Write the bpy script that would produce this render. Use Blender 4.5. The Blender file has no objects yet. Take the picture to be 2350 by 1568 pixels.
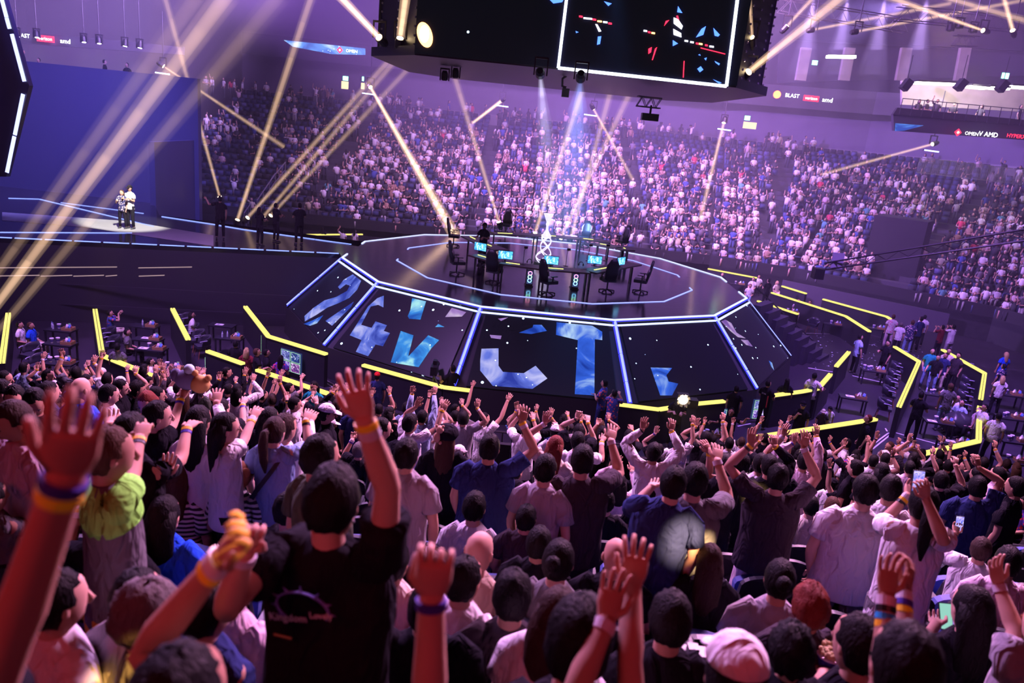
import bpy, math, random
import numpy as np
from mathutils import Vector, Matrix
random.seed(7)
S = bpy.context.scene; C = bpy.context.collection
PI = math.pi
# ------------------------------------------------------------------ camera
FPX = 1745.96; ROLL = math.radians(5.793)
PITCH = math.atan((784 - 281.6) * math.cos(ROLL) / FPX); CH = 9.1
cd = bpy.data.cameras.new('camera'); cam = bpy.data.objects.new('camera', cd); C.objects.link(cam)
cd.sensor_width = 36; cd.lens = 36 * FPX / 2350; cd.clip_end = 400; cd.clip_start = .05
cam.location = (0, 0, CH)
cam.rotation_euler = (Matrix.Rotation(PI / 2 - PITCH, 3, 'X') @ Matrix.Rotation(ROLL, 3, 'Z')).to_euler()
cd.dof.use_dof = True; cd.dof.focus_distance = 13; cd.dof.aperture_fstop = 2.0
S.camera = cam
S.view_settings.view_transform = 'Standard'; S.view_settings.look = 'None'
S.view_settings.exposure = 0.0; S.view_settings.gamma = 1; S.view_settings.use_curve_mapping = False
S.cycles.use_denoising = True; S.cycles.use_adaptive_sampling = True; S.cycles.adaptive_threshold = .035; S.cycles.adaptive_min_samples = 16; S.cycles.max_bounces = 4; S.cycles.diffuse_bounces = 1
S.cycles.glossy_bounces = 2; S.cycles.volume_bounces = 0; S.cycles.transparent_max_bounces = 6
S.cycles.transmission_bounces = 2; S.cycles.sample_clamp_indirect = 4
S.cycles.caustics_reflective = False; S.cycles.caustics_refractive = False
w = bpy.data.worlds.new('arena_dark'); S.world = w; w.use_nodes = True
w.node_tree.nodes['Background'].inputs[0].default_value = (.006, .004, .012, 1)

# measured points: where a line of sight of the photograph meets a real plane of the arena
def ray(x, y):
    u = x - 1175; v = y - 784
    a = u * math.cos(ROLL) + v * math.sin(ROLL); b = -u * math.sin(ROLL) + v * math.cos(ROLL)
    return Vector((a, FPX * math.cos(PITCH) - b * math.sin(PITCH), -FPX * math.sin(PITCH) - b * math.cos(PITCH)))
EYE = Vector((0, 0, CH))
def at(x, y, z):
    d = ray(x, y); return EYE + d * ((z - CH) / d.z)
def atY(x, y, Y):
    d = ray(x, y); return EYE + d * (Y / d.y)
def dep(x, y, zc):
    d = ray(x, y); return EYE + d * (zc / (d.y * math.cos(PITCH) - d.z * math.sin(PITCH)))
def onplane(x, y, p0, n):
    d = ray(x, y); return EYE + d * ((p0 - EYE).dot(n) / d.dot(n))
def proj(P):
    X, Y, Z = P[0], P[1], P[2] - CH
    zc = Y * math.cos(PITCH) - Z * math.sin(PITCH); dn = -Y * math.sin(PITCH) - Z * math.cos(PITCH)
    if zc < .1: return (-9999, -9999)
    a = FPX * X / zc; b = FPX * dn / zc
    return 1175 + a * math.cos(ROLL) - b * math.sin(ROLL), 784 + a * math.sin(ROLL) + b * math.cos(ROLL)
def inview(P, m=60):
    x, y = proj(P); return -m < x < 2350 + m and -m < y < 1568 + m

# ------------------------------------------------------------------ lights
def lamp_spot(name, loc, tgt, energy, deg, col, blend=.4, rad=.08, name2=None):
    l = bpy.data.lights.new(name, 'SPOT'); l.energy = energy; l.spot_size = math.radians(deg); l.spot_blend = blend
    l.color = col; l.shadow_soft_size = rad
    o = bpy.data.objects.new(name, l); C.objects.link(o); o.location = loc
    o.rotation_euler = (Vector(tgt) - Vector(loc)).to_track_quat('-Z', 'Y').to_euler(); return o
def lamp_area(name, loc, tgt, energy, size, col, sy=None, spread=180):
    l = bpy.data.lights.new(name, 'AREA'); l.energy = energy; l.size = size; l.color = col; l.spread = math.radians(spread)
    if sy: l.shape = 'RECTANGLE'; l.size_y = sy
    o = bpy.data.objects.new(name, l); C.objects.link(o); o.location = loc
    o.rotation_euler = (Vector(tgt) - Vector(loc)).to_track_quat('-Z', 'Y').to_euler(); return o
PUR = (.42, .22, 1); PINK = (1, .36, .62); AMB = (1, .62, .32)
# house rig washing the near stand: pink from above and to the right
lamp_area('stand_wash_pink', (7, 16.5, 17), (0, 6, 6), 3800, 4, (1, .43, .86), spread=120)
lamp_area('stand_wash_violet', (-8, 16.5, 18), (-1, 7, 6), 2500, 4, (.86, .40, 1), spread=120)
lamp_area('front_row_red_fill', (-3.4, -1.2, 10.6), (-.4, 1.6, 8.2), 24, 1.2, (1, .05, .06), spread=130)  # two unseen lamps added behind the camera to redden the nearest arms
lamp_area('front_row_red_fill', (2.6, -1.5, 10.6), (.6, 2.2, 8), 14, 1.2, (1, .05, .09), spread=130)
lamp_spot('confetti_blue', (2, 25.4, 14), (3.4, 22.2, 0), 5200, 30, (.1, .3, 1), 1, .2)  # unseen spot added to brighten the confetti with blue
lamp_spot('backdrop_blue_wash', (-16, 30, 21), (-27, 42, 3), 70000, 62, (.26, .20, 1), 1, .4)  # unseen spot added to turn the backdrop and its haze blue
# wash on the floor, stage and far stand
lamp_area('floor_wash', (13, 24, 20), (15, 29, 0), 2700, 4, (.46, .20, 1), spread=80)
lamp_area('floor_wash', (-13, 20, 19), (-10, 22, 0), 1800, 4, (.60, .26, 1), spread=80)
lamp_area('far_wash', (-5, 40, 20), (-3, 58, 4), 3500, 5, (.78, .40, 1), spread=90)
lamp_area('far_wash', (10, 40, 20), (12, 56, 4), 3500, 5, (.84, .41, .97), spread=90)
lamp_area('far_wash', (17, 36, 20), (31, 44, 4), 700, 5, (.75, .36, 1), spread=90)
lamp_spot('stage_blue', (2.4, 30, 10.6), (2.2, 35, 3.2), 16000, 40, (.35, .42, 1), 1, .3)
lamp_spot('stage_white', (1.0, 31, 10.6), (1.2, 34.2, 3.2), 9000, 30, (.85, .88, 1), 1, .3)
lamp_spot('host_key', (-10, 22, 18), (-17, 32.5, 4.2), 60000, 12, (1, .96, .86), .5, .1)

# ------------------------------------------------------------------ materials
MATS = {}
def mat(key, col=(.5, .5, .5), rough=.6, metal=0, em=None, es=0, noise=None, bump=0, bscale=60, spec=.5, sheen=0):
    if key in MATS: return MATS[key]
    m = bpy.data.materials.new(key); m.use_nodes = True; nt = m.node_tree; b = nt.nodes['Principled BSDF']
    b.inputs['Base Color'].default_value = (*col, 1); b.inputs['Roughness'].default_value = rough
    b.inputs['Metallic'].default_value = metal; b.inputs['Specular IOR Level'].default_value = spec
    if em: b.inputs['Emission Color'].default_value = (*em, 1); b.inputs['Emission Strength'].default_value = es
    if noise or bump:
        tc = nt.nodes.new('ShaderNodeTexCoord'); n = nt.nodes.new('ShaderNodeTexNoise'); n.inputs['Scale'].default_value = bscale
        n.inputs['Detail'].default_value = 4; nt.links.new(tc.outputs['Object'], n.inputs['Vector'])
        if noise:
            mx = nt.nodes.new('ShaderNodeMix'); mx.data_type = 'RGBA'; nt.links.new(n.outputs['Fac'], mx.inputs['Factor'])
            mx.inputs['A'].default_value = (*[c * (1 - noise) for c in col], 1); mx.inputs['B'].default_value = (*[min(1, c * (1 + noise)) for c in col], 1)
            nt.links.new(mx.outputs['Result'], b.inputs['Base Color'])
        if bump:
            bp = nt.nodes.new('ShaderNodeBump'); bp.inputs['Strength'].default_value = bump; bp.inputs['Distance'].default_value = .02
            nt.links.new(n.outputs['Fac'], bp.inputs['Height']); nt.links.new(bp.outputs['Normal'], b.inputs['Normal'])
    MATS[key] = m; return m
def emis(key, col, st):
    if key in MATS: return MATS[key]
    m = bpy.data.materials.new(key); m.use_nodes = True; nt = m.node_tree; nt.nodes.clear()
    o = nt.nodes.new('ShaderNodeOutputMaterial'); e = nt.nodes.new('ShaderNodeEmission')
    e.inputs[0].default_value = (*col, 1); e.inputs[1].default_value = st; nt.links.new(e.outputs[0], o.inputs[0]); MATS[key] = m; return m

# ------------------------------------------------------------------ mesh builder
class G:
    def __init__(s): s.v = []; s.f = []
    def add(s, vs, fs):
        n = len(s.v); s.v += [tuple(v) for v in vs]; s.f += [tuple(i + n for i in f) for f in fs]; return s
    def box(s, c, d, rz=0, R=None):
        x, y, z = d[0] / 2, d[1] / 2, d[2] / 2; M = R or Matrix.Rotation(rz, 3, 'Z'); c = Vector(c)
        vs = [c + M @ Vector((a * x, b * y, e * z)) for a in (-1, 1) for b in (-1, 1) for e in (-1, 1)]
        return s.add(vs, [(0, 1, 3, 2), (4, 6, 7, 5), (0, 4, 5, 1), (2, 3, 7, 6), (0, 2, 6, 4), (1, 5, 7, 3)])
    def bar(s, a, b, wd, ht, up=(0, 0, 1)):
        a = Vector(a); b = Vector(b); t = (b - a).normalized(); r = t.cross(Vector(up)); r = r.normalized() if r.length > 1e-4 else Vector((1, 0, 0)); u = r.cross(t)
        vs = [p + r * i * wd / 2 + u * j * ht / 2 for p in (a, b) for i, j in ((-1, -1), (1, -1), (1, 1), (-1, 1))]
        return s.add(vs, [(0, 1, 2, 3), (7, 6, 5, 4), (0, 4, 5, 1), (1, 5, 6, 2), (2, 6, 7, 3), (3, 7, 4, 0)])
    def tube(s, path, rad, n=8, hint=(1, 0, 0), cap=True, jit=0):
        # rad: list of r or (ra, rb); ra along hint side axis, rb across
        P = [Vector(p) for p in path]; vs = []; fs = []; m = len(P)
        for i, p in enumerate(P):
            t = (P[min(i + 1, m - 1)] - P[max(i - 1, 0)]); t = t.normalized() if t.length > 1e-6 else Vector((0, 0, 1))
            h = Vector(hint); a = h - t * h.dot(t)
            if a.length < 1e-3: a = Vector((0, 1, 0)) - t * t.y
            a.normalize(); b = t.cross(a); r = rad[i]; ra, rb = r if isinstance(r, tuple) else (r, r)
            for k in range(n):
                q = 2 * PI * k / n; j = 1 + random.uniform(-jit, jit)
                vs.append(p + a * math.cos(q) * ra * j + b * math.sin(q) * rb * j)
        for i in range(m - 1):
            for k in range(n):
                k2 = (k + 1) % n; fs.append((i * n + k, i * n + k2, (i + 1) * n + k2, (i + 1) * n + k))
        if cap: fs.append(tuple(range(n - 1, -1, -1))); fs.append(tuple((m - 1) * n + k for k in range(n)))
        return s.add(vs, fs)
    def ball(s, c, r, n=10, m=7, R=None, fn=None):
        c = Vector(c); vs = []; fs = []; r = r if isinstance(r, tuple) else (r, r, r)
        for i in range(m + 1):
            th = PI * i / m
            for k in range(n):
                ph = 2 * PI * k / n; d = Vector((math.sin(th) * math.cos(ph), math.sin(th) * math.sin(ph), math.cos(th)))
                q = fn(d) if fn else 1; p = Vector((d.x * r[0], d.y * r[1], d.z * r[2])) * q
                vs.append(c + (R @ p if R else p))
        for i in range(m):
            for k in range(n):
                k2 = (k + 1) % n; fs.append((i * n + k, (i + 1) * n + k, (i + 1) * n + k2, i * n + k2))
        return s.add(vs, fs)
    def prism(s, pts, z0, z1):
        n = len(pts); vs = [(p[0], p[1], z0) for p in pts] + [(p[0], p[1], z1) for p in pts]
        return s.add(vs, [tuple(range(n - 1, -1, -1)), tuple(range(n, 2 * n))] + [(i, (i + 1) % n, n + (i + 1) % n, n + i) for i in range(n)])
    def slab(s, pts, nrm, th):   # polygon in 3-D given thickness along its normal
        n = len(pts); N = Vector(nrm).normalized() * th; pts = [Vector(p) for p in pts]
        return s.add([p for p in pts] + [p + N for p in pts], [tuple(range(n - 1, -1, -1)), tuple(range(n, 2 * n))] + [(i, (i + 1) % n, n + (i + 1) % n, n + i) for i in range(n)])
    def build(s, name, m, parent=None, smooth=False, loc=None, rz=0):
        me = bpy.data.meshes.new(name); me.from_pydata(s.v, [], s.f)
        for x in (m if isinstance(m, (list, tuple)) else [m]): me.materials.append(x)
        if smooth: me.shade_smooth()
        o = bpy.data.objects.new(name, me); C.objects.link(o)
        if parent is not None: o.parent = parent
        if loc is not None: o.location = loc; o.rotation_euler[2] = rz
        return o
def tag(o, label=None, cat=None, group=None, kind=None):
    if label: o['label'] = label
    if cat: o['category'] = cat
    if group: o['group'] = group
    if kind: o['kind'] = kind
    return o
def empty(name, loc, rz=0):
    o = bpy.data.objects.new(name, None); C.objects.link(o); o.location = loc; o.rotation_euler[2] = rz; o.empty_display_size = .2; return o
def thing(name, label, cat, loc=(0, 0, 0), rz=0, group=None): return tag(empty(name, loc, rz), label, cat, group)
def dup(root, loc=None, rz=None, label=None, group=None):
    r = root.copy(); C.objects.link(r)
    if loc is not None: r.location = loc
    if rz is not None: r.rotation_euler[2] = rz
    if label: r['label'] = label
    if group: r['group'] = group
    for ch in root.children:
        c = ch.copy(); C.objects.link(c); c.parent = r
        for g in ch.children: d = g.copy(); C.objects.link(d); d.parent = c
    return r
def text(name, s, size, m, M, parent=None, ext=.002):
    cu = bpy.data.curves.new(name, 'FONT'); cu.body = s; cu.size = size; cu.align_x = 'CENTER'; cu.align_y = 'CENTER'; cu.extrude = ext; cu.resolution_u = 2
    tmp = bpy.data.objects.new('tmp', cu); me = bpy.data.meshes.new_from_object(tmp); me.materials.clear(); me.materials.append(m)
    bpy.data.objects.remove(tmp); o = bpy.data.objects.new(name, me); C.objects.link(o)
    if parent is not None: o.parent = parent
    o.matrix_local = M; return o
def frame3(o, x, y):  # matrix with origin o, text right x, text up y
    x = Vector(x).normalized(); y = Vector(y); y = (y - x * x.dot(y)).normalized(); z = x.cross(y)
    return Matrix(((x.x, y.x, z.x, o[0]), (x.y, y.y, z.y, o[1]), (x.z, y.z, z.z, o[2]), (0, 0, 0, 1)))
# ================================================================== structure
M_floor = mat('event_floor', (.055, .045, .07), .38, noise=.35, bscale=1.5)
M_dark = mat('black_drape', (.012, .011, .018), .7)
M_conc = mat('concrete_step', (.018, .017, .02), .75, noise=.3, bscale=4)
M_stage = mat('stage_gloss', (.018, .016, .022), .13, noise=.5, bscale=2, bump=.12)
M_blk = mat('black_metal', (.014, .013, .017), .4)
M_wline = emis('stage_edge_led', (.26, .30, 1), 2.2)
M_wcore = emis('stage_edge_core', (.50, .54, 1), 1.9)
M_halo = emis('stage_edge_halo', (.07, .07, 1), 1.0)  # bloom around the tubes put in as wider glowing blue strips
M_yel = emis('yellow_led', (1, .84, .20), 1.35)
M_tape = mat('white_tape', (.75, .72, .8), .5)
M_haze = bpy.data.materials.new('haze'); M_haze.use_nodes = True
_n = M_haze.node_tree; _n.nodes.clear(); _o = _n.nodes.new('ShaderNodeOutputMaterial'); _v = _n.nodes.new('ShaderNodeVolumeScatter')
_v.inputs['Density'].default_value = .0075; _v.inputs['Anisotropy'].default_value = .2; _v.inputs['Color'].default_value = (.93, .88, 1, 1)
_n.links.new(_v.outputs[0], _o.inputs['Volume'])
M_haze2 = M_haze.copy(); M_haze2.name = 'haze_thin'; [n_ for n_ in M_haze2.node_tree.nodes if n_.type == 'VOLUME_SCATTER'][0].inputs['Density'].default_value = .0016
hz = G().box((0, 56.7, 12), (99, 41.8, 24)).build('haze', M_haze); tag(hz, 'thick purple haze hanging over the far stand', 'haze', kind='stuff')
hz = G().box((0, 26.8, 12), (99, 17.8, 24)).build('haze', M_haze2); tag(hz, 'thin haze between the near stand and the stage', 'haze', kind='stuff')

fl = G().box((0, 40, -.1), (99, 90, .2)).build('floor', M_floor); tag(fl, kind='structure')
g = G().box((0, 40, 24.2), (110, 90, .3)).build('ceiling', M_dark); tag(g, kind='structure')
g = G().box((0, 78, 12), (110, .4, 24)).build('wall_far', mat('far_wall', (.05, .045, .065), .8)); tag(g, kind='structure')
g = G().box((50, 40, 12), (.4, 78, 24)).build('wall_right', mat('far_wall')); tag(g, kind='structure')
g = G().box((-50, 40, 12), (.4, 78, 24)).build('wall_left', mat('far_wall')); tag(g, kind='structure')

# near stand: treads
def tread_z(Y): return 7.08 - .37 * Y
ROW0 = 16.3 - .425; RP = .85
ROWS = [ROW0 - RP * j for j in range(21)]
def rowof(Y): return min(range(len(ROWS)), key=lambda j: abs(ROWS[j] - Y))
st = empty('near_stand', (0, 0, 0)); tag(st, kind='structure')
for j, Y in enumerate(ROWS):
    G().box((0, Y, tread_z(Y) - .5), (42, RP, 1.0)).build('tread', M_conc, st)
    G().box((0, Y + RP / 2 - .02, tread_z(Y) + .004), (42, .03, .012)).build('nosing', mat('nosing', (.1, .1, .12), .5), st)
g = G().box((0, 16.45, .95), (42, .14, 1.9)).build('wall_near_stand', M_dark); tag(g, kind='structure')
rl = thing('guard_rail', 'long black guard rail along the front of the near stand', 'railing', (0, 16.6, 0))
G().tube([(-20, 0, 2.12), (20, 0, 2.12)], [.025, .025], 6).build('top_rail', mat('rail_metal', (.12, .11, .14), .35, .8), rl)
for i in range(21): G().bar((-20 + 2 * i, 0, .02), (-20 + 2 * i, 0, 2.12), .03, .03, (0, 1, 0)).build('post', mat('rail_metal'), rl)

# far bowl: rows follow this front line
FR = [Vector(p) for p in ((-26, 50.3), (12.5, 50.3), (17.5, 48.3), (26.3, 41.5), (28.6, 34.5), (29.2, 17))]
def offset(pts, d):
    out = []
    for i, p in enumerate(pts):
        ns = []
        if i > 0: t = (pts[i] - pts[i - 1]).normalized(); ns.append(Vector((-t.y, t.x)))
        if i < len(pts) - 1: t = (pts[i + 1] - pts[i]).normalized(); ns.append(Vector((-t.y, t.x)))
        n = sum(ns, Vector((0, 0))).normalized(); out.append(p + n * d / max(.5, n.dot(ns[0])))
    return out
NR = 23
bowl = empty('far_bowl', (0, 0, 0)); tag(bowl, kind='structure')
def far_z(k): return 1.35 + .335 * k
for k in range(NR):
    a = offset(FR, k * .85); b = offset(FR, (k + 1) * .85); z = far_z(k); g = G()
    for i in range(len(a) - 1):
        g.add([(a[i].x, a[i].y, z), (a[i + 1].x, a[i + 1].y, z), (b[i + 1].x, b[i + 1].y, z), (b[i].x, b[i].y, z),
               (a[i].x, a[i].y, z - .4), (a[i + 1].x, a[i + 1].y, z - .4)], [(0, 1, 2, 3), (4, 5, 1, 0)])
    g.build('tread', mat('far_tread', (.05, .048, .07), .8), bowl)
g = G(); a = FR; b = offset(FR, .15)
for i in range(len(a) - 1):
    g.slab([(a[i].x, a[i].y, 0), (a[i + 1].x, a[i + 1].y, 0), (a[i + 1].x, a[i + 1].y, 2.0), (a[i].x, a[i].y, 2.0)], (b[i] - a[i]).to_3d(), .12)
tag(g.build('wall_far_bowl', M_dark), kind='structure')
# wall behind the last row and the fascia above
a = offset(FR, NR * .85 + .3); g = G(); g2 = G()
for i in range(len(a) - 1):
    N = (offset(FR, NR * .85 + 1)[i] - a[i]).to_3d()
    g.slab([(a[i].x, a[i].y, 8.6), (a[i + 1].x, a[i + 1].y, 8.6), (a[i + 1].x, a[i + 1].y, 12.6), (a[i].x, a[i].y, 12.6)], N, .2)
    g2.slab([(a[i].x * .97, a[i].y * .97, 12.5), (a[i + 1].x * .97, a[i + 1].y * .97, 12.5), (a[i + 1].x * .97, a[i + 1].y * .97, 14.2), (a[i].x * .97, a[i].y * .97, 14.2)], N, .2)
tag(g.build('wall_concourse', mat('concourse_wall', (.13, .11, .19), .8, noise=.15, bscale=1)), kind='structure')
tag(g2.build('balcony_fascia', mat('fascia_dark', (.03, .028, .045), .6)), kind='structure')
g = G(); a2 = offset(FR, NR * .85); z = far_z(NR - 1)
for i in range(len(a2) - 1):
    g.add([(a2[i].x, a2[i].y, z + .9), (a2[i + 1].x, a2[i + 1].y, z + .9), (a[i + 1].x, a[i + 1].y, z + .9), (a[i].x, a[i].y, z + .9), (a2[i].x, a2[i].y, z), (a2[i + 1].x, a2[i + 1].y, z)], [(0, 1, 2, 3), (4, 5, 1, 0)])
tag(g.build('concourse_ledge', mat('ledge', (.22, .2, .27), .7)), kind='structure')

# ------------------------------------------------------------------ dodecagon stage
SC = Vector((1.05, 32.6)); ROT = 195.19
def dod(R, k, z, c=SC):
    q = math.radians(ROT + 30 * k); return Vector((c.x + R * math.cos(q), c.y + R * math.sin(q), z))
SZ = 3.2; RT = 8.53; RB = 10.65; ZB = 1.08
stage = thing('centre_stage', 'dark glossy twelve-sided centre stage with glowing blue-white edges', 'stage')
G().prism([dod(RT, k, 0).xy for k in range(12)], SZ - .25, SZ).build('stage_deck', M_stage, stage)
def nebula(key, c1, c2, c3, st, sc=.8, seed=0):
    if key in MATS: return MATS[key]
    m = bpy.data.materials.new(key); m.use_nodes = True; nt = m.node_tree; nt.nodes.clear(); N = nt.nodes.new; L = nt.links.new
    o = N('ShaderNodeOutputMaterial'); e = N('ShaderNodeEmission'); tc = N('ShaderNodeTexCoord'); mp = N('ShaderNodeMapping'); mp.inputs['Location'].default_value = (seed, seed * 2, 0)
    n = N('ShaderNodeTexNoise'); n.inputs['Scale'].default_value = sc; n.inputs['Detail'].default_value = 6; n.inputs['Distortion'].default_value = 1.6
    r = N('ShaderNodeValToRGB'); el = r.color_ramp.elements; el[0].position = .36; el[0].color = (*c1, 1); el[1].position = .68; el[1].color = (*c3, 1)
    x = r.color_ramp.elements.new(.53); x.color = (*c2, 1)
    L(tc.outputs['Object'], mp.inputs[0]); L(mp.outputs[0], n.inputs['Vector']); L(n.outputs['Fac'], r.inputs[0])
    v = N('ShaderNodeTexVoronoi'); v.inputs['Scale'].default_value = 3.2; L(tc.outputs['Object'], v.inputs['Vector'])
    lt = N('ShaderNodeMath'); lt.operation = 'LESS_THAN'; lt.inputs[1].default_value = .075; L(v.outputs['Distance'], lt.inputs[0])
    mx = N('ShaderNodeMix'); mx.data_type = 'RGBA'; mx.inputs['B'].default_value = (2, 2.4, 3, 1); L(lt.outputs[0], mx.inputs['Factor']); L(r.outputs[0], mx.inputs['A'])
    L(mx.outputs['Result'], e.inputs[0]); e.inputs[1].default_value = st; L(e.outputs[0], o.inputs[0]); MATS[key] = m; return m
def starfield(key, base, st, sc=1.6, thr=.045, refl=True):
    m = bpy.data.materials.new(key); m.use_nodes = True; nt = m.node_tree; N = nt.nodes.new; L = nt.links.new; b = nt.nodes['Principled BSDF']
    b.inputs['Base Color'].default_value = (*base, 1); b.inputs['Roughness'].default_value = .3; b.inputs['Specular IOR Level'].default_value = .15
    tc = N('ShaderNodeTexCoord'); v = N('ShaderNodeTexVoronoi'); v.inputs['Scale'].default_value = sc; L(tc.outputs['Object'], v.inputs['Vector'])
    sp = N('ShaderNodeSeparateColor'); L(v.outputs['Color'], sp.inputs[0])
    th = N('ShaderNodeMath'); th.operation = 'MULTIPLY'; th.inputs[1].default_value = thr * 2; L(sp.outputs[0], th.inputs[0])
    lt = N('ShaderNodeMath'); lt.operation = 'LESS_THAN'; L(v.outputs['Distance'], lt.inputs[0]); L(th.outputs[0], lt.inputs[1])
    ml = N('ShaderNodeMath'); ml.operation = 'MULTIPLY'; ml.inputs[1].default_value = st; L(lt.outputs[0], ml.inputs[0])
    ad = N('ShaderNodeMath'); ad.operation = 'ADD'; ad.inputs[1].default_value = .004; L(ml.outputs[0], ad.inputs[0])
    b.inputs['Emission Color'].default_value = (.5, .72, 1, 1); L(ad.outputs[0], b.inputs['Emission Strength']); MATS[key] = m; return m
M_led = starfield('led_panel_stars', (.010, .008, .016), 6, 2.6, .06)
M_neb = nebula('nebula_blue', (.01, .04, .35), (.04, .14, .8), (.5, .72, 1), .95)
M_neb2 = nebula('nebula_cyan', (.02, .1, .5), (.05, .3, .85), (.45, .9, .95), .95, seed=3)
M_pinkneb = nebula('nebula_pink', (.25, .12, .5), (.5, .3, .75), (.85, .7, .95), .8, seed=5)
M_vio = nebula('nebula_violet', (.03, .05, .4), (.14, .2, .8), (.6, .6, 1), .95, seed=8)
SHAPES = {
 0: [([(776,659),(790,642),(810,630),(829,645),(820,665),(802,684),(780,695),(752,706),(728,722),(700,738),(699,726),(720,707),(745,690),(772,682),(797,668),(803,656),(794,653),(780,664)], M_vio),
     ([(747,737),(812,693),(806,705),(762,748)], M_vio), ([(697,744),(722,734),(742,724),(728,742),(712,748)], M_neb)],
 1: [([(881,679),(866,685),(845,704),(803,770),(830,781),(817,808),(845,818),(862,791),(879,795),(895,765),(881,760),(888,747),(862,738),(853,753),(829,746),(851,704),(868,700),(880,706)], M_vio),
     ([(946,685),(978,692),(965,734),(939,732),(936,726),(942,712)], M_neb2), ([(1037,707),(1070,717),(1060,727),(1022,728)], M_pinkneb),
     ([(1006,744),(1020,751),(999,751)], M_neb2), ([(920,760),(949,770),(937,819),(983,770),(1008,781),(990,800),(961,843),(897,832)], M_neb2)],
 2: [([(1105,801),(1144,800),(1144,840),(1154,854),(1202,857),(1229,840),(1256,869),(1222,893),(1131,886),(1102,851),(1102,827)], M_vio),
     ([(1191,764),(1222,752),(1224,746),(1243,746),(1255,760),(1219,767)], M_neb), ([(1124,769),(1151,771),(1149,779),(1127,776)], M_pinkneb), ([(1143,732),(1166,729),(1150,737)], M_pinkneb),
     ([(1277,740),(1359,748),(1382,762),(1382,781),(1365,779),(1364,908),(1319,905),(1326,781),(1276,769)], M_neb)],
 3: [([(1493,844),(1542,845),(1529,862),(1534,876),(1556,881),(1542,908),(1515,908)], M_neb)],
 4: [([(1655,738),(1664,734),(1678,742),(1690,764),(1711,777),(1693,774),(1676,760)], M_pinkneb), ([(1700,780),(1716,781),(1727,796),(1712,792)], M_pinkneb), ([(1764,828),(1771,833),(1776,850),(1770,842)], M_neb)]}
PNAME = {0: 'violet swirl', 1: 'letter fragments E and W', 2: 'letters C and T', 3: 'broken letter fragment', 4: 'pink ribbons'}
for k in range(12):
    A, B = dod(RT, k, SZ - .04), dod(RT, k + 1, SZ - .04); A2, B2 = dod(RB, k, ZB), dod(RB, k + 1, ZB)
    n = (B - A).cross(A2 - A).normalized()
    if n.z < 0: n = -n
    pn = G().slab([A - n * .12, B - n * .12, B2 - n * .12, A2 - n * .12], n, .06).build('panel_backing', M_dark, stage)
    ins = lambda P, Q, t: P.lerp(Q, t)
    q = [ins(A, B, .05).lerp(ins(A2, B2, .05), .04), ins(A, B, .95).lerp(ins(A2, B2, .95), .04), ins(A, B, .93).lerp(ins(A2, B2, .93), .98), ins(A, B, .07).lerp(ins(A2, B2, .07), .98)]
    lp = G().slab([p - n * .05 for p in q], n, .05).build('led_panel', M_led, stage)
    if k in SHAPES:
        tag(lp, 'starry LED panel showing ' + PNAME[k])
        for pts, m in SHAPES[k]:
            P3 = [onplane(x, y, q[0], n) + n * .006 for x, y in pts]
            if (P3[1] - P3[0]).cross(P3[2] - P3[1]).dot(n) < 0: pass
            G().slab(P3, n, .004).build('screen_graphic', m, lp)
    # lower skirt and tubes
    A3, B3 = dod(RB + .1, k, 0), dod(RB + .1, k + 1, 0)
    G().add([A2, B2, B3, A3], [(0, 1, 2, 3)]).build('skirt', M_dark, stage)
    if k not in (10, 5, 11):
        G().bar(A + (B - A).normalized() * -.02 + Vector((0, 0, .05)), B + Vector((0, 0, .05)), .065, .05).build('edge_light', M_wcore, stage)
        G().bar(A + Vector((0, 0, .018)), B + Vector((0, 0, .018)), .2, .02).build('halo_strip', M_halo, stage)
        e = (A + B) / 2 - Vector((SC.x, SC.y, SZ)); e.z = 0; e = e.normalized()
        G().bar(A + e * .14 - Vector((0, 0, .1)), B + e * .14 - Vector((0, 0, .1)), .065, .05).build('edge_light', M_wcore, stage)
    elif k == 11:
        G().bar(B + Vector((0, 0, .05)), B.lerp(A, .2) + Vector((0, 0, .05)), .065, .05).build('edge_light', M_wcore, stage)
        G().bar(A + Vector((0, 0, .05)), A.lerp(B, .16) + Vector((0, 0, .05)), .065, .05).build('edge_light', M_wcore, stage)
    elif k == 5:
        G().bar(A + Vector((0, 0, .05)), A.lerp(B, .28) + Vector((0, 0, .05)), .065, .05).build('edge_light', M_wcore, stage)
        G().bar(B + Vector((0, 0, .05)), B.lerp(A, .24) + Vector((0, 0, .05)), .065, .05).build('edge_light', M_wcore, stage)
    else:
        G().bar(A + Vector((0, 0, .05)), B + Vector((0, 0, .05)), .07, .04).build('edge_light', M_wcore, stage)
    # sloping corner tubes, in two lengths
    nn = (A2 - A).normalized(); up = Vector((0, 0, 1))
    if k in (1, 2, 3, 4, 0):
        for t0, t1 in ((.02, .42), (.43, .76), (.77, 1)):
            G().bar(A.lerp(A2, t0) + up * .03, A.lerp(A2, t1) + up * .03, .16, .03).build('halo_strip', M_halo, stage)
            G().bar(A.lerp(A2, t0) + up * .07, A.lerp(A2, t1) + up * .07, .07, .06).build('corner_light', M_wline, stage)
    elif k == 5:
        G().bar(A + up * .07, A2 + up * .07, .03, .03).build('corner_light', M_wline, stage)
# inner ring of light set in the deck
RI = 6.34
for k in range(12):
    A, B = dod(RI, k, SZ + .012), dod(RI, k + 1, SZ + .012)
    segs = [(0, 1)]
    if k == 11: segs = [(0, .12), (.9, 1)]
    if k == 5: segs = [(0, .15), (.85, 1)]
    for a_, b_ in segs: G().bar(A.lerp(B, a_), A.lerp(B, b_), .055, .02).build('inlay_light', M_wline, stage)

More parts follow.
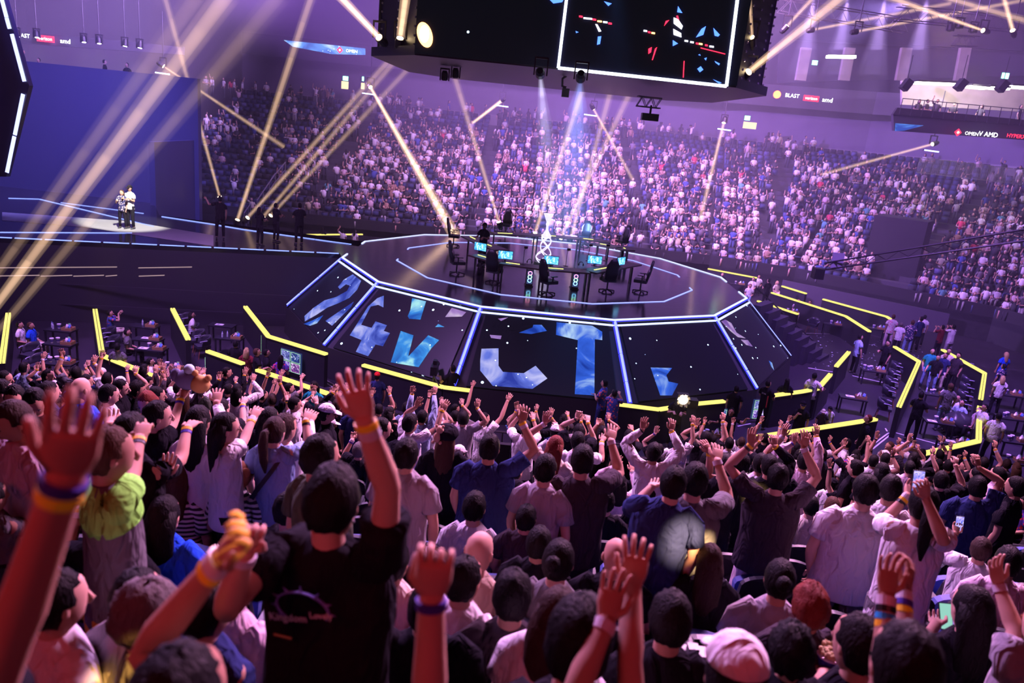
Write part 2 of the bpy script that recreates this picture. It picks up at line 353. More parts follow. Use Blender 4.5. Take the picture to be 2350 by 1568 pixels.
# ------------------------------------------------------------------ walkway and main stage (left)
ms = thing('main_stage', 'long black main stage and walkway joining the centre stage from the left', 'stage')
fr0, fr1 = at(-60, 542, SZ), at(780, 582, SZ); bk0, bk1 = Vector((-17.5, 36.4, SZ)), at(826, 566, SZ)
dk = [fr0.xy, fr1.xy, dod(RT, 0, 0).xy, dod(RT, 11, 0).xy, bk1.xy, bk0.xy, (-19.5, 40.0), (-46, 42), (-46, 24)]
G().prism(dk, SZ - .2, SZ - .004).build('stage_deck', M_stage, ms)
G().slab([(-46, 24.02, 0), (fr0.x, fr0.y, 0), (fr1.x, fr1.y, 0), (fr1.x, fr1.y, SZ - .2), (fr0.x, fr0.y, SZ - .2), (-46, 24.02, SZ - .2)], (0, 1, 0), .05).build('skirt', mat('stage_skirt', (.03, .028, .045), .5), ms)
G().slab([(fr1.x, fr1.y, 0), (dod(RT, 0, 0).x, dod(RT, 0, 0).y, 0), (dod(RT, 0, 0).x, dod(RT, 0, 0).y, SZ - .2), (fr1.x, fr1.y, SZ - .2)], (0, 1, 0), .05).build('skirt', mat('stage_skirt'), ms)
def strip(pts, z, m, wd=.05, par=ms, nm='edge_light', pieces=None):
    P = [at(x, y, z) for x, y in pts]
    for a_, b_ in zip(P, P[1:]):
        n = pieces or 1
        for i in range(n): G().bar(a_.lerp(b_, i / n + .004), a_.lerp(b_, (i + 1) / n - .004), wd, .03).build(nm, m, par)
M_sline = emis('walkway_led', (.22, .30, 1), 2)
strip([(-40, 543), (780, 582)], SZ + .01, M_sline, .07, pieces=13)
strip([(19, 455), (90, 457), (353, 520)], SZ + .005, M_sline, .06)
strip([(-30, 533), (304, 535)], SZ + .005, M_sline, .05)
strip([(139, 465), (330, 490)], SZ + .005, emis('walkway_led_dim', (.25, .33, 1), 1.6), .05)
strip([(371, 497), (490, 515), (560, 527), (807, 561)], SZ + .01, M_sline, .05, pieces=3)
P = [at(x, y, SZ + .004) for x, y in ((5, 487), (90, 493), (300, 508), (380, 522), (490, 540), (490, 565), (330, 542), (200, 522), (5, 506))]
G().add(P, [tuple(range(len(P)))]).build('carpet_strip', mat('grey_strip', (.34, .33, .33), .3, noise=.2, bscale=2), ms)
for y, segs in ((613, ((-30, 268), (318, 440))), (632, ((-30, 90), (94, 165), (169, 238), (243, 268), (319, 377)))):
    for x0, x1 in segs:
        a_ = atY(x0, y - (x1 - x0) * 0 + 2, 26.6); b_ = atY(x1, y, 26.6)
        G().bar(a_, b_, .05, .03).build('reveal_light', emis('reveal_dim', (.75, .5, .55), .5), ms)
for z in (.7, 1.5): G().bar((-30, 25.6, z), (-9, 29.9, z), .05, .04).build('rail', mat('stage_skirt'), ms)
# backdrop wall behind the main stage
z_t = atY(330, 168, 44).z
tag(G().box((-37, 44.2, z_t / 2), (36.4, .4, z_t)).build('wall_backdrop', mat('backdrop_blue', (.045, .045, .11), .5)), kind='structure')
tag(G().box((-19.2, 41.8, 3.2), (.3, 5, 6.4)).build('wall_backdrop_return', mat('backdrop_blue')), kind='structure')
# portal LED outline at far left
pt = thing('portal_screen', 'angular dark screen at far left outlined in blue-white tubes', 'screen')
Q = [atY(0, -40, 31), atY(16, 2, 31), atY(60, 196, 31), atY(14, 400, 31)]
G().slab([Q[0], Q[2] + Vector((.12, 0, 0)), Q[3] + Vector((0, 0, -.1)), atY(-400, 400, 31), atY(-400, -60, 31)], (0, 1, 0), .25).build('panel', mat('screen_dark', (.02, .02, .06), .3), pt)
for a_, b_ in (((-6, -40), (15, 40)), ((15, 41), (22, 66)), ((27, 78), (56, 187)), ((53, 216), (34, 310)), ((33, 313), (16, 396))):
    G().bar(atY(*a_, 30.9), atY(*b_, 30.9), .13, .05, (0, 1, 0)).build('tube_light', M_wcore, pt)
# ------------------------------------------------------------------ hanging cube
cube = thing('hanging_screen_cube', 'huge dark hanging screen cube above the centre stage with white-framed screen', 'screen')
ZC = 10.88; ZT = 19.5
CO = [(-4.05, 26), (6.35, 26), (8.1, 28.6), (8.1, 37.2), (6.3, 39.4), (-4.1, 39.4), (-6.0, 37.2), (-6.0, 28.6)]
M_cube = mat('cube_frame', (.02, .018, .03), .45)
G().prism(CO, ZC, ZC + .3).build('bottom_frame', M_cube, cube)
def face(a, b, z0, z1, off=.02, m=None, name='panel'):
    a = Vector((*a, 0)); b = Vector((*b, 0)); n = Vector(((b - a).y, -(b - a).x, 0)).normalized()
    return G().slab([a + Vector((0, 0, z0)) + n * off, b + Vector((0, 0, z0)) + n * off, b + Vector((0, 0, z1)) + n * off, a + Vector((0, 0, z1)) + n * off], n, .08).build(name, m, cube)
M_scr = starfield('cube_screen', (.012, .010, .03), 4, .9, .03)
face(CO[0], CO[1], ZC + .05, ZT, 0, M_scr, 'main_screen')
for i in (1, 2, 3, 4, 5, 6, 7): face(CO[i], CO[(i + 1) % 8], ZC + .3, ZT, -.3, mat('cube_tower', (.012, .011, .02), .5), 'side_panel' if i % 2 == 0 else 'corner_panel')
# small lamp dots running up the corner towers
for a, b, xs in ((CO[7], CO[0], (.12, .5, .88)), (CO[1], CO[2], (.25, .5, .8, .97))):
    A_, B_ = Vector((*a, 0)), Vector((*b, 0)); n = Vector(((B_ - A_).y, -(B_ - A_).x, 0)).normalized()
    for t in xs:
        g = G()
        for j in range(30): g.ball(A_.lerp(B_, t) + Vector((0, 0, ZC + .35 + j * .28)) - n * .16, .045, 5, 3)
        tag(g.build('bead_column', mat('bead_glass', (.5, .48, .6), .15, .6), cube), kind='stuff')
# white outlined screen
fy = 25.9
K = [atY(1297, -60, fy), atY(1281, 156, fy), atY(1667, 198, fy), atY(1697, -40, fy)]
K[0].x = atY(1297, 0, fy).x + .05
for a_, b_ in zip(K, K[1:]): G().bar(a_, b_, .09, .09, (0, 1, 0)).build('frame_light', emis('frame_white', (.75, .85, 1), 4), cube); G().bar(a_ + Vector((0, .06, 0)), b_ + Vector((0, .06, 0)), .02, .2, (0, 1, 0)).build('halo_strip', M_halo, cube)
G().slab([K[1] + Vector((0, .03, 0)), K[2] + Vector((0, .03, 0)), K[3] + Vector((0, .03, 0)), K[0] + Vector((0, .03, 0))], (0, 1, 0), .02).build('inset_screen', mat('inset_screen', (.01, .009, .03), .25, em=(.08, .06, .3), es=.25), cube)
def sgr(pts, m, y=fy - .03): 
    P = [atY(a, b, y) for a, b in pts]; G().slab(P, (0, -1, 0), .01).build('screen_graphic', m, cube)
eR = emis('px_red', (1, .02, .06), 3.5); eW = emis('px_white', (.85, .9, 1), 3); eB = emis('px_blue', (.08, .22, 1), 2.6); eO = emis('px_orange', (1, .45, .12), 6); eO2 = emis('px_orange_core', (1, .72, .4), 7)
el = [(975 + 18 * math.cos(q) * 1 + 3 * math.sin(q), 80 + 29 * math.sin(q) + 4 * math.cos(q)) for q in [i * PI / 12 for i in range(24)]]
P = [atY(a, b, 25.88) for a, b in el]; G().slab(P, (0, -1, 0), .02).build('screen_graphic', eO, cube)
el = [(974 + 11 * math.cos(q), 78 + 20 * math.sin(q)) for q in [i * PI / 12 for i in range(24)]]
P = [atY(a, b, 25.85) for a, b in el]; G().slab(P, (0, -1, 0), .02).build('screen_graphic', eO2, cube)
sgr([(1258, -4), (1294, -2), (1290, 5), (1270, 8)], eB, 25.88)
for x, y, r, m in [(1333,38,4,eR),(1344,42,5,eW),(1354,43,5,eW),(1364,45,4,eR),(1376,49,5,eO),(1389,51,5,eW),(1400,54,4,eR),(1481,71,4,eW),(1490,74,3,eR),(1499,76,4,eO),
                   (1575,94,4,eW),(1588,97,4,eW),(1600,100,3,eR),(1608,101,4,eO),(1621,104,3,eR),(1633,107,5,eW)]:
    sgr([(x - r, y - 2.5), (x + r, y - 1.5), (x + r, y + 2.5), (x - r, y + 1.5)], m)
for pts, m in [([(1366,55),(1371,56),(1380,72),(1374,73)],eW),([(1372,84),(1380,83),(1377,101),(1370,103)],eB),([(1386,3),(1404,8),(1396,14)],eB),
  ([(1546,40),(1556,44),(1567,60),(1564,68),(1546,54)],eW),([(1545,66),(1563,76),(1564,86),(1546,80)],eW),([(1544,92),(1556,100),(1544,106)],eB),([(1556,14),(1566,30),(1554,28)],eB),
  ([(1597,86),(1610,66),(1620,60),(1614,80)],eB),([(1637,64),(1652,80),(1648,84),(1640,82)],eB),([(1608,109),(1664,123),(1664,125),(1608,111)],eR),([(1569,140),(1571,140),(1569,178),(1567,178)],eR),
  ([(1488,112),(1496,108),(1494,120),(1488,124)],eR),([(1503,112),(1508,108),(1498,138),(1496,138)],eR),([(1528,48),(1536,46),(1524,60)],eR),([(1600,158),(1608,152),(1614,160),(1606,166)],eB),([(1616,134),(1622,132),(1620,139)],eB),([(1640,140),(1652,146),(1650,150),(1642,144)],eB),
  ([(1321,71),(1328,74),(1322,76)],eB),([(1552,36),(1556,36),(1562,62),(1558,60)],eR),([(1602,126),(1606,124),(1608,128)],eB),([(1636,182),(1656,190),(1650,192)],eB)]: sgr(pts, m)
# deep soffit truss lines and a few hung fixtures below the cube
M_fix = mat('fixture_black', (.02, .018, .025), .4)
M_lens = emis('lens_amber', (1, .72, .38), 30); M_lensw = emis('lens_white', (.8, .75, 1), 12)
def moving_head(loc, tgt, label, lens=None, sc=1, parent_hang=0):
    loc = Vector(loc); d = (Vector(tgt) - loc).normalized(); R = d.to_track_quat('Z', 'Y').to_matrix()
    t = thing('moving_head_light', label, 'stage light', loc)
    h = G(); h.tube([d * -.42 * sc, d * -.3 * sc, d * -.05 * sc, d * .0], [.1 * sc, .15 * sc, .16 * sc, .15 * sc], 10, (1, 0, .1)); h.build('head', M_fix, t)
    G().tube([d * .0, d * .02], [.11 * sc, .11 * sc], 12, (1, 0, .1)).build('lens', lens or M_lens, t)
    g = G(); g.bar((-.2 * sc, 0, -.5 * sc), (-.2 * sc, 0, .02), .04, .1); g.bar((.2 * sc, 0, -.5 * sc), (.2 * sc, 0, .02), .04, .1); g.bar((-.22 * sc, 0, -.5 * sc), (.22 * sc, 0, -.5 * sc), .12, .06)
    y = g.build('yoke', M_fix, t)
    if loc.z > 8: y.rotation_euler[0] = PI
    if loc.z > 7.5 and loc.y > 40: G().tube([(0, 0, .5 * sc), (0, 0, 3.2)], [.03, .03], 6).build('drop_pole', M_fix, t)
    return t
def emvol(col, st):  # self-glowing volume, the lit haze of a beam put in as emission
    k = 'beam_glow_%d_%.3f' % (int(col[2] * 100), st)
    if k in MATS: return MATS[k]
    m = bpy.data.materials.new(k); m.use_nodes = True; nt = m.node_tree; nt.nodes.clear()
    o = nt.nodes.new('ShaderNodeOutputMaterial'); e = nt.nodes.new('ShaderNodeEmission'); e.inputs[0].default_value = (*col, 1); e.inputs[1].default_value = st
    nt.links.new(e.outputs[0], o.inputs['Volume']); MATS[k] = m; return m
def beam(src, end, E, deg=1.1, label='', col=AMB, lens=None, fix=True, rad=.12, blend=.25):
    s_ = Vector(src); e_ = Vector(end); d = (e_ - s_).normalized()
    lamp_spot('wash_lamp', s_ + d * .12, e_, E, deg, col, blend, rad)
    if fix: moving_head(s_, e_, label, lens)
def shaft(src, end, P, r0, r1, label, fix, fade=.35, col=(1, .62, .38)):  # glowing cone segments stand in for lamp light scattered by haze
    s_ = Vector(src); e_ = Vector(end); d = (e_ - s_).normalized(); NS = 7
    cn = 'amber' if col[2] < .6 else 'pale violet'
    t = thing('glow_beam', cn + ' glow-volume beam of the ' + label.replace('amber moving head', 'lamp'), 'light beam', s_, group='beams built as glowing volumes')
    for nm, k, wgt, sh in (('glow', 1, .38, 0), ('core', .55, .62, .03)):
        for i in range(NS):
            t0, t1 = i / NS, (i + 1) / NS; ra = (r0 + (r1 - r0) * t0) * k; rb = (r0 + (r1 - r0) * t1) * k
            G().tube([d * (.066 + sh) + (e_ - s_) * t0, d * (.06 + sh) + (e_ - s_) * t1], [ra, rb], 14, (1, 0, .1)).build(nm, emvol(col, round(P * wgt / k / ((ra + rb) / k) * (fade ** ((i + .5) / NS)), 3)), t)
    if fix: moving_head(s_, e_, label)
def bpx(a, Ya, b, Yb, E=5000, deg=1.1, label='', **k): beam(atY(*a, Ya), atY(*b, Yb), E, deg, label, **k)
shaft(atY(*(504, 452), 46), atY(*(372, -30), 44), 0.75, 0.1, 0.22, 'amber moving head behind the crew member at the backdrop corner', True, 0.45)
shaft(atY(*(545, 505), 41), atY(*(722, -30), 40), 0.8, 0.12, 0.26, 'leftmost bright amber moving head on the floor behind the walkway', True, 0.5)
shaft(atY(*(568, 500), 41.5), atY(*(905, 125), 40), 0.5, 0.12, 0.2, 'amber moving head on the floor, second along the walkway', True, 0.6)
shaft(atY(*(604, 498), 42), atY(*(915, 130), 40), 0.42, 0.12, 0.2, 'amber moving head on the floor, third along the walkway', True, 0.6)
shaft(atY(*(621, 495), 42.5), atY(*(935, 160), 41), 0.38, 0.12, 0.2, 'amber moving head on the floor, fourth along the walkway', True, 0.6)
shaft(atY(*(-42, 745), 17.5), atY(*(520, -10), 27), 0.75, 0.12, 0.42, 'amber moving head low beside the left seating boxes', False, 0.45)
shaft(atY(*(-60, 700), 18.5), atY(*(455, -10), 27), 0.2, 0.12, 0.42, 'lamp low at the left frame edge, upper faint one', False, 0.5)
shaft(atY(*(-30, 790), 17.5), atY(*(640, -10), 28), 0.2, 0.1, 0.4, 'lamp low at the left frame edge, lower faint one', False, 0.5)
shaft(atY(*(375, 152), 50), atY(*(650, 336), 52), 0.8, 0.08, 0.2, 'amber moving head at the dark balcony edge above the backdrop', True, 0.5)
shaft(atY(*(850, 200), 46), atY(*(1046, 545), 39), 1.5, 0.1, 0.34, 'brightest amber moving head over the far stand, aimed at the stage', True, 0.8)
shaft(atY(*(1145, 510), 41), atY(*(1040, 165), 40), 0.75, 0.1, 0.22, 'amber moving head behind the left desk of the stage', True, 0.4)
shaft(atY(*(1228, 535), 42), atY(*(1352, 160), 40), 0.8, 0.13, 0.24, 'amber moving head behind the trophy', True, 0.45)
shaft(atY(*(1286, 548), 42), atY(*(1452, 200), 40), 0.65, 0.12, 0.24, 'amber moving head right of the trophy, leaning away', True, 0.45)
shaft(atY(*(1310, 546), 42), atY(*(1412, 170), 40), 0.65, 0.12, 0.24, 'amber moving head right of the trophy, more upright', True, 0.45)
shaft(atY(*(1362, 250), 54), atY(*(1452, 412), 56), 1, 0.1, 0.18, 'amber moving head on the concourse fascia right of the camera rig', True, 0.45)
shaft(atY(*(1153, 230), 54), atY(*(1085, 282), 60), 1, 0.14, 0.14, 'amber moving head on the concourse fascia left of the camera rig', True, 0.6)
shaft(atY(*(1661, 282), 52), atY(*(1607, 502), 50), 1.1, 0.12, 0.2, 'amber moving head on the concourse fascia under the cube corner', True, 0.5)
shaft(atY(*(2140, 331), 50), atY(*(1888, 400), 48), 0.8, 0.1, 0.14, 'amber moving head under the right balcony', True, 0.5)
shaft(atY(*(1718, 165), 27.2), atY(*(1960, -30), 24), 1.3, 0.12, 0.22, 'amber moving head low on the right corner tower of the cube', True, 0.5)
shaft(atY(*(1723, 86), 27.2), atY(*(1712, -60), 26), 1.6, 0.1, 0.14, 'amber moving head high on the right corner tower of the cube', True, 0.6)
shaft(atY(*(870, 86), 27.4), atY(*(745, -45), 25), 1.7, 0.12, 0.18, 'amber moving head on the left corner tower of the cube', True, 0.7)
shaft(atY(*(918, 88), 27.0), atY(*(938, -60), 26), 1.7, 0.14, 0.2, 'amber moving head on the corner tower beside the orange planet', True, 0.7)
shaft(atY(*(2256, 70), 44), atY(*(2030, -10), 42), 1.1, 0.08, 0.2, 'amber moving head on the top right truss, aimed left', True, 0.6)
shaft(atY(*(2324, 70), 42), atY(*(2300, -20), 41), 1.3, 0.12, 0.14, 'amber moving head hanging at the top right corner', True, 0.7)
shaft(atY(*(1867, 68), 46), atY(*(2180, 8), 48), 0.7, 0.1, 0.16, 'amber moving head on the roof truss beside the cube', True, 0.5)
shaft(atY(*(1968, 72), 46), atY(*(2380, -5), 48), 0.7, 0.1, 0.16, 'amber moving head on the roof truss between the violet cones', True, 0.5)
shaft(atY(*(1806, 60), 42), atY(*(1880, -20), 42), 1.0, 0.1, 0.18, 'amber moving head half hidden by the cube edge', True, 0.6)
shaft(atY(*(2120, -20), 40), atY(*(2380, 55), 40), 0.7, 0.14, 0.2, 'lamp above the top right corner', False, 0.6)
# violet glow-volume cones and lamps under the roof at the right, pale and blue ones under the cube
for x, n_ in ((1868, 'first'), (1946, 'second'), (2032, 'third'), (2129, 'fourth')):
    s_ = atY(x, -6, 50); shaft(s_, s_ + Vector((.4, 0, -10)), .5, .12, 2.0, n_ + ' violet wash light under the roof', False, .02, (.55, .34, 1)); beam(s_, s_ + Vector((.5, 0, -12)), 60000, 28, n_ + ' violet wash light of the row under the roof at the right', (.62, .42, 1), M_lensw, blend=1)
bpx((1240, 172), 25.2, (1255, 420), 44, 42000, 8, 'white spot light under the cube left of the camera rig', col=(.8, .78, 1), lens=M_lensw, blend=1)
bpx((1332, 182), 25.2, (1300, 520), 40, 120000, 16, 'blue spot light under the cube right of the camera rig', col=(.25, .42, 1), lens=M_lensw, blend=1)
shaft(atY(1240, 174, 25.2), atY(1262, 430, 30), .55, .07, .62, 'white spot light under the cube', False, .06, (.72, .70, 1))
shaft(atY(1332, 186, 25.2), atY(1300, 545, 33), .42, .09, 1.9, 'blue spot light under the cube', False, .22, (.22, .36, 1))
# unseen violet lamps added high up to make the haze glow
beam((-27, 42, 20.5), (-12, 47, 17.5), 260000, 60, '', (.46, .20, 1), fix=False, blend=1)
beam((-9, 43, 21), (-24, 52, 16.5), 300000, 55, '', (.60, .34, 1), fix=False, blend=1)
beam((-13, 62, 20), (2, 58, 15), 70000, 60, '', (.56, .32, 1), fix=False, blend=1)
beam((14, 44, 21), (30, 52, 17), 26000, 60, '', (.50, .22, 1), fix=False, blend=1)
beam((26, 60, 20), (12, 60, 15), 30000, 60, '', (.46, .30, 1), fix=False, blend=1)

# fixtures hung below the cube
def truss(name, a, b, label, wd=.3, n=8, parent=None, m=None):
    a = Vector(a); b = Vector(b); t = thing(name, label, 'truss', a) if label else None
    d = b - a; g = G(); r = d.normalized().cross(Vector((0, 0, 1))).normalized() * wd / 2; u = Vector((0, 0, wd / 2))
    for s1, s2 in ((1, 1), (1, -1), (-1, 1), (-1, -1)): g.tube([r * s1 + u * s2, d + r * s1 + u * s2], [.025, .025], 5)
    for i in range(n):
        p, q = d * (i / n), d * ((i + 1) / n); f_ = 1 if i % 2 else -1
        for s1 in (1, -1):
            g.tube([p + r * s1 + u * f_, q + r * s1 - u * f_], [.014, .014], 4); g.tube([p + r * s1 * f_ + u * s1, q - r * s1 * f_ + u * s1], [.014, .014], 4)
    o = g.build('lattice', m or mat('truss_metal', (.2, .19, .22), .4, .8), t); tag(o, kind='stuff'); return t
truss('hung_truss', atY(1462, 232, 30), atY(1516, 238, 30), 'small square truss hanging under the right of the cube', .35, 5)
rg = thing('camera_rig', 'black robotic camera rig hanging on a stem under the cube', 'camera', atY(1303, 165, 29))
G().tube([(0, 0, .3), (0, 0, -.15)], [.05, .05], 6).build('stem', M_fix, rg)
G().tube([(0, 0, -.1), (-.16, 0, -.25), (-.14, 0, -.5), (0, 0, -.55)], [.05, .04, .04, .05], 6).build('arm', M_fix, rg)
G().box((0, 0, -.72), (.26, .3, .3)).build('camera_body', M_fix, rg)
rp = thing('hung_projector', 'black projector hanging on a stem below the small truss', 'projector', atY(1494, 248, 30))
G().tube([(0, 0, .1), (0, 0, -.2)], [.04, .04], 6).build('stem', M_fix, rp); G().box((0, 0, -.33), (.62, .4, .26)).build('body', M_fix, rp)
for x, y, Y, L_ in ((1045, 172, 30, 'near its left corner, outer of two'), (1020, 178, 30, 'near its left corner, inner of two'), (1580, 195, 30, 'under its right corner'), (1420, 182, 30, 'between the camera rig and the small truss')):
    s_ = atY(x, y + 6, Y); moving_head(s_, s_ + Vector((.1, 0, -3)), 'unlit black stage light hanging under the cube, ' + L_, M_blk, .8)

# ------------------------------------------------------------------ ribbon boards and signs
def sign(px, Y, s, size, tm, bm=None, wd=None, ht=None, label='', n='sponsor_sign', ym=None):
    t = thing(n, label, 'sign', atY(*px, Y))
    if bm: G().box((0, .03, 0), (wd, .05, ht)).build('board', bm, t)
    if s: text('lettering', s, size, tm, frame3((0, -.01, 0), (1, 0, 0), (0, 0, 1)), t)
    return t
eRed = emis('sign_red', (1, .02, .05), 4); eWh = emis('sign_white', (.9, .95, 1), 5); eWl = emis('sign_lettering', (1, 1, 1), 3)
def omen(px, Y, s, label):
    t = thing('sponsor_sign', label, 'sign', atY(*px, Y)); g = G(); g.slab([(-.4 * s, 0, 0), (0, 0, -.42 * s), (.4 * s, 0, 0), (0, 0, .42 * s)], (0, -1, 0), .03); g.build('diamond', eRed, t)
    G().slab([(-.15 * s, -.04, 0), (0, -.04, -.16 * s), (.15 * s, -.04, 0), (0, -.04, .16 * s)], (0, -1, 0), .01).build('diamond_core', emis('sign_core', (1, .7, .3), 6), t)
    text('lettering', 'OMEN', .55 * s, eWl, frame3((1.6 * s, -.01, 0), (1, 0, 0), (0, 0, 1)), t)
sign((104, 89), 58, 'verizon', .34, eWl, eRed, 1.25, .42, 'red lit sponsor sign on the far left ribbon')
sign((52, 82), 58, 'BLAST', .38, eWh, label='white lit sponsor lettering left of the red sign on the far left ribbon')
sign((150, 95), 58, 'amd', .45, eWh, label='white lit sponsor mark right of the red sign on the far left ribbon')
omen((780, 115), 54, .5, 'red diamond sponsor sign on the ribbon left of the cube')
omen((2198, 304), 46, .5, 'red diamond sponsor sign on the right balcony ribbon')
sign((1862, 226), 52, 'verizon', .27, eWl, eRed, .98, .34, 'red lit sponsor sign right of the cube')
sign((1818, 220), 52, 'BLAST', .33, eWh, label='white lit sponsor lettering right of the cube')
sign((1899, 230), 52, 'amd', .4, eWh, label='white lit sponsor mark right of the second red sign')
t = thing('round_lamp', 'round glowing red lamp beside the cube corner', 'lamp', atY(1783, 217, 52)); G().tube([(0, 0, 0), (0, -.05, 0)], [.24, .24], 16).build('lens', emis('lamp_red', (1, .12, .04), 9), t)
sign((2268, 309), 46, 'V AMD', .36, eWh, label='white lit sponsor lettering in the middle of the right balcony ribbon')
sign((2332, 313), 46, 'HYPERX', .3, eRed, label='red lit sponsor lettering at the end of the right balcony ribbon')
def ribbon(pts, Y, label):
    t = thing('ribbon_board', label, 'screen'); P = [atY(a, b, Y) for a, b in pts]; G().slab(P, (0, 1, 0), .08).build('display', MATS['ribbon_blue'], t)
nebula('ribbon_blue', (.02, .07, .4), (.12, .35, .9), (.5, .7, 1), 1.3, .5, 4)
ribbon([(651, 92), (838, 111), (838, 126), (760, 124), (672, 107)], 56, 'blue nebula ribbon board left of the cube')
ribbon([(2056, 283), (2120, 288), (2075, 300), (2055, 301)], 46.2, 'short blue ribbon board at the left end of the right balcony')
# exit signs and lit doorways
eEx = emis('exit_green', (.25, 1, .72), 5)
for i, (x, y, Y, L_) in enumerate(((793, 180, 66, 'left of the far concourse pair'), (833, 181, 66, 'right of the far concourse pair'), (1715, 271, 63, 'over the far right doorway'), (1870, 144, 66, 'high behind the violet cones'), (2307, 174, 52, 'on the right balcony wall'))):
    t = thing('exit_sign', 'small glowing green exit sign ' + L_, 'sign', atY(x, y, Y)); G().box((0, 0, 0), (.42, .08, .34) if i != 1 else (.14, .08, .34)).build('panel', eEx, t)
    G().box((0, .06, 0), (.5, .06, .42)).build('housing', M_fix, t)
M_door = emis('doorway_warm', (1, .82, .42), 1.6)
for i, (x0, y0, x1, y1, Y) in enumerate(((784, 186, 799, 205, 67.5), (829, 190, 836, 205, 67.5), (1707, 279, 1734, 297, 66))):
    a_ = atY(x0, y0, Y); b_ = atY(x1, y1, Y); tag(G().box(((a_.x + b_.x) / 2, Y, (a_.z + b_.z) / 2), (b_.x - a_.x, .1, a_.z - b_.z)).build('door_%d' % (i + 1), M_door), kind='structure')
# short blue tubes on the fascia
eT = emis('fascia_tube', (.4, .5, 1), 7)
for i, (x, y, Y, L_) in enumerate(((373, 168, 50, 'at the end of the dark balcony'), (846, 215, 56, 'left of the cube beam'), (1152, 243, 56, 'left of the camera rig'), (1355, 264, 56, 'right of the camera rig'), (1662, 297, 54, 'under the right cube corner'), (2138, 346, 50, 'under the right balcony'))):
    t = thing('tube_light', 'short blue-white light tube ' + L_, 'lamp', atY(x, y, Y)); G().bar((-.45, 0, 0), (.45, 0, -.03), .09, .07).build('tube', eT, t); G().bar((-.5, .06, 0), (.5, .06, -.03), .12, .05).build('bracket', M_fix, t)
# camera platform with desks above the backdrop (left)
pf = thing('camera_platform', 'dark raised production platform above the backdrop at the far left', 'platform')
G().box((-34, 46.4, z_t - .2), (26, 4, .3)).build('deck', M_dark, pf)
for i, (x, y) in enumerate(((40, 84), (85, 86), (193, 97), (228, 100), (287, 106), (321, 110))):
    s_ = atY(x, y, 49); beam(s_, s_ + Vector((-.3 if i > 3 else .4, -.5, -4)), 420, 80, ('first', 'second', 'third', 'fourth', 'fifth', 'sixth')[i] + ' small white work light of the row over the production platform', (.75, .85, 1), M_lensw, blend=1)
# right-hand balcony with suites
bl = thing('balcony', 'dark concrete balcony with railing at the upper right', 'balcony')
z0 = atY(2200, 262, 46.6).z
G().slab([atY(2050, 262, 46.6), atY(2400, 292, 46.6), atY(2400, 325, 46.6), atY(2052, 300, 46.6)], (0, 1, 0), .3).build('fascia', mat('fascia_dark'), bl)
G().slab([atY(2060, 247, 46.5), atY(2400, 280, 46.5), atY(2400, 292, 46.5), atY(2050, 262, 46.5)], (0, 1, 0), .25).build('parapet', M_dark, bl)
G().slab([atY(2070, 185, 52.5), atY(2400, 210, 52.5), atY(2400, 260, 52.5), atY(2070, 240, 52.5)], (0, 1, 0), .25).build('back_wall', mat('suite_wall', (.42, .38, .32), .7, noise=.4, bscale=1.2), bl)
a_, b_ = atY(2072, 226, 46.4), atY(2400, 256, 46.4)
G().bar(a_, b_, .04, .04).build('top_rail', mat('rail_metal'), bl)
for i in range(14): p_ = a_.lerp(b_, i / 13); G().bar(p_, p_ - Vector((0, 0, .9)), .03, .03, (0, 1, 0)).build('post', mat('rail_metal'), bl)
eP = emis('panel_light', (1, .97, .88), 7)
for i, (x0, x1, y) in enumerate(((2098, 2190, 190), (2220, 2262, 199), (2262, 2308, 201), (2312, 2370, 199))):
    t = thing('ceiling_light', 'long bright white ceiling light over the right balcony, ' + ('first', 'second', 'third', 'fourth')[i] + ' from the cube', 'lamp'); a_, b_ = atY(x0, y, 49), atY(x1, y + 4, 49)
    G().bar(a_, b_, .9, .12).build('diffuser', eP, t); G().bar(a_ + Vector((0, 0, .1)), b_ + Vector((0, 0, .1)), 1.0, .1).build('housing', M_fix, t)
t = thing('ceiling_light', 'bright white strip light in the upper suite beside the violet cones', 'lamp'); G().bar(atY(1898, 130, 60), atY(1962, 131, 60), .5, .2).build('diffuser', eP, t); G().bar(atY(1898, 127, 60.2), atY(1962, 128, 60.2), .6, .1).build('housing', M_fix, t)
for i, (x, y) in enumerate(((2080, 195), (2205, 195), (2300, 198))):
    t = thing('hanging_speaker', 'black tilted loudspeaker hung over the right balcony, ' + ('first', 'second', 'third')[i] + ' from the cube', 'speaker', atY(x, y, 46.2)); G().box((0, 0, 0), (.4, .5, .6), R=Matrix.Rotation(.5, 3, 'Y')).build('cabinet', M_blk, t); G().tube([(0, 0, .3), (0, 0, 1.6)], [.02, .02], 5).build('cable', M_blk, t)
lamp_area('balcony_light', atY(2200, 190, 49), atY(2200, 260, 51), 260, 3, (1, .95, .85))
# upper suites and roof steel at the right
sw = mat('upper_wall', (.06, .055, .08), .8)
for i, (q, m_) in enumerate((([(1800, -30), (2420, -10), (2420, 120), (1800, 90)], mat('roof_void', (.02, .018, .03), .8)), ([(1790, 92), (2420, 125), (2420, 172), (1785, 190)], sw))):
    tag(G().slab([atY(a, b, 66 + i) for a, b in q], (0, 1, 0), .2).build('upper_wall', m_), kind='structure')
for x in (1850, 1950, 2080, 2215): tag(G().bar(atY(x, 110, 64), atY(x - 14, 185, 64), .8, .4, (0, 1, 0)).build('pillar', mat('suite_wall')), kind='structure')
ROOF = []
truss('roof_truss', atY(1790, 12, 47), atY(2080, 60, 47), 'roof truss crossing behind the violet cones', .7, 14, m=mat('truss_metal'))
truss('roof_truss', atY(2060, 30, 45), atY(2400, 62, 45), 'roof truss at the top right with amber lights', .7, 14, m=mat('truss_metal'))
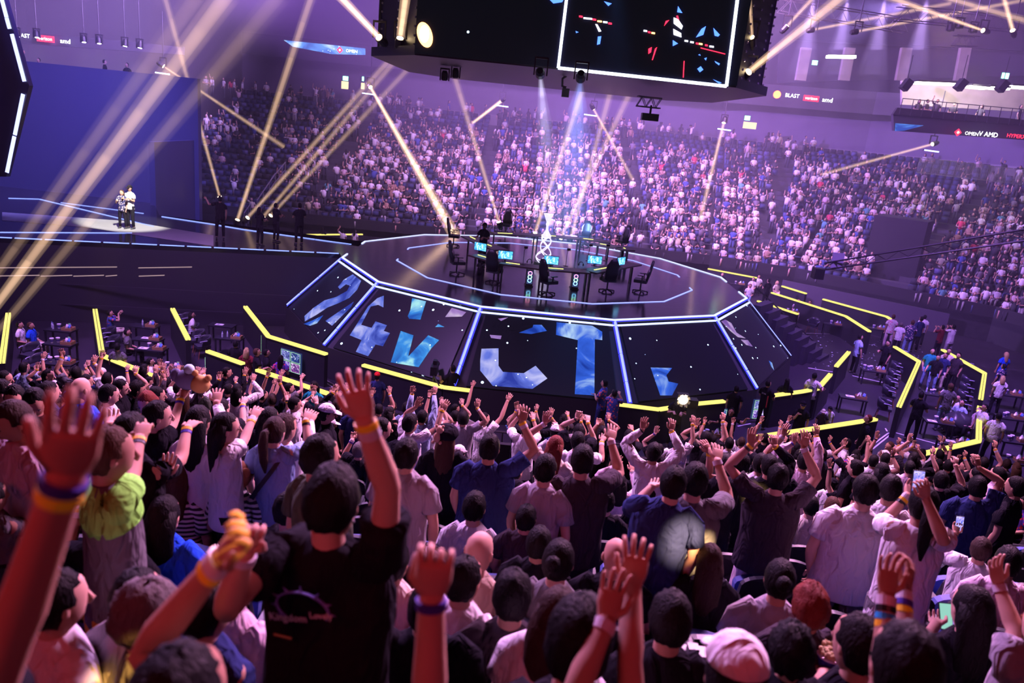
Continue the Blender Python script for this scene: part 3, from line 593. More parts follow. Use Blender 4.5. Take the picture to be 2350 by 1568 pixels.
truss('roof_truss', atY(2190, 92, 45), atY(2240, 96, 45), 'short low truss piece below the top right roof truss', .5, 4, m=mat('truss_metal'))
for i, (x, y, L_) in enumerate(((2180, 70, 'left of the pair'), (2200, 64, 'right of the pair'), (2232, 74, 'nearest the bright amber beam'))): moving_head(atY(x, y, 44.5), atY(x - 10, y + 80, 44), 'unlit black stage light below the top right truss, ' + L_, M_blk)
lamp_area('roof_warm', atY(2200, 60, 46), atY(2170, 60, 48), 500, 2, (1, .6, .3))
# rail and barrier along the top rows at right
tr = thing('barrier_fence', 'grey barrier fence along the top of the right stand', 'railing')
a_, b_ = atY(2112, 362, 52), atY(2370, 392, 52)
for i in range(6):
    p_, q_ = a_.lerp(b_, i / 6), a_.lerp(b_, (i + .94) / 6); g = G()
    g.bar(p_, q_, .04, .04); g.bar(p_ - Vector((0, 0, .95)), q_ - Vector((0, 0, .95)), .04, .04)
    for j in range(15): r_ = p_.lerp(q_, j / 14); g.bar(r_, r_ - Vector((0, 0, .95)), .02, .02, (0, 1, 0))
    g.build('fence_panel', mat('rail_metal2', (.35, .34, .38), .4, .5), tr)
# dark tower between the far and right stands
tag(G().box((23.6, 48.4, 2.9), (3.0, 2.6, 5.8), rz=-.6).build('vomitory_block', mat('drape_block', (.012, .011, .02), .8)), kind='structure')
# dark camera crane over the right
cr = thing('camera_crane', 'long black camera crane reaching in from the right over the floor', 'camera crane')
a_, b_ = atY(1890, 612, 36), atY(2360, 538, 33); d_ = b_ - a_; g = G()
for dz in (-.16, .16): g.tube([a_ + Vector((0, 0, dz)), b_ + Vector((0, 0, dz * 1.6))], [.04, .05], 5)
for i in range(18): g.tube([a_.lerp(b_, i / 18) + Vector((0, 0, .16 if i % 2 else -.16)), a_.lerp(b_, (i + 1) / 18) + Vector((0, 0, -.16 if i % 2 else .16))], [.02, .02], 4)
g.build('jib_arm', M_blk, cr); G().box(a_ + Vector((-.2, 0, -.35)), (.45, .5, .5)).build('camera_head', M_blk, cr)
G().box(a_ + Vector((.55, -.1, .35)), (.55, .05, .75)).build('monitor', mat('monitor_grey', (.3, .28, .4), .5), cr)
t = thing('floor_tube_light', 'standing white tube light behind the floor seating boxes at the right', 'lamp', at(1983, 668, .1)); 
G().bar((0, 0, 0), (.25, 0, 1.7), .1, .08).build('tube', emis('tube_pale', (.7, .68, 1), .9), t)
for t0 in (.02, .66): pass
tag(G().slab([atY(-60, 62, 58.3), atY(420, 108, 58.3), atY(420, 126, 58.3), atY(-60, 92, 58.3)], (0, 1, 0), .3).build('upper_fascia', mat('fascia_dark')), kind='structure')
# ================================================================== floor: seating-box walls, tables, chairs, tape
M_fw = mat('fence_black', (.018, .017, .026), .45)
FH = 1.15
def fence(pts, label, z=FH, closed=False):
    P = [at(x, y, z) for x, y in pts]; t = thing('box_wall', label, 'partition', (P[0].x, P[0].y, 0))
    o = Vector((P[0].x, P[0].y, 0))
    for i, (a, b) in enumerate(zip(P, P[1:])):
        a = Vector((a.x, a.y, 0)) - o; b = Vector((b.x, b.y, 0)) - o; d = (b - a).normalized()
        G().bar(a + Vector((0, 0, z / 2 - .04)), b + Vector((0, 0, z / 2 - .04)), .16, z - .08).build('panel', M_fw, t)
        n = d.cross(Vector((0, 0, 1))) * .045
        for s_ in (1, -1): G().bar(a + n * s_ + Vector((0, 0, z)), b + n * s_ + Vector((0, 0, z)), .062, .07).build('top_light', M_yel, t)
        G().bar(a + Vector((0, 0, z - .055)), b + Vector((0, 0, z - .055)), .19, .03).build('channel', M_blk, t)
    return t
FEN = [
 ([(19, 720), (4, 832)], 'low black wall with yellow light at the far left edge'),
 ([(218, 711), (235, 816), (377, 874)], 'bent black wall with yellow light around the second left seating box'),
 ([(396, 709), (432, 779)], 'short black wall with yellow light between two left seating boxes'),
 ([(563, 704), (616, 772), (749, 813)], 'bent black wall with yellow light and monitors left of the stage'),
 ([(476, 806), (558, 835)], 'short black wall with yellow light carrying a monitor, near the crowd'),
 ([(590, 849), (706, 888), (776, 911)], 'black wall with yellow light behind waving hands left of the camera'),
 ([(833, 838), (1018, 889), (1083, 897)], 'black wall with yellow light at the foot of the letters E and W'),
 ([(1417, 928), (1512, 940), (1596, 927), (1662, 921)], 'shallow V-shaped black wall with yellow light at the foot of the stage'),
 ([(1773, 908), (1839, 899), (1877, 892), (1906, 859)], 'bent black wall with yellow light behind the man in white printed T-shirt'),
 ([(1919, 841), (1948, 808)], 'short black wall with yellow light beside the light-blue shirted man'),
 ([(1725, 1005), (1873, 983), (2010, 962)], 'long black wall with yellow light just beyond the right half of the crowd'),
 ([(2063, 933), (2109, 830), (2053, 796)], 'bent black wall with yellow light beside the curved row of chairs'),
 ([(2163, 803), (2260, 857), (2251, 916)], 'bent black wall with yellow light behind the far right chairs'),
 ([(2248, 934), (2246, 1012), (2116, 1042)], 'bent black wall with yellow light at the lower right box'),
 ([(1625, 617), (1737, 638)], 'farthest black wall with yellow light right of the stage'),
 ([(1739, 691), (1831, 721)], 'black wall with yellow light nearest the stage steps at the right'),
 ([(1771, 672), (1850, 697), (1941, 726), (1996, 761)], 'long black wall with yellow light crossing the right floor'),
 ([(1795, 657), (1850, 674)], 'short black wall with yellow light behind the empty far chairs'),
 ([(1889, 687), (2035, 727), (2049, 736)], 'long black wall with yellow light along the back of the right floor'),
 ([(697, 539), (832, 538)], 'black wall with yellow light beyond the walkway')]
for p_, l_ in FEN: fence(p_, l_)
# dark barrier beyond the boxes at right
tag(G().slab([at(1798, 643, 1.2), at(2180, 721, 1.2), at(2180, 721, 1.2) - Vector((0, 0, 1.2)), at(1798, 643, 1.2) - Vector((0, 0, 1.2))], (0, 1, 0), .12).build('wall_floor_barrier', mat('barrier_violet', (.06, .05, .085), .6)), kind='structure')
# monitors on the walls: dark glass with lit tiles
M_scrb = mat('monitor_glass', (.01, .012, .03), .2, em=(.03, .06, .2), es=.6)
tiles = [emis('tile_a', (.30, .33, .75), 1.6), emis('tile_b', (.45, .25, .95), 1.3), emis('tile_c', (.04, .09, .3), 1.2), emis('tile_d', (.25, .1, .5), 1.3)]
eG = emis('tile_frame', (.45, .85, .55), .9)
def monitor(px, z, ang, wd, ht, label):
    c = at(*px, z); t = thing('monitor', label, 'monitor', c, ang)
    G().box((0, .03, 0), (wd, .05, ht)).build('screen', M_scrb, t)
    k = 0
    for i in (-1, 1):
        for j in (1, -1):
            G().box((i * wd * .245, -.006, j * ht * .245), (wd * .44, .01, ht * .44)).build('picture_tile', nebula('tile_neb%d' % (k % 4), (.02, .02, .12), ((.14, .16, .5), (.2, .08, .5), (.03, .08, .3), (.25, .05, .3))[k % 4], (.8, .75, 1), 1.2, 6, k), t)
            g = G(); x0, z0 = i * wd * .245, j * ht * .245
            for s_ in (-1, 1): g.box((x0, -.012, z0 + s_ * ht * .22), (wd * .44, .006, .014)); g.box((x0 + s_ * wd * .22, -.012, z0), (.014, .006, ht * .44))
            g.build('tile_border', eG, t); k += 1
def face_ang(a, b, z=FH):  # face of a wall towards the near side
    A, B = at(*a, z), at(*b, z); return math.atan2(B.y - A.y, B.x - A.x)
monitor((490, 846), .55, face_ang((476, 806), (558, 835)), .85, .6, 'monitor with tiled match views on the short wall near the crowd')
monitor((667, 830), .6, face_ang((616, 772), (749, 813)), .95, .75, 'monitor with tiled match views on the bent wall left of the stage')
monitor((866, 880), .55, face_ang((833, 838), (1018, 889)), 1.05, .75, 'monitor with tiled match views behind the red-capped man')
monitor((1632, 962), .5, 0.1, 1.0, .75, 'monitor with tiled match views beside the bright camera light')
monitor((1760, 940), .5, .25, 1.1, .7, 'monitor with tiled match views behind the woman in jeans')
monitor((1970, 996), .5, .3, .75, .6, 'monitor with tiled match views behind the red-haired man in black hoodie')
monitor((572, 748), .6, -1.15, .8, .75, 'narrow dark monitor on the outer slope of the bent wall, upper of two')
monitor((598, 785), .6, -1.15, .8, .75, 'narrow dark monitor on the outer slope of the bent wall, lower of two')
# white tape lines on the floor
TL = ['below the seated women', 'behind the right short wall', 'at the feet of the light-blue shirted man', 'behind the crowd near the camera light, longer', 'behind the crowd near the camera light, shorter', 'upper of the double line at the curved chairs', 'lower of the double line at the curved chairs', 'crossing the right box entrance', 'short one by the black hoodie', 'upper of two beyond the left bent wall', 'lower of two beyond the left bent wall', 'upper of two beside the stage corner at left', 'lower of two beside the stage corner at left', 'short one by the second left box']
for l_, (a, b) in zip(TL, (((1810, 764), (1905, 766)), ((1855, 844), (1915, 854)), ((1956, 862), (2028, 878)), ((1693, 978), (1723, 972)), ((1697, 968), (1712, 966)), ((2000, 1022), (2040, 993)), ((2003, 1030), (2050, 992)), ((2052, 992), (2155, 1020)), ((2032, 983), (2036, 990)),
    ((585, 702), (628, 702)), ((585, 718), (628, 718)), ((745, 870), (772, 885)), ((748, 878), (765, 889)), ((425, 838), (442, 852)))):
    A, B = at(*a, .012), at(*b, .012); t = thing('tape_line', 'white floor tape, ' + l_, 'tape', (A.x, A.y, .004), group='white tape lines on the event floor')
    G().bar((0, 0, 0), (B.x - A.x, B.y - A.y, 0), .05, .006).build('strip', M_tape, t)
# confetti on the floor
random.seed(3); cols = [mat('confetti_blue', (.2, .5, .9), .3), mat('confetti_pale', (.7, .75, .9), .3)]
for nm, q, n, m in (('confetti', [(1130, 935), (1440, 960), (1440, 1000), (1160, 985)], 420, cols[0]), ('confetti', [(1960, 740), (2110, 730), (2120, 830), (1960, 870)], 260, cols[1]), ('confetti', [(1810, 770), (1960, 760), (1900, 850), (1860, 850)], 60, cols[1])):
    P = [at(x, y, .02) for x, y in q]; g = G()
    for i in range(n):
        u, v = random.random(), random.random(); c = P[0].lerp(P[1], u).lerp(P[3].lerp(P[2], u), v)
        g.box((c.x, c.y, random.uniform(.012, .03)), (.07, .03, .004), R=Matrix.Rotation(random.uniform(0, 6), 3, 'Z') @ Matrix.Rotation(random.uniform(-.5, .5), 3, 'X'))
    tag(g.build(nm, m), 'scattered paper confetti on the dark floor', 'confetti', kind='stuff')
# ------------------------------------------------------------------ furniture
M_ch = mat('chair_shell', (.035, .035, .055), .35); M_leg = mat('chair_leg_wood', (.28, .1, .05), .5); M_tab = mat('table_black', (.02, .019, .03), .35)
def make_chair():
    t = thing('tub_chair', '', 'chair')
    g = G(); N = 9; vs = []; fs = []       # curved tub shell
    for j, (z, r, w_) in enumerate(((.42, .24, 1), (.52, .27, 1), (.66, .28, .9), (.82, .27, .62))):
        for i in range(N):
            q = math.radians(-115 * w_ + 230 * w_ * i / (N - 1)); top = z + (.0 if j < 3 else -.06 * abs(q))
            vs.append((r * math.sin(q), -r * math.cos(q) * 1.0, top))
    for j in range(3):
        for i in range(N - 1): fs.append((j * N + i, j * N + i + 1, (j + 1) * N + i + 1, (j + 1) * N + i))
    g.add(vs, fs); o = g.build('backrest', M_ch, t, True); md = o.modifiers.new('th', 'SOLIDIFY'); md.thickness = .035
    G().box((0, .02, .42), (.44, .46, .09)).build('seat', M_ch, t)
    G().tube([(-.28, -.06, .66), (-.30, .1, .665), (-.28, .2, .64)], [.02, .02, .02], 5).build('arm_edge', mat('piping_grey', (.35, .35, .5), .4), t)
    G().tube([(.28, -.06, .66), (.30, .1, .665), (.28, .2, .64)], [.02, .02, .02], 5).build('arm_edge', mat('piping_grey'), t)
    for sx in (-1, 1):
        for sy in (-1, 1): G().tube([(sx * .17, sy * .17, .4), (sx * .24, sy * .24, 0)], [.02, .012], 5).build('leg', M_leg, t)
    return t
CHAIRS = [((70, 788), 2.9, 'empty tub chair at the far left, farthest from the crowd'), ((72, 812), 2.9, 'empty tub chair at the far left, middle of the row'), ((88, 838), 2.9, 'empty tub chair at the far left, nearest the crowd'),
 ((248, 772), 2.2, 'tub chair under the man filming with a phone'), ((256, 792), 2.2, 'empty tub chair between the filming man and the man in dark T-shirt'),
 ((440, 764), 2.3, 'tub chair under the lone woman on the left floor'), ((452, 778), 2.3, 'empty tub chair next to the lone woman'), ((466, 792), 2.3, 'empty tub chair nearest the short monitor wall'), ((424, 738), 2.3, 'empty tub chair beyond the lone woman'),
 ((1866, 745), 2.5, 'empty tub chair with wooden legs right of the two seated women'), ((1905, 712), .2, 'empty dark chair along the back wall, first'), ((1930, 718), .2, 'empty dark chair along the back wall, second'), ((1973, 734), .2, 'empty dark chair along the back wall, third'), ((1995, 740), .2, 'empty dark chair along the back wall, fourth'),
 ((1822, 680), .2, 'empty dark chair near the far bent wall'),
 ((2030, 935), -2.0, 'empty tub chair nearest the crowd in the curved row'), ((2040, 905), -2.0, 'second empty tub chair of the curved row'), ((2046, 884), -2.0, 'third empty tub chair of the curved row'), ((2052, 866), -2.0, 'fourth empty tub chair of the curved row'), ((2058, 848), -2.0, 'fifth empty tub chair of the curved row'), ((2064, 832), -2.0, 'sixth empty tub chair of the curved row'), ((2070, 818), -2.0, 'seventh, farthest tub chair of the curved row'),
 ((2208, 935), -1.8, 'empty tub chair of the far right row, nearest'), ((2212, 915), -1.8, 'empty tub chair of the far right row, second'), ((2216, 897), -1.8, 'empty tub chair of the far right row, third'), ((2220, 880), -1.8, 'empty tub chair of the far right row, fourth'), ((2224, 864), -1.8, 'empty tub chair of the far right row, fifth'), ((2226, 848), -1.8, 'empty tub chair of the far right row, sixth')]
ch0 = make_chair()
for i, (px, rz, l_) in enumerate(CHAIRS):
    p = at(*px, .45); o = ch0 if i == 0 else dup(ch0); o.location = (p.x, p.y, 0); o.rotation_euler[2] = rz; o['label'] = l_; o['group'] = 'tub chairs on the floor'
M_box = mat('snack_tray', (.42, .24, .12), .6); M_cup = mat('cup_white', (.75, .7, .85), .4); M_cupb = mat('cup_print', (.12, .08, .45), .4)
def make_table():
    t = thing('low_table', '', 'table'); G().box((0, 0, .6), (.95, .5, .05)).build('table_top', M_tab, t)
    for sx in (-1, 1):
        for sy in (-1, 1): G().box((sx * .43, sy * .21, .29), (.05, .05, .57)).build('leg', M_tab, t)
    return t
def make_tray():
    t = thing('snack_tray', '', 'tray'); g = G()
    g.box((0, 0, .01), (.36, .26, .02)); g.box((0, .13, .05), (.36, .015, .1)); g.box((0, -.13, .05), (.36, .015, .1)); g.box((.18, 0, .05), (.015, .26, .1)); g.box((-.18, 0, .05), (.015, .26, .1)); g.build('box', M_box, t)
    for i, (x, y, c) in enumerate(((-.1, .02, (.8, .75, .85)), (.0, .05, (.15, .5, .2)), (.1, .0, (.75, .12, .15)), (.05, -.06, (.15, .3, .75)), (-.05, -.06, (.8, .7, .75)))):
        g = G().add([(-.05, 0, 0), (.05, 0, 0), (.055, .03, .1), (.04, 0, .2), (-.04, .01, .2), (-.055, .03, .1), (0, -.03, .1)], [(0, 1, 2, 6), (6, 2, 3), (6, 3, 4), (6, 4, 5), (0, 6, 5), (1, 0, 5, 2), (2, 5, 4, 3)])
        o = g.build('snack_bag', mat('bag%d' % i, c, .3), t); o.location = (x, y, .02); o.rotation_euler = (.2 * (i - 2), .25 * (2 - i), i)
    return t
def make_cup():
    t = thing('paper_cup', '', 'cup'); G().tube([(0, 0, 0), (0, 0, .15)], [.045, .065], 12).build('cup', M_cup, t); G().tube([(0, 0, .05), (0, 0, .11)], [.053, .0605], 12, cap=False).build('printed_band', M_cupb, t)
    G().tube([(0, 0, .15), (0, 0, .165)], [.07, .066], 12).build('lid', M_cup, t); return t
def make_bottle():
    t = thing('water_bottle', '', 'bottle'); G().tube([(0, 0, 0), (0, 0, .14), (0, 0, .18), (0, 0, .21)], [.032, .032, .014, .014], 10).build('bottle', mat('clear_plastic', (.6, .65, .85), .1, spec=.8), t)
    G().tube([(0, 0, .205), (0, 0, .225)], [.016, .016], 8).build('cap', mat('cap_blue', (.2, .3, .8), .4), t); return t
def make_paper():
    t = thing('paper_sheet', '', 'paper'); G().box((0, 0, .003), (.3, .21, .004)).build('sheet', mat('paper', (.8, .78, .85), .6), t); G().box((-.05, 0, .006), (.1, .05, .002)).build('printed_mark', mat('ink', (.05, .05, .1), .6), t); return t
tb0, ty0, cu0, bo0, pa0 = make_table(), make_tray(), make_cup(), make_bottle(), make_paper(); used = set()
TB = [((140, 756), 0, 'tcbb', 'beside the far left pair, farthest'), ((138, 788), 0, 'tcc', 'beside the far left pair, middle'), ((136, 832), 0, 'tccb', 'at the far left, nearest the crowd'),
 ((332, 748), 0, 'tb', 'farthest in the second left box'), ((340, 778), 0, 'tp', 'middle of the second left box'), ((348, 800), 0, 'tcp', 'by the man in dark T-shirt'), ((388, 845), -.15, 'tcp', 'at the corner of the second left box'),
 ((510, 746), 0, 'p', 'with one white sheet beside the lone woman'), ((527, 775), 0, 'tbb', 'near the short monitor wall'), ((1692, 652), 0, 'tc', 'beside the stage corner'),
 ((1812, 716), -.2, 'tc', 'by the two seated women'), ((1912, 744), -.2, 'tc', 'under the long right wall'), ((2010, 754), -.2, 'tc', 'by the man in floral shirt'), ((1952, 725), -.2, 't', 'between the empty back chairs'),
 ((2005, 850), -.15, 'tccc', 'between the two standing men'), ((1958, 912), -.2, 'tp', 'standing alone on the open floor'), ((1630, 1000), .1, 'tcc', 'behind the crowd near the camera light'),
 ((2150, 905), -.2, 'tccb', 'among the standing group at the right'), ((2155, 968), -.2, 'tcp', 'by the jacket-covered chair'), ((2075, 1030), -.25, 'tcp', 'at the near corner of the right box'), ((2190, 1016), -.2, 'tp', 'inside the lower right corner wall'),
 ((2316, 905), -.1, 'tcc', 'behind the blonde woman'), ((2318, 958), -.1, 'tcc', 'by the white-shirted man'), ((2330, 1012), -.1, 'tccb', 'at the far right edge'), ((2322, 1058), -.1, 'tc', 'at the lower right edge')]
for i, (px, rz, items, l_) in enumerate(TB):
    p = at(*px, .62); o = tb0 if i == 0 else dup(tb0); o.location = (p.x, p.y, 0); o.rotation_euler[2] = rz; o['label'] = 'low black table ' + l_; o['group'] = 'low black tables on the floor'
    slots = [(.26, 0), (-.1, .06), (-.24, -.06), (-.36, .08)] if items[0] == 't' else [(-.1, 0)]; nn = {}
    for k, ch in enumerate(items):
        src, nm = {'t': (ty0, 'cardboard snack tray'), 'c': (cu0, 'printed paper cup'), 'b': (bo0, 'clear water bottle'), 'p': (pa0, 'white paper sheet')}[ch]
        x, y = slots[min(k, 3)]; q = src if ch not in used else dup(src); used.add(ch)
        c_, s_ = math.cos(rz), math.sin(rz); q.location = (p.x + x * c_ - y * s_, p.y + x * s_ + y * c_, .627); q.rotation_euler[2] = rz + (k * .7 if ch == 'c' else 0)
        nn[ch] = nn.get(ch, 0) + 1; side = ('', ', second one', ', third one')[nn[ch] - 1]
        q['label'] = nm + ' on the low table ' + l_ + side; q['group'] = nm + 's on the low tables'
# ------------------------------------------------------------------ steps beside the last panel
sp = thing('stage_steps', 'dark steps descending from the stage corner to the right floor', 'stairs')
A, B = at(1735, 700, 2.9), at(1870, 822, .15)
for i in range(9):
    c = A.lerp(B, i / 8); z = 2.9 - 2.75 * i / 8; G().bar((c.x, c.y - .1, z / 2), (c.x + .9, c.y + 1.1, z / 2), .36, z).build('step', mat('step_dark', (.03, .028, .045), .5), sp)
G().bar(A + Vector((.25, 1.2, .5)), B + Vector((.25, 1.2, .5)), .04, .05).build('handrail', mat('rail_metal'), sp)
# ------------------------------------------------------------------ on the stage: desks, chairs, PCs, trophy
M_desk = mat('desk_brown', (.09, .055, .05), .4)
M_dl = emis('desk_led', (.95, 1, .2), 3)
def desk(pts, label, side=1):
    P = [at(x, y, SZ + .78) for x, y in pts]; t = thing('player_desk', label, 'desk', (P[0].x, P[0].y, SZ)); o = Vector((P[0].x, P[0].y, SZ))
    for a, b in zip(P, P[1:]):
        a = a - o; b = b - o; d = (b - a); L_ = d.length; G().bar(a, b, .75, .06).build('desk_top', M_desk, t)
        G().bar(a + d * .12 + Vector((0, 0, .036)), a + d * .45 + Vector((0, 0, .036)), .04, .012).build('desk_light', M_dl, t)
        for q in (.04, .96):
            c = a + d * q; G().box((c.x, c.y, .37), (.06, .5, .74)).build('leg', M_blk, t)
    return t
desk([(1090, 585), (1150, 603), (1245, 616), (1350, 624), (1455, 605)], 'long curved player desk at the front of the stage')
desk([(1075, 543), (1110, 560), (1150, 575)], 'left wing of the player desks beside the standing player')
desk([(1370, 560), (1430, 570), (1440, 575)], 'right wing of the player desks')
desk([(1130, 536), (1230, 540), (1330, 548), (1400, 556)], 'rear player desk behind the trophy')
M_gc = mat('gaming_chair_black', (.015, .014, .022), .4); M_gp = mat('gaming_chair_pale', (.5, .36, .42), .5)
def make_gchair():
    t = thing('gaming_chair', '', 'chair')
    G().tube([(0, -.2, .5), (0, -.27, .8), (0, -.32, 1.1), (0, -.36, 1.32)], [(.24, .05), (.27, .06), (.25, .06), (.13, .05)], 12).build('backrest', M_gc, t, True)
    for s_ in (-1, 1): G().tube([(s_ * .22, -.2, .75), (s_ * .24, -.27, .95), (s_ * .17, -.3, 1.12)], [.03, .045, .02], 6).build('side_panel', M_gp, t, True)
    g = G(); g.box((0, .02, .48), (.5, .5, .12)); g.build('seat', M_gc, t)
    for s_ in (-1, 1): g = G(); g.box((s_ * .3, 0, .72), (.07, .28, .03)); g.bar((s_ * .3, -.05, .48), (s_ * .3, -.05, .72), .04, .04, (0, 1, 0)); g.build('armrest', M_gc, t)
    G().tube([(0, 0, .1), (0, 0, .44)], [.03, .03], 8).build('gas_lift', M_blk, t)
    g = G()
    for i in range(5): q = i * 2 * PI / 5; g.bar((0, 0, .1), (.3 * math.cos(q), .3 * math.sin(q), .06), .05, .04); g.ball((.3 * math.cos(q), .3 * math.sin(q), .035), .035, 6, 4)
    g.build('star_base', M_blk, t); return t
gc0 = make_gchair()
for i, (x, y, rz, l_) in enumerate(((1047, 630, -1.2, 'black gaming chair beside the standing player'), (1132, 650, -.4, 'black gaming chair at the left end of the front desk'), (1255, 676, -.9, 'black gaming chair with pale side wings at the front middle'), (1392, 670, .3, 'black gaming chair under the desk right of the glowing tower'), (1468, 672, 1.3, 'black gaming chair with pale edge at the right end of the desk'), (1160, 537, 3.0, 'dark gaming chair seen above the rear desk'), (1040, 565, -1.6, 'dark gaming chair behind the left monitor'), (1425, 575, 2.2, 'dark gaming chair at the right rear of the stage'), (1340, 565, 2.9, 'dark gaming chair behind the trophy'))):
    p = at(x, y, SZ); o = gc0 if i == 0 else dup(gc0); o.location = (p.x, p.y, SZ); o.rotation_euler[2] = rz; o['label'] = l_; o['group'] = 'gaming chairs on the stage'
def rings(parent, x, y, zs, r=.055):
    for k, z in enumerate(zs):
        g = G(); P = [(x + r * math.cos(q), y, z + r * math.sin(q)) for q in [i * PI / 8 for i in range(17)]]; g.tube(P, [.011] * 17, 5, (0, 1, 0), cap=False)
        g.build('fan_ring', emis('fan%d' % k, ((1, .2, .5), (.3, 1, .4), (.2, .6, 1))[k], 5), parent)
pc0 = None
for i, (x, y, l_) in enumerate(((1213, 655, 'glowing PC tower left of the middle gaming chair'), (1317, 662, 'glowing PC tower right of the middle gaming chair'))):
    p = at(x, y, SZ)
    if pc0 is None:
        pc0 = t = thing('pc_tower', '', 'computer', (p.x, p.y, SZ), .05); G().box((0, 0, .34), (.26, .5, .6)).build('case', M_blk, t); rings(t, 0, -.262, (.52, .38, .24), .07)
        g = G(); g.box((.14, 0, .02), (.04, .5, .04)); g.box((-.14, 0, .02), (.04, .5, .04)); g.build('foot', M_blk, t)
        G().box((0, -.255, .36), (.22, .01, .5)).build('front_glass', mat('pc_glass', (.02, .03, .06), .1, em=(.1, .15, .4), es=.4), t)
    else: t = dup(pc0, (p.x, p.y, SZ), .05)
    t['label'] = l_
MS = [(1103, 567, 'blue-lit monitor beside the standing player', -.5), (1160, 586, 'blue-lit monitor behind the left gaming chair', .1), (1265, 598, 'blue-lit monitor in front of the trophy base', 0), (1365, 597, 'blue-lit monitor right of the trophy', 0), (1425, 600, 'narrow blue-lit monitor at the right end of the desk', .9)]
for i, (x, y, l_, rz) in enumerate(MS):
    p = at(x, y, SZ + 1.05); t = thing('desk_monitor', l_, 'monitor', (p.x, p.y, SZ + .81), rz); G().box((0, 0, .25), (.58, .03, .34)).build('bezel', M_blk, t)
    G().box((0, -.02, .25), (.54, .012, .3)).build('screen', nebula('mon_neb', (.02, .2, .6), (.1, .5, .9), (.8, .9, .9), 1.8, 5, 9), t); G().bar((0, .03, 0), (0, .03, .15), .05, .04, (0, 1, 0)).build('stand', M_blk, t); G().box((0, .03, .005), (.22, .16, .012)).build('foot', M_blk, t)
for i, (x, y, l_) in enumerate(((1200, 608, 'black microphone stand left of the trophy'), (1298, 612, 'black microphone stand right of the trophy'), (1349, 600, 'black microphone stand by the right monitor'), (1388, 600, 'black microphone stand between the right monitors'))):
    p = at(x, y, SZ + .8); t = thing('microphone_stand', l_, 'microphone', (p.x, p.y, SZ + .81)); G().tube([(0, 0, 0), (0, 0, .55), (.04, 0, .62)], [.012] * 3, 5).build('pole', M_blk, t); G().box((.05, 0, .66), (.14, .12, .08)).build('microphone', M_blk, t); G().tube([(0, 0, 0), (0, 0, .015)], [.1, .1], 10).build('base', M_blk, t)
for i, (x, y, l_) in enumerate(((1215, 605, 'black headset on the desk left of the middle chair'), (1333, 611, 'black headset on the desk right of the glowing tower'))):
    p = at(x, y, SZ + .8); t = thing('headset', l_, 'headset', (p.x, p.y, SZ + .81)); P = [(.09 * math.cos(q), 0, .06 + .1 * math.sin(q)) for q in [PI * k / 8 for k in range(9)]]; G().tube(P, [.015] * 9, 5, (0, 1, 0)).build('band', M_blk, t)
    for s_ in (-1, 1): G().ball((s_ * .09, 0, .05), (.03, .05, .05), 8, 5).build('ear_cup', M_blk, t)
# trophy
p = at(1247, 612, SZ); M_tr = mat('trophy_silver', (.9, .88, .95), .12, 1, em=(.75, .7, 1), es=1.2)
tr_ = thing('trophy', 'tall glowing silver trophy with twisted lattice base and cup on top', 'trophy', (p.x, p.y + .5, SZ))
G().tube([(0, 0, 0), (0, 0, .12)], [.45, .42], 16).build('plinth', M_blk, tr_)
for ph in (0, PI * 2 / 3, PI * 4 / 3):
    for sg in (1, -1):
        P = []; 
        for k in range(19): t_ = k / 18; r_ = .36 - .2 * t_ + .04 * math.sin(t_ * 9); q = ph + sg * t_ * 5.2; P.append((r_ * math.cos(q), r_ * math.sin(q), .12 + t_ * 1.15))
        G().tube(P, [.022] * 19, 6).build('twisted_strand', M_tr, tr_, True)
G().tube([(0, 0, 1.2), (0, 0, 1.3), (0, 0, 1.4), (0, 0, 1.55), (0, 0, 1.7), (0, 0, 1.8), (0, 0, 1.88)], [.2, .22, .13, .06, .05, .08, .05], 14).build('stem', M_tr, tr_, True)
G().tube([(0, 0, 1.86), (0, 0, 1.95), (0, 0, 2.1), (0, 0, 2.25)], [.05, .09, .15, .22], 16).build('cup', M_tr, tr_, True)
# crowd rail and steps at the far-left of the far stand
for i, (a, b, Y) in enumerate((((590, 460), (632, 398), 46), ((632, 400), (655, 372), 50), ((560, 490), (575, 468), 44))):
    A, B = atY(*a, Y), atY(*b, Y + 2); t = thing('stair_rail', 'grey stair rail beside the far left aisle, ' + ('middle', 'upper', 'lower')[i] + ' of three', 'railing', A); g = G(); d = B - A
    g.bar((0, 0, .0), d, .05, .05); g.bar((0, 0, -.5), d - Vector((0, 0, .5)), .04, .04)
    for k in range(4): g.bar(d * (k / 3), d * (k / 3) - Vector((0, 0, 1)), .05, .05, (0, 1, 0))
    g.build('rail', mat('rail_metal2'), t)
# ================================================================== people
SKINS = [mat('skin_a', (.56, .31, .23), .62, spec=.2), mat('skin_b', (.46, .25, .18), .62, spec=.2), mat('skin_c', (.64, .38, .29), .62, spec=.2)]
M_eye = mat('eye_dark', (.03, .02, .02), .3); M_lip = mat('lip', (.45, .16, .15), .5)
HC = {'K': (.006, .005, .006), 'B': (.07, .035, .02), 'R': (.16, .03, .02), 'Y': (.5, .34, .16), 'G': (.13, .11, .11), 'D': (.035, .02, .016)}
CC = {'W': (.80, .77, .80), 'K': (.013, .012, .017), 'G': (.13, .125, .14), 'L': (.36, .33, .38), 'N': (.025, .035, .12), 'B': (.02, .09, .75), 'Y': (.62, .33, .05), 'T': (.45, .36, .28),
      'R': (.7, .03, .03), 'M': (.28, .80, .12), 'P': (.68, .50, .60), 'D': (.045, .035, .045), 'O': (.07, .08, .06), 'E': (.02, .28, .34), 'S': (.38, .50, .72), 'F': (.35, .06, .22), 'C': (.75, .66, .55), 'J': (.22, .32, .55), 'A': (.16, .02, .03)}
def hairmat(c): return foldmat('hair_' + c, HC[c], .62, .14, 26, .008, 1, (3, 3, 1))
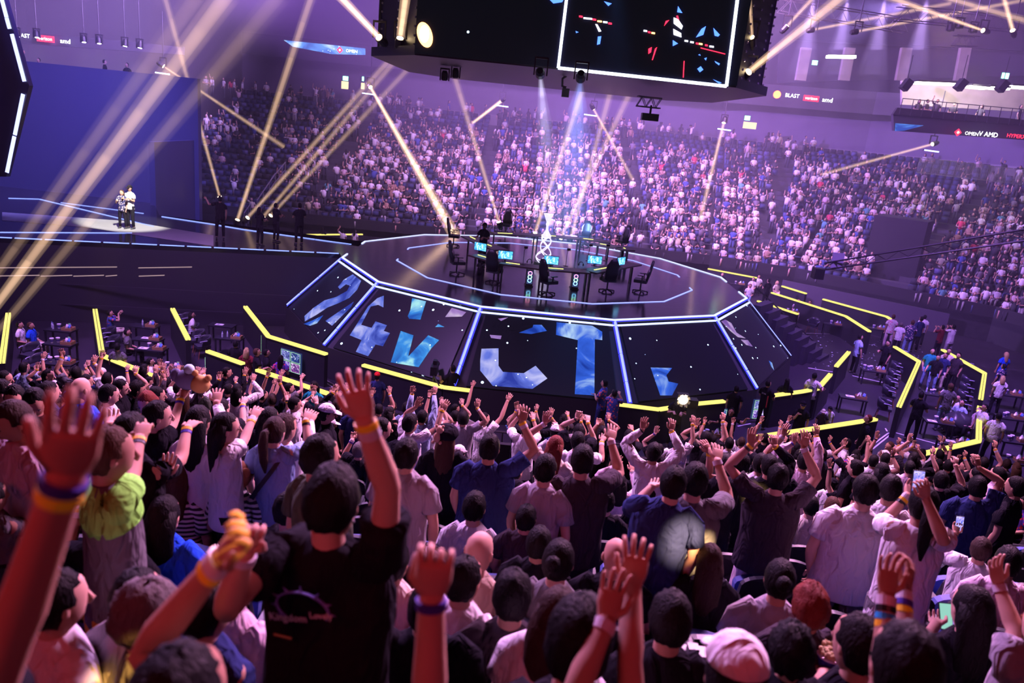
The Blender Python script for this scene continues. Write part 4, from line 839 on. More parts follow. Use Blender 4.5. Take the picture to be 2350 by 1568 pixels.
def foldmat(key, col, rough=.95, spec=.05, sc=5.5, dist=.06, det=2, st=(2.2, 2.2, 1)):
    if key in MATS: return MATS[key]
    m = mat(key, col, rough, spec=spec); nt = m.node_tree; b = nt.nodes['Principled BSDF']; N = nt.nodes.new; L = nt.links.new
    tc = N('ShaderNodeTexCoord'); mp = N('ShaderNodeMapping'); mp.inputs['Scale'].default_value = st; n = N('ShaderNodeTexNoise'); n.inputs['Scale'].default_value = sc; n.inputs['Detail'].default_value = det; n.inputs['Distortion'].default_value = .8
    oi = N('ShaderNodeObjectInfo'); ad = N('ShaderNodeVectorMath'); mu = N('ShaderNodeMath'); mu.operation = 'MULTIPLY'; mu.inputs[1].default_value = 40
    L(oi.outputs['Random'], mu.inputs[0]); L(tc.outputs['Object'], mp.inputs[0]); L(mp.outputs[0], ad.inputs[0]); L(mu.outputs[0], ad.inputs[1]); L(ad.outputs[0], n.inputs['Vector'])
    bp = N('ShaderNodeBump'); bp.inputs['Strength'].default_value = .9; bp.inputs['Distance'].default_value = dist; L(n.outputs['Fac'], bp.inputs['Height']); L(bp.outputs['Normal'], b.inputs['Normal'])
    if col[0] > .02: b.inputs['Sheen Weight'].default_value = .0
    return m
def cloth(c): return foldmat('cloth_' + c, CC[c])
def floral(key, a, b):
    if key in MATS: return MATS[key]
    m = mat(key, a, .8); nt = m.node_tree; bs = nt.nodes['Principled BSDF']; v = nt.nodes.new('ShaderNodeTexVoronoi'); v.inputs['Scale'].default_value = 14; tc = nt.nodes.new('ShaderNodeTexCoord')
    nt.links.new(tc.outputs['Object'], v.inputs['Vector']); lt = nt.nodes.new('ShaderNodeMath'); lt.operation = 'LESS_THAN'; lt.inputs[1].default_value = .38; nt.links.new(v.outputs['Distance'], lt.inputs[0])
    mx = nt.nodes.new('ShaderNodeMix'); mx.data_type = 'RGBA'; mx.inputs['A'].default_value = (*a, 1); mx.inputs['B'].default_value = (*b, 1); nt.links.new(lt.outputs[0], mx.inputs['Factor']); nt.links.new(mx.outputs['Result'], bs.inputs['Base Color']); return m
def stripes(key, a, b, sc=26):
    if key in MATS: return MATS[key]
    m = mat(key, a, .8); nt = m.node_tree; bs = nt.nodes['Principled BSDF']; tc = nt.nodes.new('ShaderNodeTexCoord'); wv = nt.nodes.new('ShaderNodeTexWave'); wv.bands_direction = 'Z'; wv.inputs['Scale'].default_value = sc / 6.28 * 2
    nt.links.new(tc.outputs['Object'], wv.inputs['Vector']); lt = nt.nodes.new('ShaderNodeMath'); lt.operation = 'GREATER_THAN'; lt.inputs[1].default_value = .5; nt.links.new(wv.outputs['Fac'], lt.inputs[0])
    mx = nt.nodes.new('ShaderNodeMix'); mx.data_type = 'RGBA'; mx.inputs['A'].default_value = (*a, 1); mx.inputs['B'].default_value = (*b, 1); nt.links.new(lt.outputs[0], mx.inputs['Factor']); nt.links.new(mx.outputs['Result'], bs.inputs['Base Color']); return m
def shirtmat(c):
    if c == '1': return floral('floral_pink', (.75, .68, .72), (.75, .12, .3))
    if c == '2': return floral('floral_dark', (.03, .03, .12), (.75, .55, .55))
    if c == '3': return floral('floral_red', (.10, .04, .35), (.75, .05, .08))
    if c == '4': return stripes('stripe_bw', (.8, .78, .8), (.02, .02, .03))
    if c == '5': return floral('jersey_multi', (.03, .06, .3), (.75, .12, .12))
    return cloth(c)
BANDS = {'y': mat('band_yellow', (1, .55, .02), .5, em=(1, .5, .02), es=.03), 'w': mat('band_white', (.8, .75, .85), .4), 'k': mat('band_black', (.01, .01, .012), .4), 'u': mat('band_purple', (.06, .02, .38), .5), 'c': mat('band_cyan', (.02, .4, .8), .5)}

def hand(g, W, d, wax, s, q, curl, spread, side):
    """palm and five fingers from wrist W along d; wax = width axis; side=+1 thumb towards +wax"""
    n = 8 if q > 1 else 5; d = d.normalized(); wax = (wax - d * wax.dot(d)).normalized(); nz = wax.cross(d).normalized() * side
    cs = .95 * s
    g.tube([W - d * .015, W + d * .02 * cs, W + d * .055 * cs, W + d * .09 * cs, W + d * .1 * cs], [(.026 * cs, .019 * cs), (.032 * cs, .018 * cs), (.041 * cs, .016 * cs), (.041 * cs, .013 * cs), (.034 * cs, .009 * cs)], n * 2 if q > 1 else 8, wax)
    for i, (off, ln, r) in enumerate(((.031, .072, .0086), (.0105, .082, .0090), (-.0105, .076, .0086), (-.031, .060, .0076))):
        b = W + d * .088 * cs + wax * off * side * cs; a = off * spread * 9 * side; cr = curl * (1 + .25 * (i % 3)) 
        p = [b]; dd = (d * math.cos(a) + wax * math.sin(a)).normalized(); ang = .12 + cr * .35
        for k, f in enumerate((.45, .32, .25)):
            dd2 = (dd * math.cos(ang) + nz * math.sin(ang)).normalized(); p.append(p[-1] + dd2 * ln * f * cs * 1.0); ang += .15 + cr * 1.25
        rr = r * cs * (1 if q > 1 else 1.1)
        g.tube([b - dd * .012] + p, [rr * 1.05, rr * 1.08, rr, rr * .93, rr * .66], n, wax)
    b = W + d * .028 * cs + wax * .026 * side * cs; td = (d * .72 + wax * side * (.68 + spread * .3) + nz * (.25 + curl * .5)).normalized(); td2 = (d * .95 + wax * side * (.25 - curl * .5) + nz * curl * .7).normalized()
    g.tube([b - td * .01, b + td * .034 * cs, b + td * .034 * cs + td2 * .03 * cs, b + td * .034 * cs + td2 * .052 * cs], [.0135 * cs, .0115 * cs, .0098 * cs, .007 * cs], n, wax)

def ik(S_, W, l1, l2, pole):
    v = W - S_; L = v.length
    if L > (l1 + l2) * .985: k = L / (l1 + l2) / .985; l1 *= k; l2 *= k
    a = (l1 * l1 - l2 * l2 + L * L) / (2 * L); h = math.sqrt(max(1e-6, l1 * l1 - a * a)); u = v / L; p = pole - u * pole.dot(u)
    p = p.normalized() if p.length > 1e-3 else Vector((1, 0, 0)); return S_ + u * a + p * h

NP = [0]
def person(H, zf, yaw=0, sit=False, hair='sK', shirt='K', legs='K', sleeve='s', arms=None, label='', group=None, fat=1.0, q=1, bands='', head_pitch=0, face=False, skin=None, hold=None, lean=(0, 0), scl=None, wid=1.0):
    """H = world centre of the head, zf = height of what the feet stand on; arms: {'L'|'R': dict(hand=world point, ...)}"""
    NP[0] += 1; rnd = random.Random(NP[0] * 17)
    s = scl or (H.z + .12 - zf) / (1.74 if not sit else 1.28)
    s = max(.6, min(1.22, s)); yr = math.radians(yaw)
    ct, st_ = math.cos(yr), math.sin(yr)
    lx, ly = lean
    bx, by = H.x, H.y                      # head over the feet unless leaning
    root_p = Vector((bx - (ct * lx - st_ * ly) * s, by - (st_ * lx + ct * ly) * s, zf))
    sk = skin or SKINS[NP[0] % 3]
    dz = (-.46 if sit else 0)
    hz = (H.z - zf) / s
    def U(x, y, z):   # body coordinates with lean applied above the hip
        k = max(0, (z - .95)) / .68; return Vector((x + lx * k, y + ly * k, z + dz)) * s
    n = 16 if q > 1 else 10
    # ---- body mesh (skin): neck and head
    body = G(); HX = Vector((lx, ly, hz)) * s
    nb = U(0, -.01, 1.43); drop = HX.z - U(0, 0, 1.61).z
    nb.z += drop * .5
    hp = math.radians(head_pitch)
    Rh = Matrix.Rotation(-hp, 3, 'X')
    def Hd(x, y, z): return HX + (Rh @ Vector((x, y, z))) * s
    body.tube([nb - Vector((0, 0, .06)) * s, nb, HX + (Rh @ Vector((0, -.012, -.10))) * s, HX + Vector((0, -.01, 0)) * s], [.075 * s, .056 * s, .052 * s, .05 * s], n, (1, 0, 0))
    body.tube([Hd(0, .045, -.118), Hd(0, .03, -.105), Hd(0, .022, -.075), Hd(0, .012, -.03), Hd(0, .004, .02), Hd(0, -.004, .065), Hd(0, -.01, .098), Hd(0, -.012, .11)],
              [tuple(v * s for v in r) for r in ((.022, .020), (.045, .048), (.060, .076), (.070, .090), (.073, .095), (.066, .085), (.040, .052), (.012, .016))], n + 2, (1, 0, 0))
    body.tube([Hd(0, .095, .018), Hd(0, .118, -.018), Hd(0, .108, -.035)], [.008 * s, .014 * s, .012 * s], 5)
    for sx in (-1, 1): body.ball(Hd(sx * .074, -.002, -.008), (.012 * s, .02 * s, .03 * s), 6, 5)
    hipz = .93; sleeves = G(); SH = {}
    if arms is None: arms = {}
    M = Matrix.Rotation(-yr, 3, 'Z')
    bandobjs = []
    for side, sx in (('L', -1), ('R', 1)):
        A = arms.get(side); Sj = U(sx * .175 * (.5 + fat * .5) * wid, -.005, 1.395)
        if A:
            W0 = M @ (A['hand'] - root_p) if 'hand' in A else None
            up = (W0 - Sj).z > .12 * s
            if up: Sj = Sj + Vector((-sx * .02, .0, .045)) * s
            wa = A.get('wax'); 
            dirh = A.get('dir'); 
            if dirh is None: dirh = ((W0 - Sj).normalized() + Vector((0, .15, .35 if up else -.1))).normalized()
            else: dirh = M @ Vector(dirh)
            Wp = W0 - dirh * .085 * s * A.get('hs', 1)
            pole = M @ Vector(A['pole']) if 'pole' in A else Vector((sx * .55, -.2, -.9))
            E_ = (M @ (A['elbow'] - root_p)) if 'elbow' in A else ik(Sj, Wp, .285 * s, .255 * s, pole)
            wax = M @ Vector(wa) if wa is not None else Vector((1, .1 * sx, 0))
            curl = A.get('curl', rnd.uniform(.02, .3)); spread = A.get('spread', rnd.uniform(.3, 1.0))
            tsd = A.get('thumb', -sx)
        else:
            fs = 1 if not sit else 0
            E_ = U(sx * (.235 * (.6 + .4 * fat)), -.03 + .03 * rnd.random(), 1.12)
            Wp = U(sx * .22, .06, .885) if not sit else U(sx * .12, .30, 1.02)
            dirh = (Wp - E_).normalized(); wax = Vector((0, 1, 0)) if not sit else Vector((1, 0, 0)); curl = .5; spread = .1; tsd = 1
        k = s * A.get('ks', 1) if A else s
        up_r = .046 * (.7 + .3 * fat) * k
        body.tube([Sj + Vector((-sx * .03 * s, 0, -.01 * s)), Sj.lerp(E_, .25), Sj.lerp(E_, .7), E_, E_.lerp(Wp, .22), E_.lerp(Wp, .5), E_.lerp(Wp, .85), Wp, Wp + dirh * .02 * s],
                  [up_r * 1.1, up_r * 1.02, up_r * .86, up_r * .78, up_r * .86, up_r * .76, (.030 * k, .024 * k), (.028 * k, .021 * k), (.028 * k, .02 * k)], n, wax)
        hand(body, Wp, dirh, wax, k * (A.get('hs', 1) if A else 1), q, curl, spread, tsd)
        SH[side] = (Sj, E_, Wp, dirh, wax, k)
        e_t = {'s': .62, 'l': 1.0, 'n': 0, 't': .35}[sleeve]
        if e_t > 0:
            inn = U(sx * .09, -.005, 1.34)
            P = [inn, Sj + Vector((-sx * .03, 0, .01)) * s, Sj.lerp(E_, .15), Sj.lerp(E_, e_t * .65), Sj.lerp(E_, e_t)]
            R_ = [(.075 * s, .085 * s), (.068 * s, .078 * s), .070 * k * fat ** .5, .072 * k, .078 * k]
            if sleeve == 'l': P += [E_.lerp(Wp, .12), E_.lerp(Wp, .5), E_.lerp(Wp, .93)]; R_ = R_[:4] + [.056 * k, .056 * k, .05 * k, .037 * k]
            sleeves.tube(P, R_, n, (0, 1, 0), jit=.03)
        if A and A.get('b'):
            ax = (Wp - E_).normalized()
            for bi, bc in enumerate(A['b']):
                c0 = Wp - ax * (.012 + .026 * bi) * k; g = G(); wd = .0105 if bc != 'w' else .016
                g.tube([c0 - ax * wd * k, c0 + ax * wd * k], [(.0345 * k, .0275 * k), (.0345 * k, .0275 * k)], n, wax, cap=True); bandobjs.append((g, bc))
    body.tube([U(0, -.01, 1.43), U(0, -.008, 1.36), U(0, 0, 1.25), U(0, 0, 1.1), U(0, 0, .98), Vector((0, 0, .86 + dz)) * s], [(.10 * s, .075 * s), (.155 * s * wid, .09 * s), (.16 * s * wid, .10 * s), (.148 * s, .10 * s), (.15 * s, .10 * s), (.14 * s, .10 * s)], n, (1, 0, 0))
    # ---- legs (drawn as clothing, shoes and, for shorts, skin)
    leg = G(); shoe = G()
    for sx in (-1, 1):
        if sit:
            hipP = Vector((sx * .095, -.03, .5)) * s; kn = Vector((sx * .12, .40, .52)) * s; an = Vector((sx * .11, .42, .10)) * s
        else:
            sp_ = rnd.uniform(.0, .05); hipP = Vector((sx * .09, 0, .9)) * s; kn = Vector((sx * (.10 + sp_), .03, .49)) * s; an = Vector((sx * (.11 + sp_), 0, .09)) * s
        e_ = .9 if legs != 'J' or sit else .9
        leg.tube([hipP + Vector((0, 0, .03)) * s, hipP.lerp(kn, .4), kn, kn.lerp(an, .5), an.lerp(kn, .05)], [.098 * s * fat ** .5, .086 * s, .066 * s, .06 * s, .052 * s], n, (1, 0, 0))
        body.tube([hipP, kn, kn.lerp(an, .4), an, an - Vector((0, 0, .04)) * s], [.07 * s, .05 * s, .05 * s, .036 * s, .036 * s], 6, (1, 0, 0))
        shoe.tube([an + Vector((0, -.06, -.045)) * s, an + Vector((0, .0, -.04)) * s, an + Vector((0, .12, -.06)) * s, an + Vector((0, .17, -.07)) * s], [(.035 * s, .035 * s), (.042 * s, .05 * s), (.042 * s, .028 * s), (.02 * s, .014 * s)], 8, (1, 0, 0))
    leg.tube([Vector((0, -.005, .82 + dz)) * s, Vector((0, -.005, .9 + dz)) * s, Vector((0, 0, 1.0 + dz)) * s], [(.16 * s, .12 * s), (.172 * s * fat, .125 * s * fat), (.15 * s * fat, .11 * s * fat)], n, (1, 0, 0))
    o = body.build('person', sk, None, True, root_p, yr); tag(o, label, 'person', group)
    leg.build({'h': 'shorts'}.get(legs[-1:], 'trousers'), cloth(legs[0]) if legs[0] in CC else cloth('K'), o, True)
    shoe.build('shoes', mat('shoe_dark', (.03, .03, .04), .5), o, True)
    # ---- shirt
    g = G(); b_ = fat * wid
    hem = .80 if not sit else .90
    if sleeve == 't' and 'crop' in label: hem = 1.08
    P = [U(0, 0, hem), U(0, 0, hem + .01), U(0, 0, .98), U(0, .002, 1.10), U(0, .0, 1.22), U(0, -.004, 1.33), U(0, -.008, 1.40), U(0, -.01, 1.455), U(0, -.012, 1.492)]
    P[-1].z += drop * .4; P[-2].z += drop * .3
    R_ = [(.182 * b_, .132 * fat), (.186 * b_, .138 * fat), (.176 * b_, .130 * fat), (.172 * b_, .124 * fat), (.180 * b_, .124 * fat), (.186 * b_, .118 * fat), (.168 * b_, .100), (.108, .080), (.066, .062)]
    g.tube(P, [(a * s, c * s) for a, c in R_], n + 4, (1, 0, 0), jit=.022)
    sm = shirtmat(shirt[0])
    so = g.build('shirt', sm, o, True)
    if sleeves.v: sleeves.build('sleeves', shirtmat(shirt[-1]), o, True)
    # ---- hair or hat
    st2, hc = hair[0], hair[1]
    if st2 != 'x':
        g = G(); jt = {'s': .05, 'q': .10}.get(st2, .03); nn, mm = (26, 16) if q > 1 else ((14, 9) if q else (10, 7))
        big = 1.10 if st2 == 'q' else 1.0
        def fn(d):
            k = 1 + rnd.uniform(-jt, jt)
            if d.y > .55 and d.z < .48: k *= .78
            if d.y > .05 and d.z < -.1: k *= .78
            if d.z < -.80: k *= .85
            return k * big
        g.ball(Hd(0, -.016, .010), (.087 * s, .106 * s, .122 * s), nn, mm, R=Rh, fn=fn)
        if st2 in 'lb':
            L_ = .30 if st2 == 'l' else .16
            g.tube([Hd(0, -.03, .05), Hd(0, -.05, -.05), Hd(0, -.06, -.10) , HX + Vector((0, -.085, -.12 - L_ * .5)) * s, HX + Vector((0, -.095, -.10 - L_)) * s], [tuple(v * s for v in r) for r in ((.083, .075), (.094, .078), (.096, .066), (.092, .048), (.05, .022))], 14, (1, 0, 0), jit=.06)
        if st2 == 'n': g.ball(Hd(0, -.125, .03), .045 * s, 10, 7, fn=lambda d: 1 + rnd.uniform(-.05, .05))
        if st2 == 'p': g.tube([Hd(0, -.10, .03), Hd(0, -.15, .02), Hd(0, -.16, -.08), Hd(.01, -.14, -.22), Hd(.02, -.12, -.32)], [.025 * s, .035 * s, .04 * s, .034 * s, .008 * s], 8, (1, 0, 0), jit=.05)
        if st2 in 'cu': pass
        g.build('hair', hairmat(hc if st2 not in 'cu' else 'K'), o, True)
    if st2 in 'cu':
        g = G(); cm = cloth(hc) if hc in CC else cloth('W')
        g.ball(Hd(0, -.012, .035), (.093 * s, .112 * s, .105 * s), 16, 9, R=Rh, fn=lambda d: 1 if d.z > -.05 else .6)
        if st2 == 'c': g.tube([Hd(0, .06, .04), Hd(0, .12, .035), Hd(0, .175, .02)], [(.07 * s, .008 * s), (.075 * s, .008 * s), (.05 * s, .005 * s)], 10, (1, 0, 0))
        else: g.tube([Hd(0, -.01, .045), Hd(0, -.01, -.0)], [(.1 * s, .115 * s), (.135 * s, .15 * s)], 16, (1, 0, 0), cap=False)
        g.build('cap', cm, o, True)
    if face:
        g = G()
        for sx in (-1, 1):
            g.ball(Hd(sx * .03, .087, .006), (.014 * s, .008 * s, .006 * s), 6, 4); g.box(Hd(sx * .03, .093, .026), (.03 * s, .006 * s, .006 * s))
        g.build('eyes', M_eye, o); G().ball(Hd(0, .092, -.058), (.022 * s, .01 * s, .007 * s), 6, 4).build('mouth', M_lip, o)
    for g, bc in bandobjs: g.build('wristband', BANDS[bc], o)
    return o, dict(s=s, U=U, Hd=Hd, SH=SH, root=root_p, yr=yr)

def head_on_slope(x, y, sit, ht=None):
    """meets the sight line with the plane of heads over the stand; returns the head centre and tread height"""
    b0 = (8.78 if not sit else 8.30) - .12
    if ht: b0 += ht
    d = ray(x, y); t = (b0 - CH) / (d.z + .37 * d.y); P = EYE + d * t
    if P.y > 15.6 or P.y < 0:
        P = atY(x, y, 15.2); return P, P.z - (1.55 if not sit else 1.15)
    j = rowof(P.y); return P, tread_z(ROWS[j])
def reach(px, H, sx, s, yaw=0, maxl=.60, fwd=.18):
    """world point on the sight line px at a depth an arm of this person can reach"""
    d = ray(*px); best = None; Sj = H + Vector((sx * .17 * math.cos(math.radians(yaw)), 0, -.2)) * s
    for k in range(-6, 14):
        Y = H.y + k * .06; P = EYE + d * (Y / d.y); e = (P - Sj).length; c = max(0, e - .56 * s) * 10 + max(0, .50 * s - e) * 2.2 + abs(Y - H.y - fwd) * .5
        if best is None or c < best[0]: best = (c, P, e)
    return best[1], best[2]
OC = {'1': (0, 840), '2': (580, 840), '3': (1160, 840), '4': (1750, 840), '5': (0, 1168), '6': (580, 1168), '7': (1160, 1168), '8': (1750, 1168)}
def cpx(c, x, y): o = OC[c]; return (o[0] + x / 3.9167, o[1] + y / 3.9167)
PEOPLE = []
def crowd(line):
    f = [a.strip() for a in line.split('|')]; c = f[0]; hx, hy = map(float, f[1].split(',')); px = cpx(c, hx, hy)
    opt = dict(kv.split('=') for kv in f[7].split()) if len(f) > 7 and f[7] else {}
    sit = f[2][0] == 'T'; ht = float(opt.get('ht', 0)); H, zf = head_on_slope(*px, sit, ht)
    if 'zc' in opt: H = dep(*px, float(opt['zc'])); zf = tread_z(ROWS[rowof(H.y)])
    yaw = float(f[2][1:] or 0); s = max(.6, min(1.22, (H.z + .12 - zf) / (1.74 if not sit else 1.28)))
    arms = {}
    for a in f[5].split():
        sd = a[0]; seg = a[1:].split(':'); ax, ay = map(float, seg[0].split(',')); sx = -1 if sd == 'L' else 1
        P, e = reach(cpx(c, ax, ay), H, sx, s, yaw)
        if e > .78 * s: print('LONGARM', round(e / s, 2), f[6][:50])
        A = dict(hand=P, b=seg[1] if len(seg) > 1 else '')
        if len(seg) > 2: A['curl'] = float(seg[2])
        zc_ = (P - EYE).length; A['wax'] = (math.cos(math.radians(random.uniform(-35, 35))), .2, 0)
        arms[sd] = A
    q = 2 if H.y < 6.8 else (1 if H.y < 12 else 0)
    o, info = person(H, zf, yaw, sit, f[3], f[4].split('/')[0], f[4].split('/')[1] if '/' in f[4] else 'K', opt.get('sl', 's'), arms, f[6], fat=float(opt.get('fat', 1)), q=q, head_pitch=float(opt.get('hp', 8 if abs(yaw) < 120 else 20)),
                     face=abs(yaw) > 55, lean=(float(opt.get('lx', 0)), float(opt.get('ly', 0))), wid=float(opt.get('wid', 1)))
    PEOPLE.append((H, o, info, px, sit)); return o, info, H
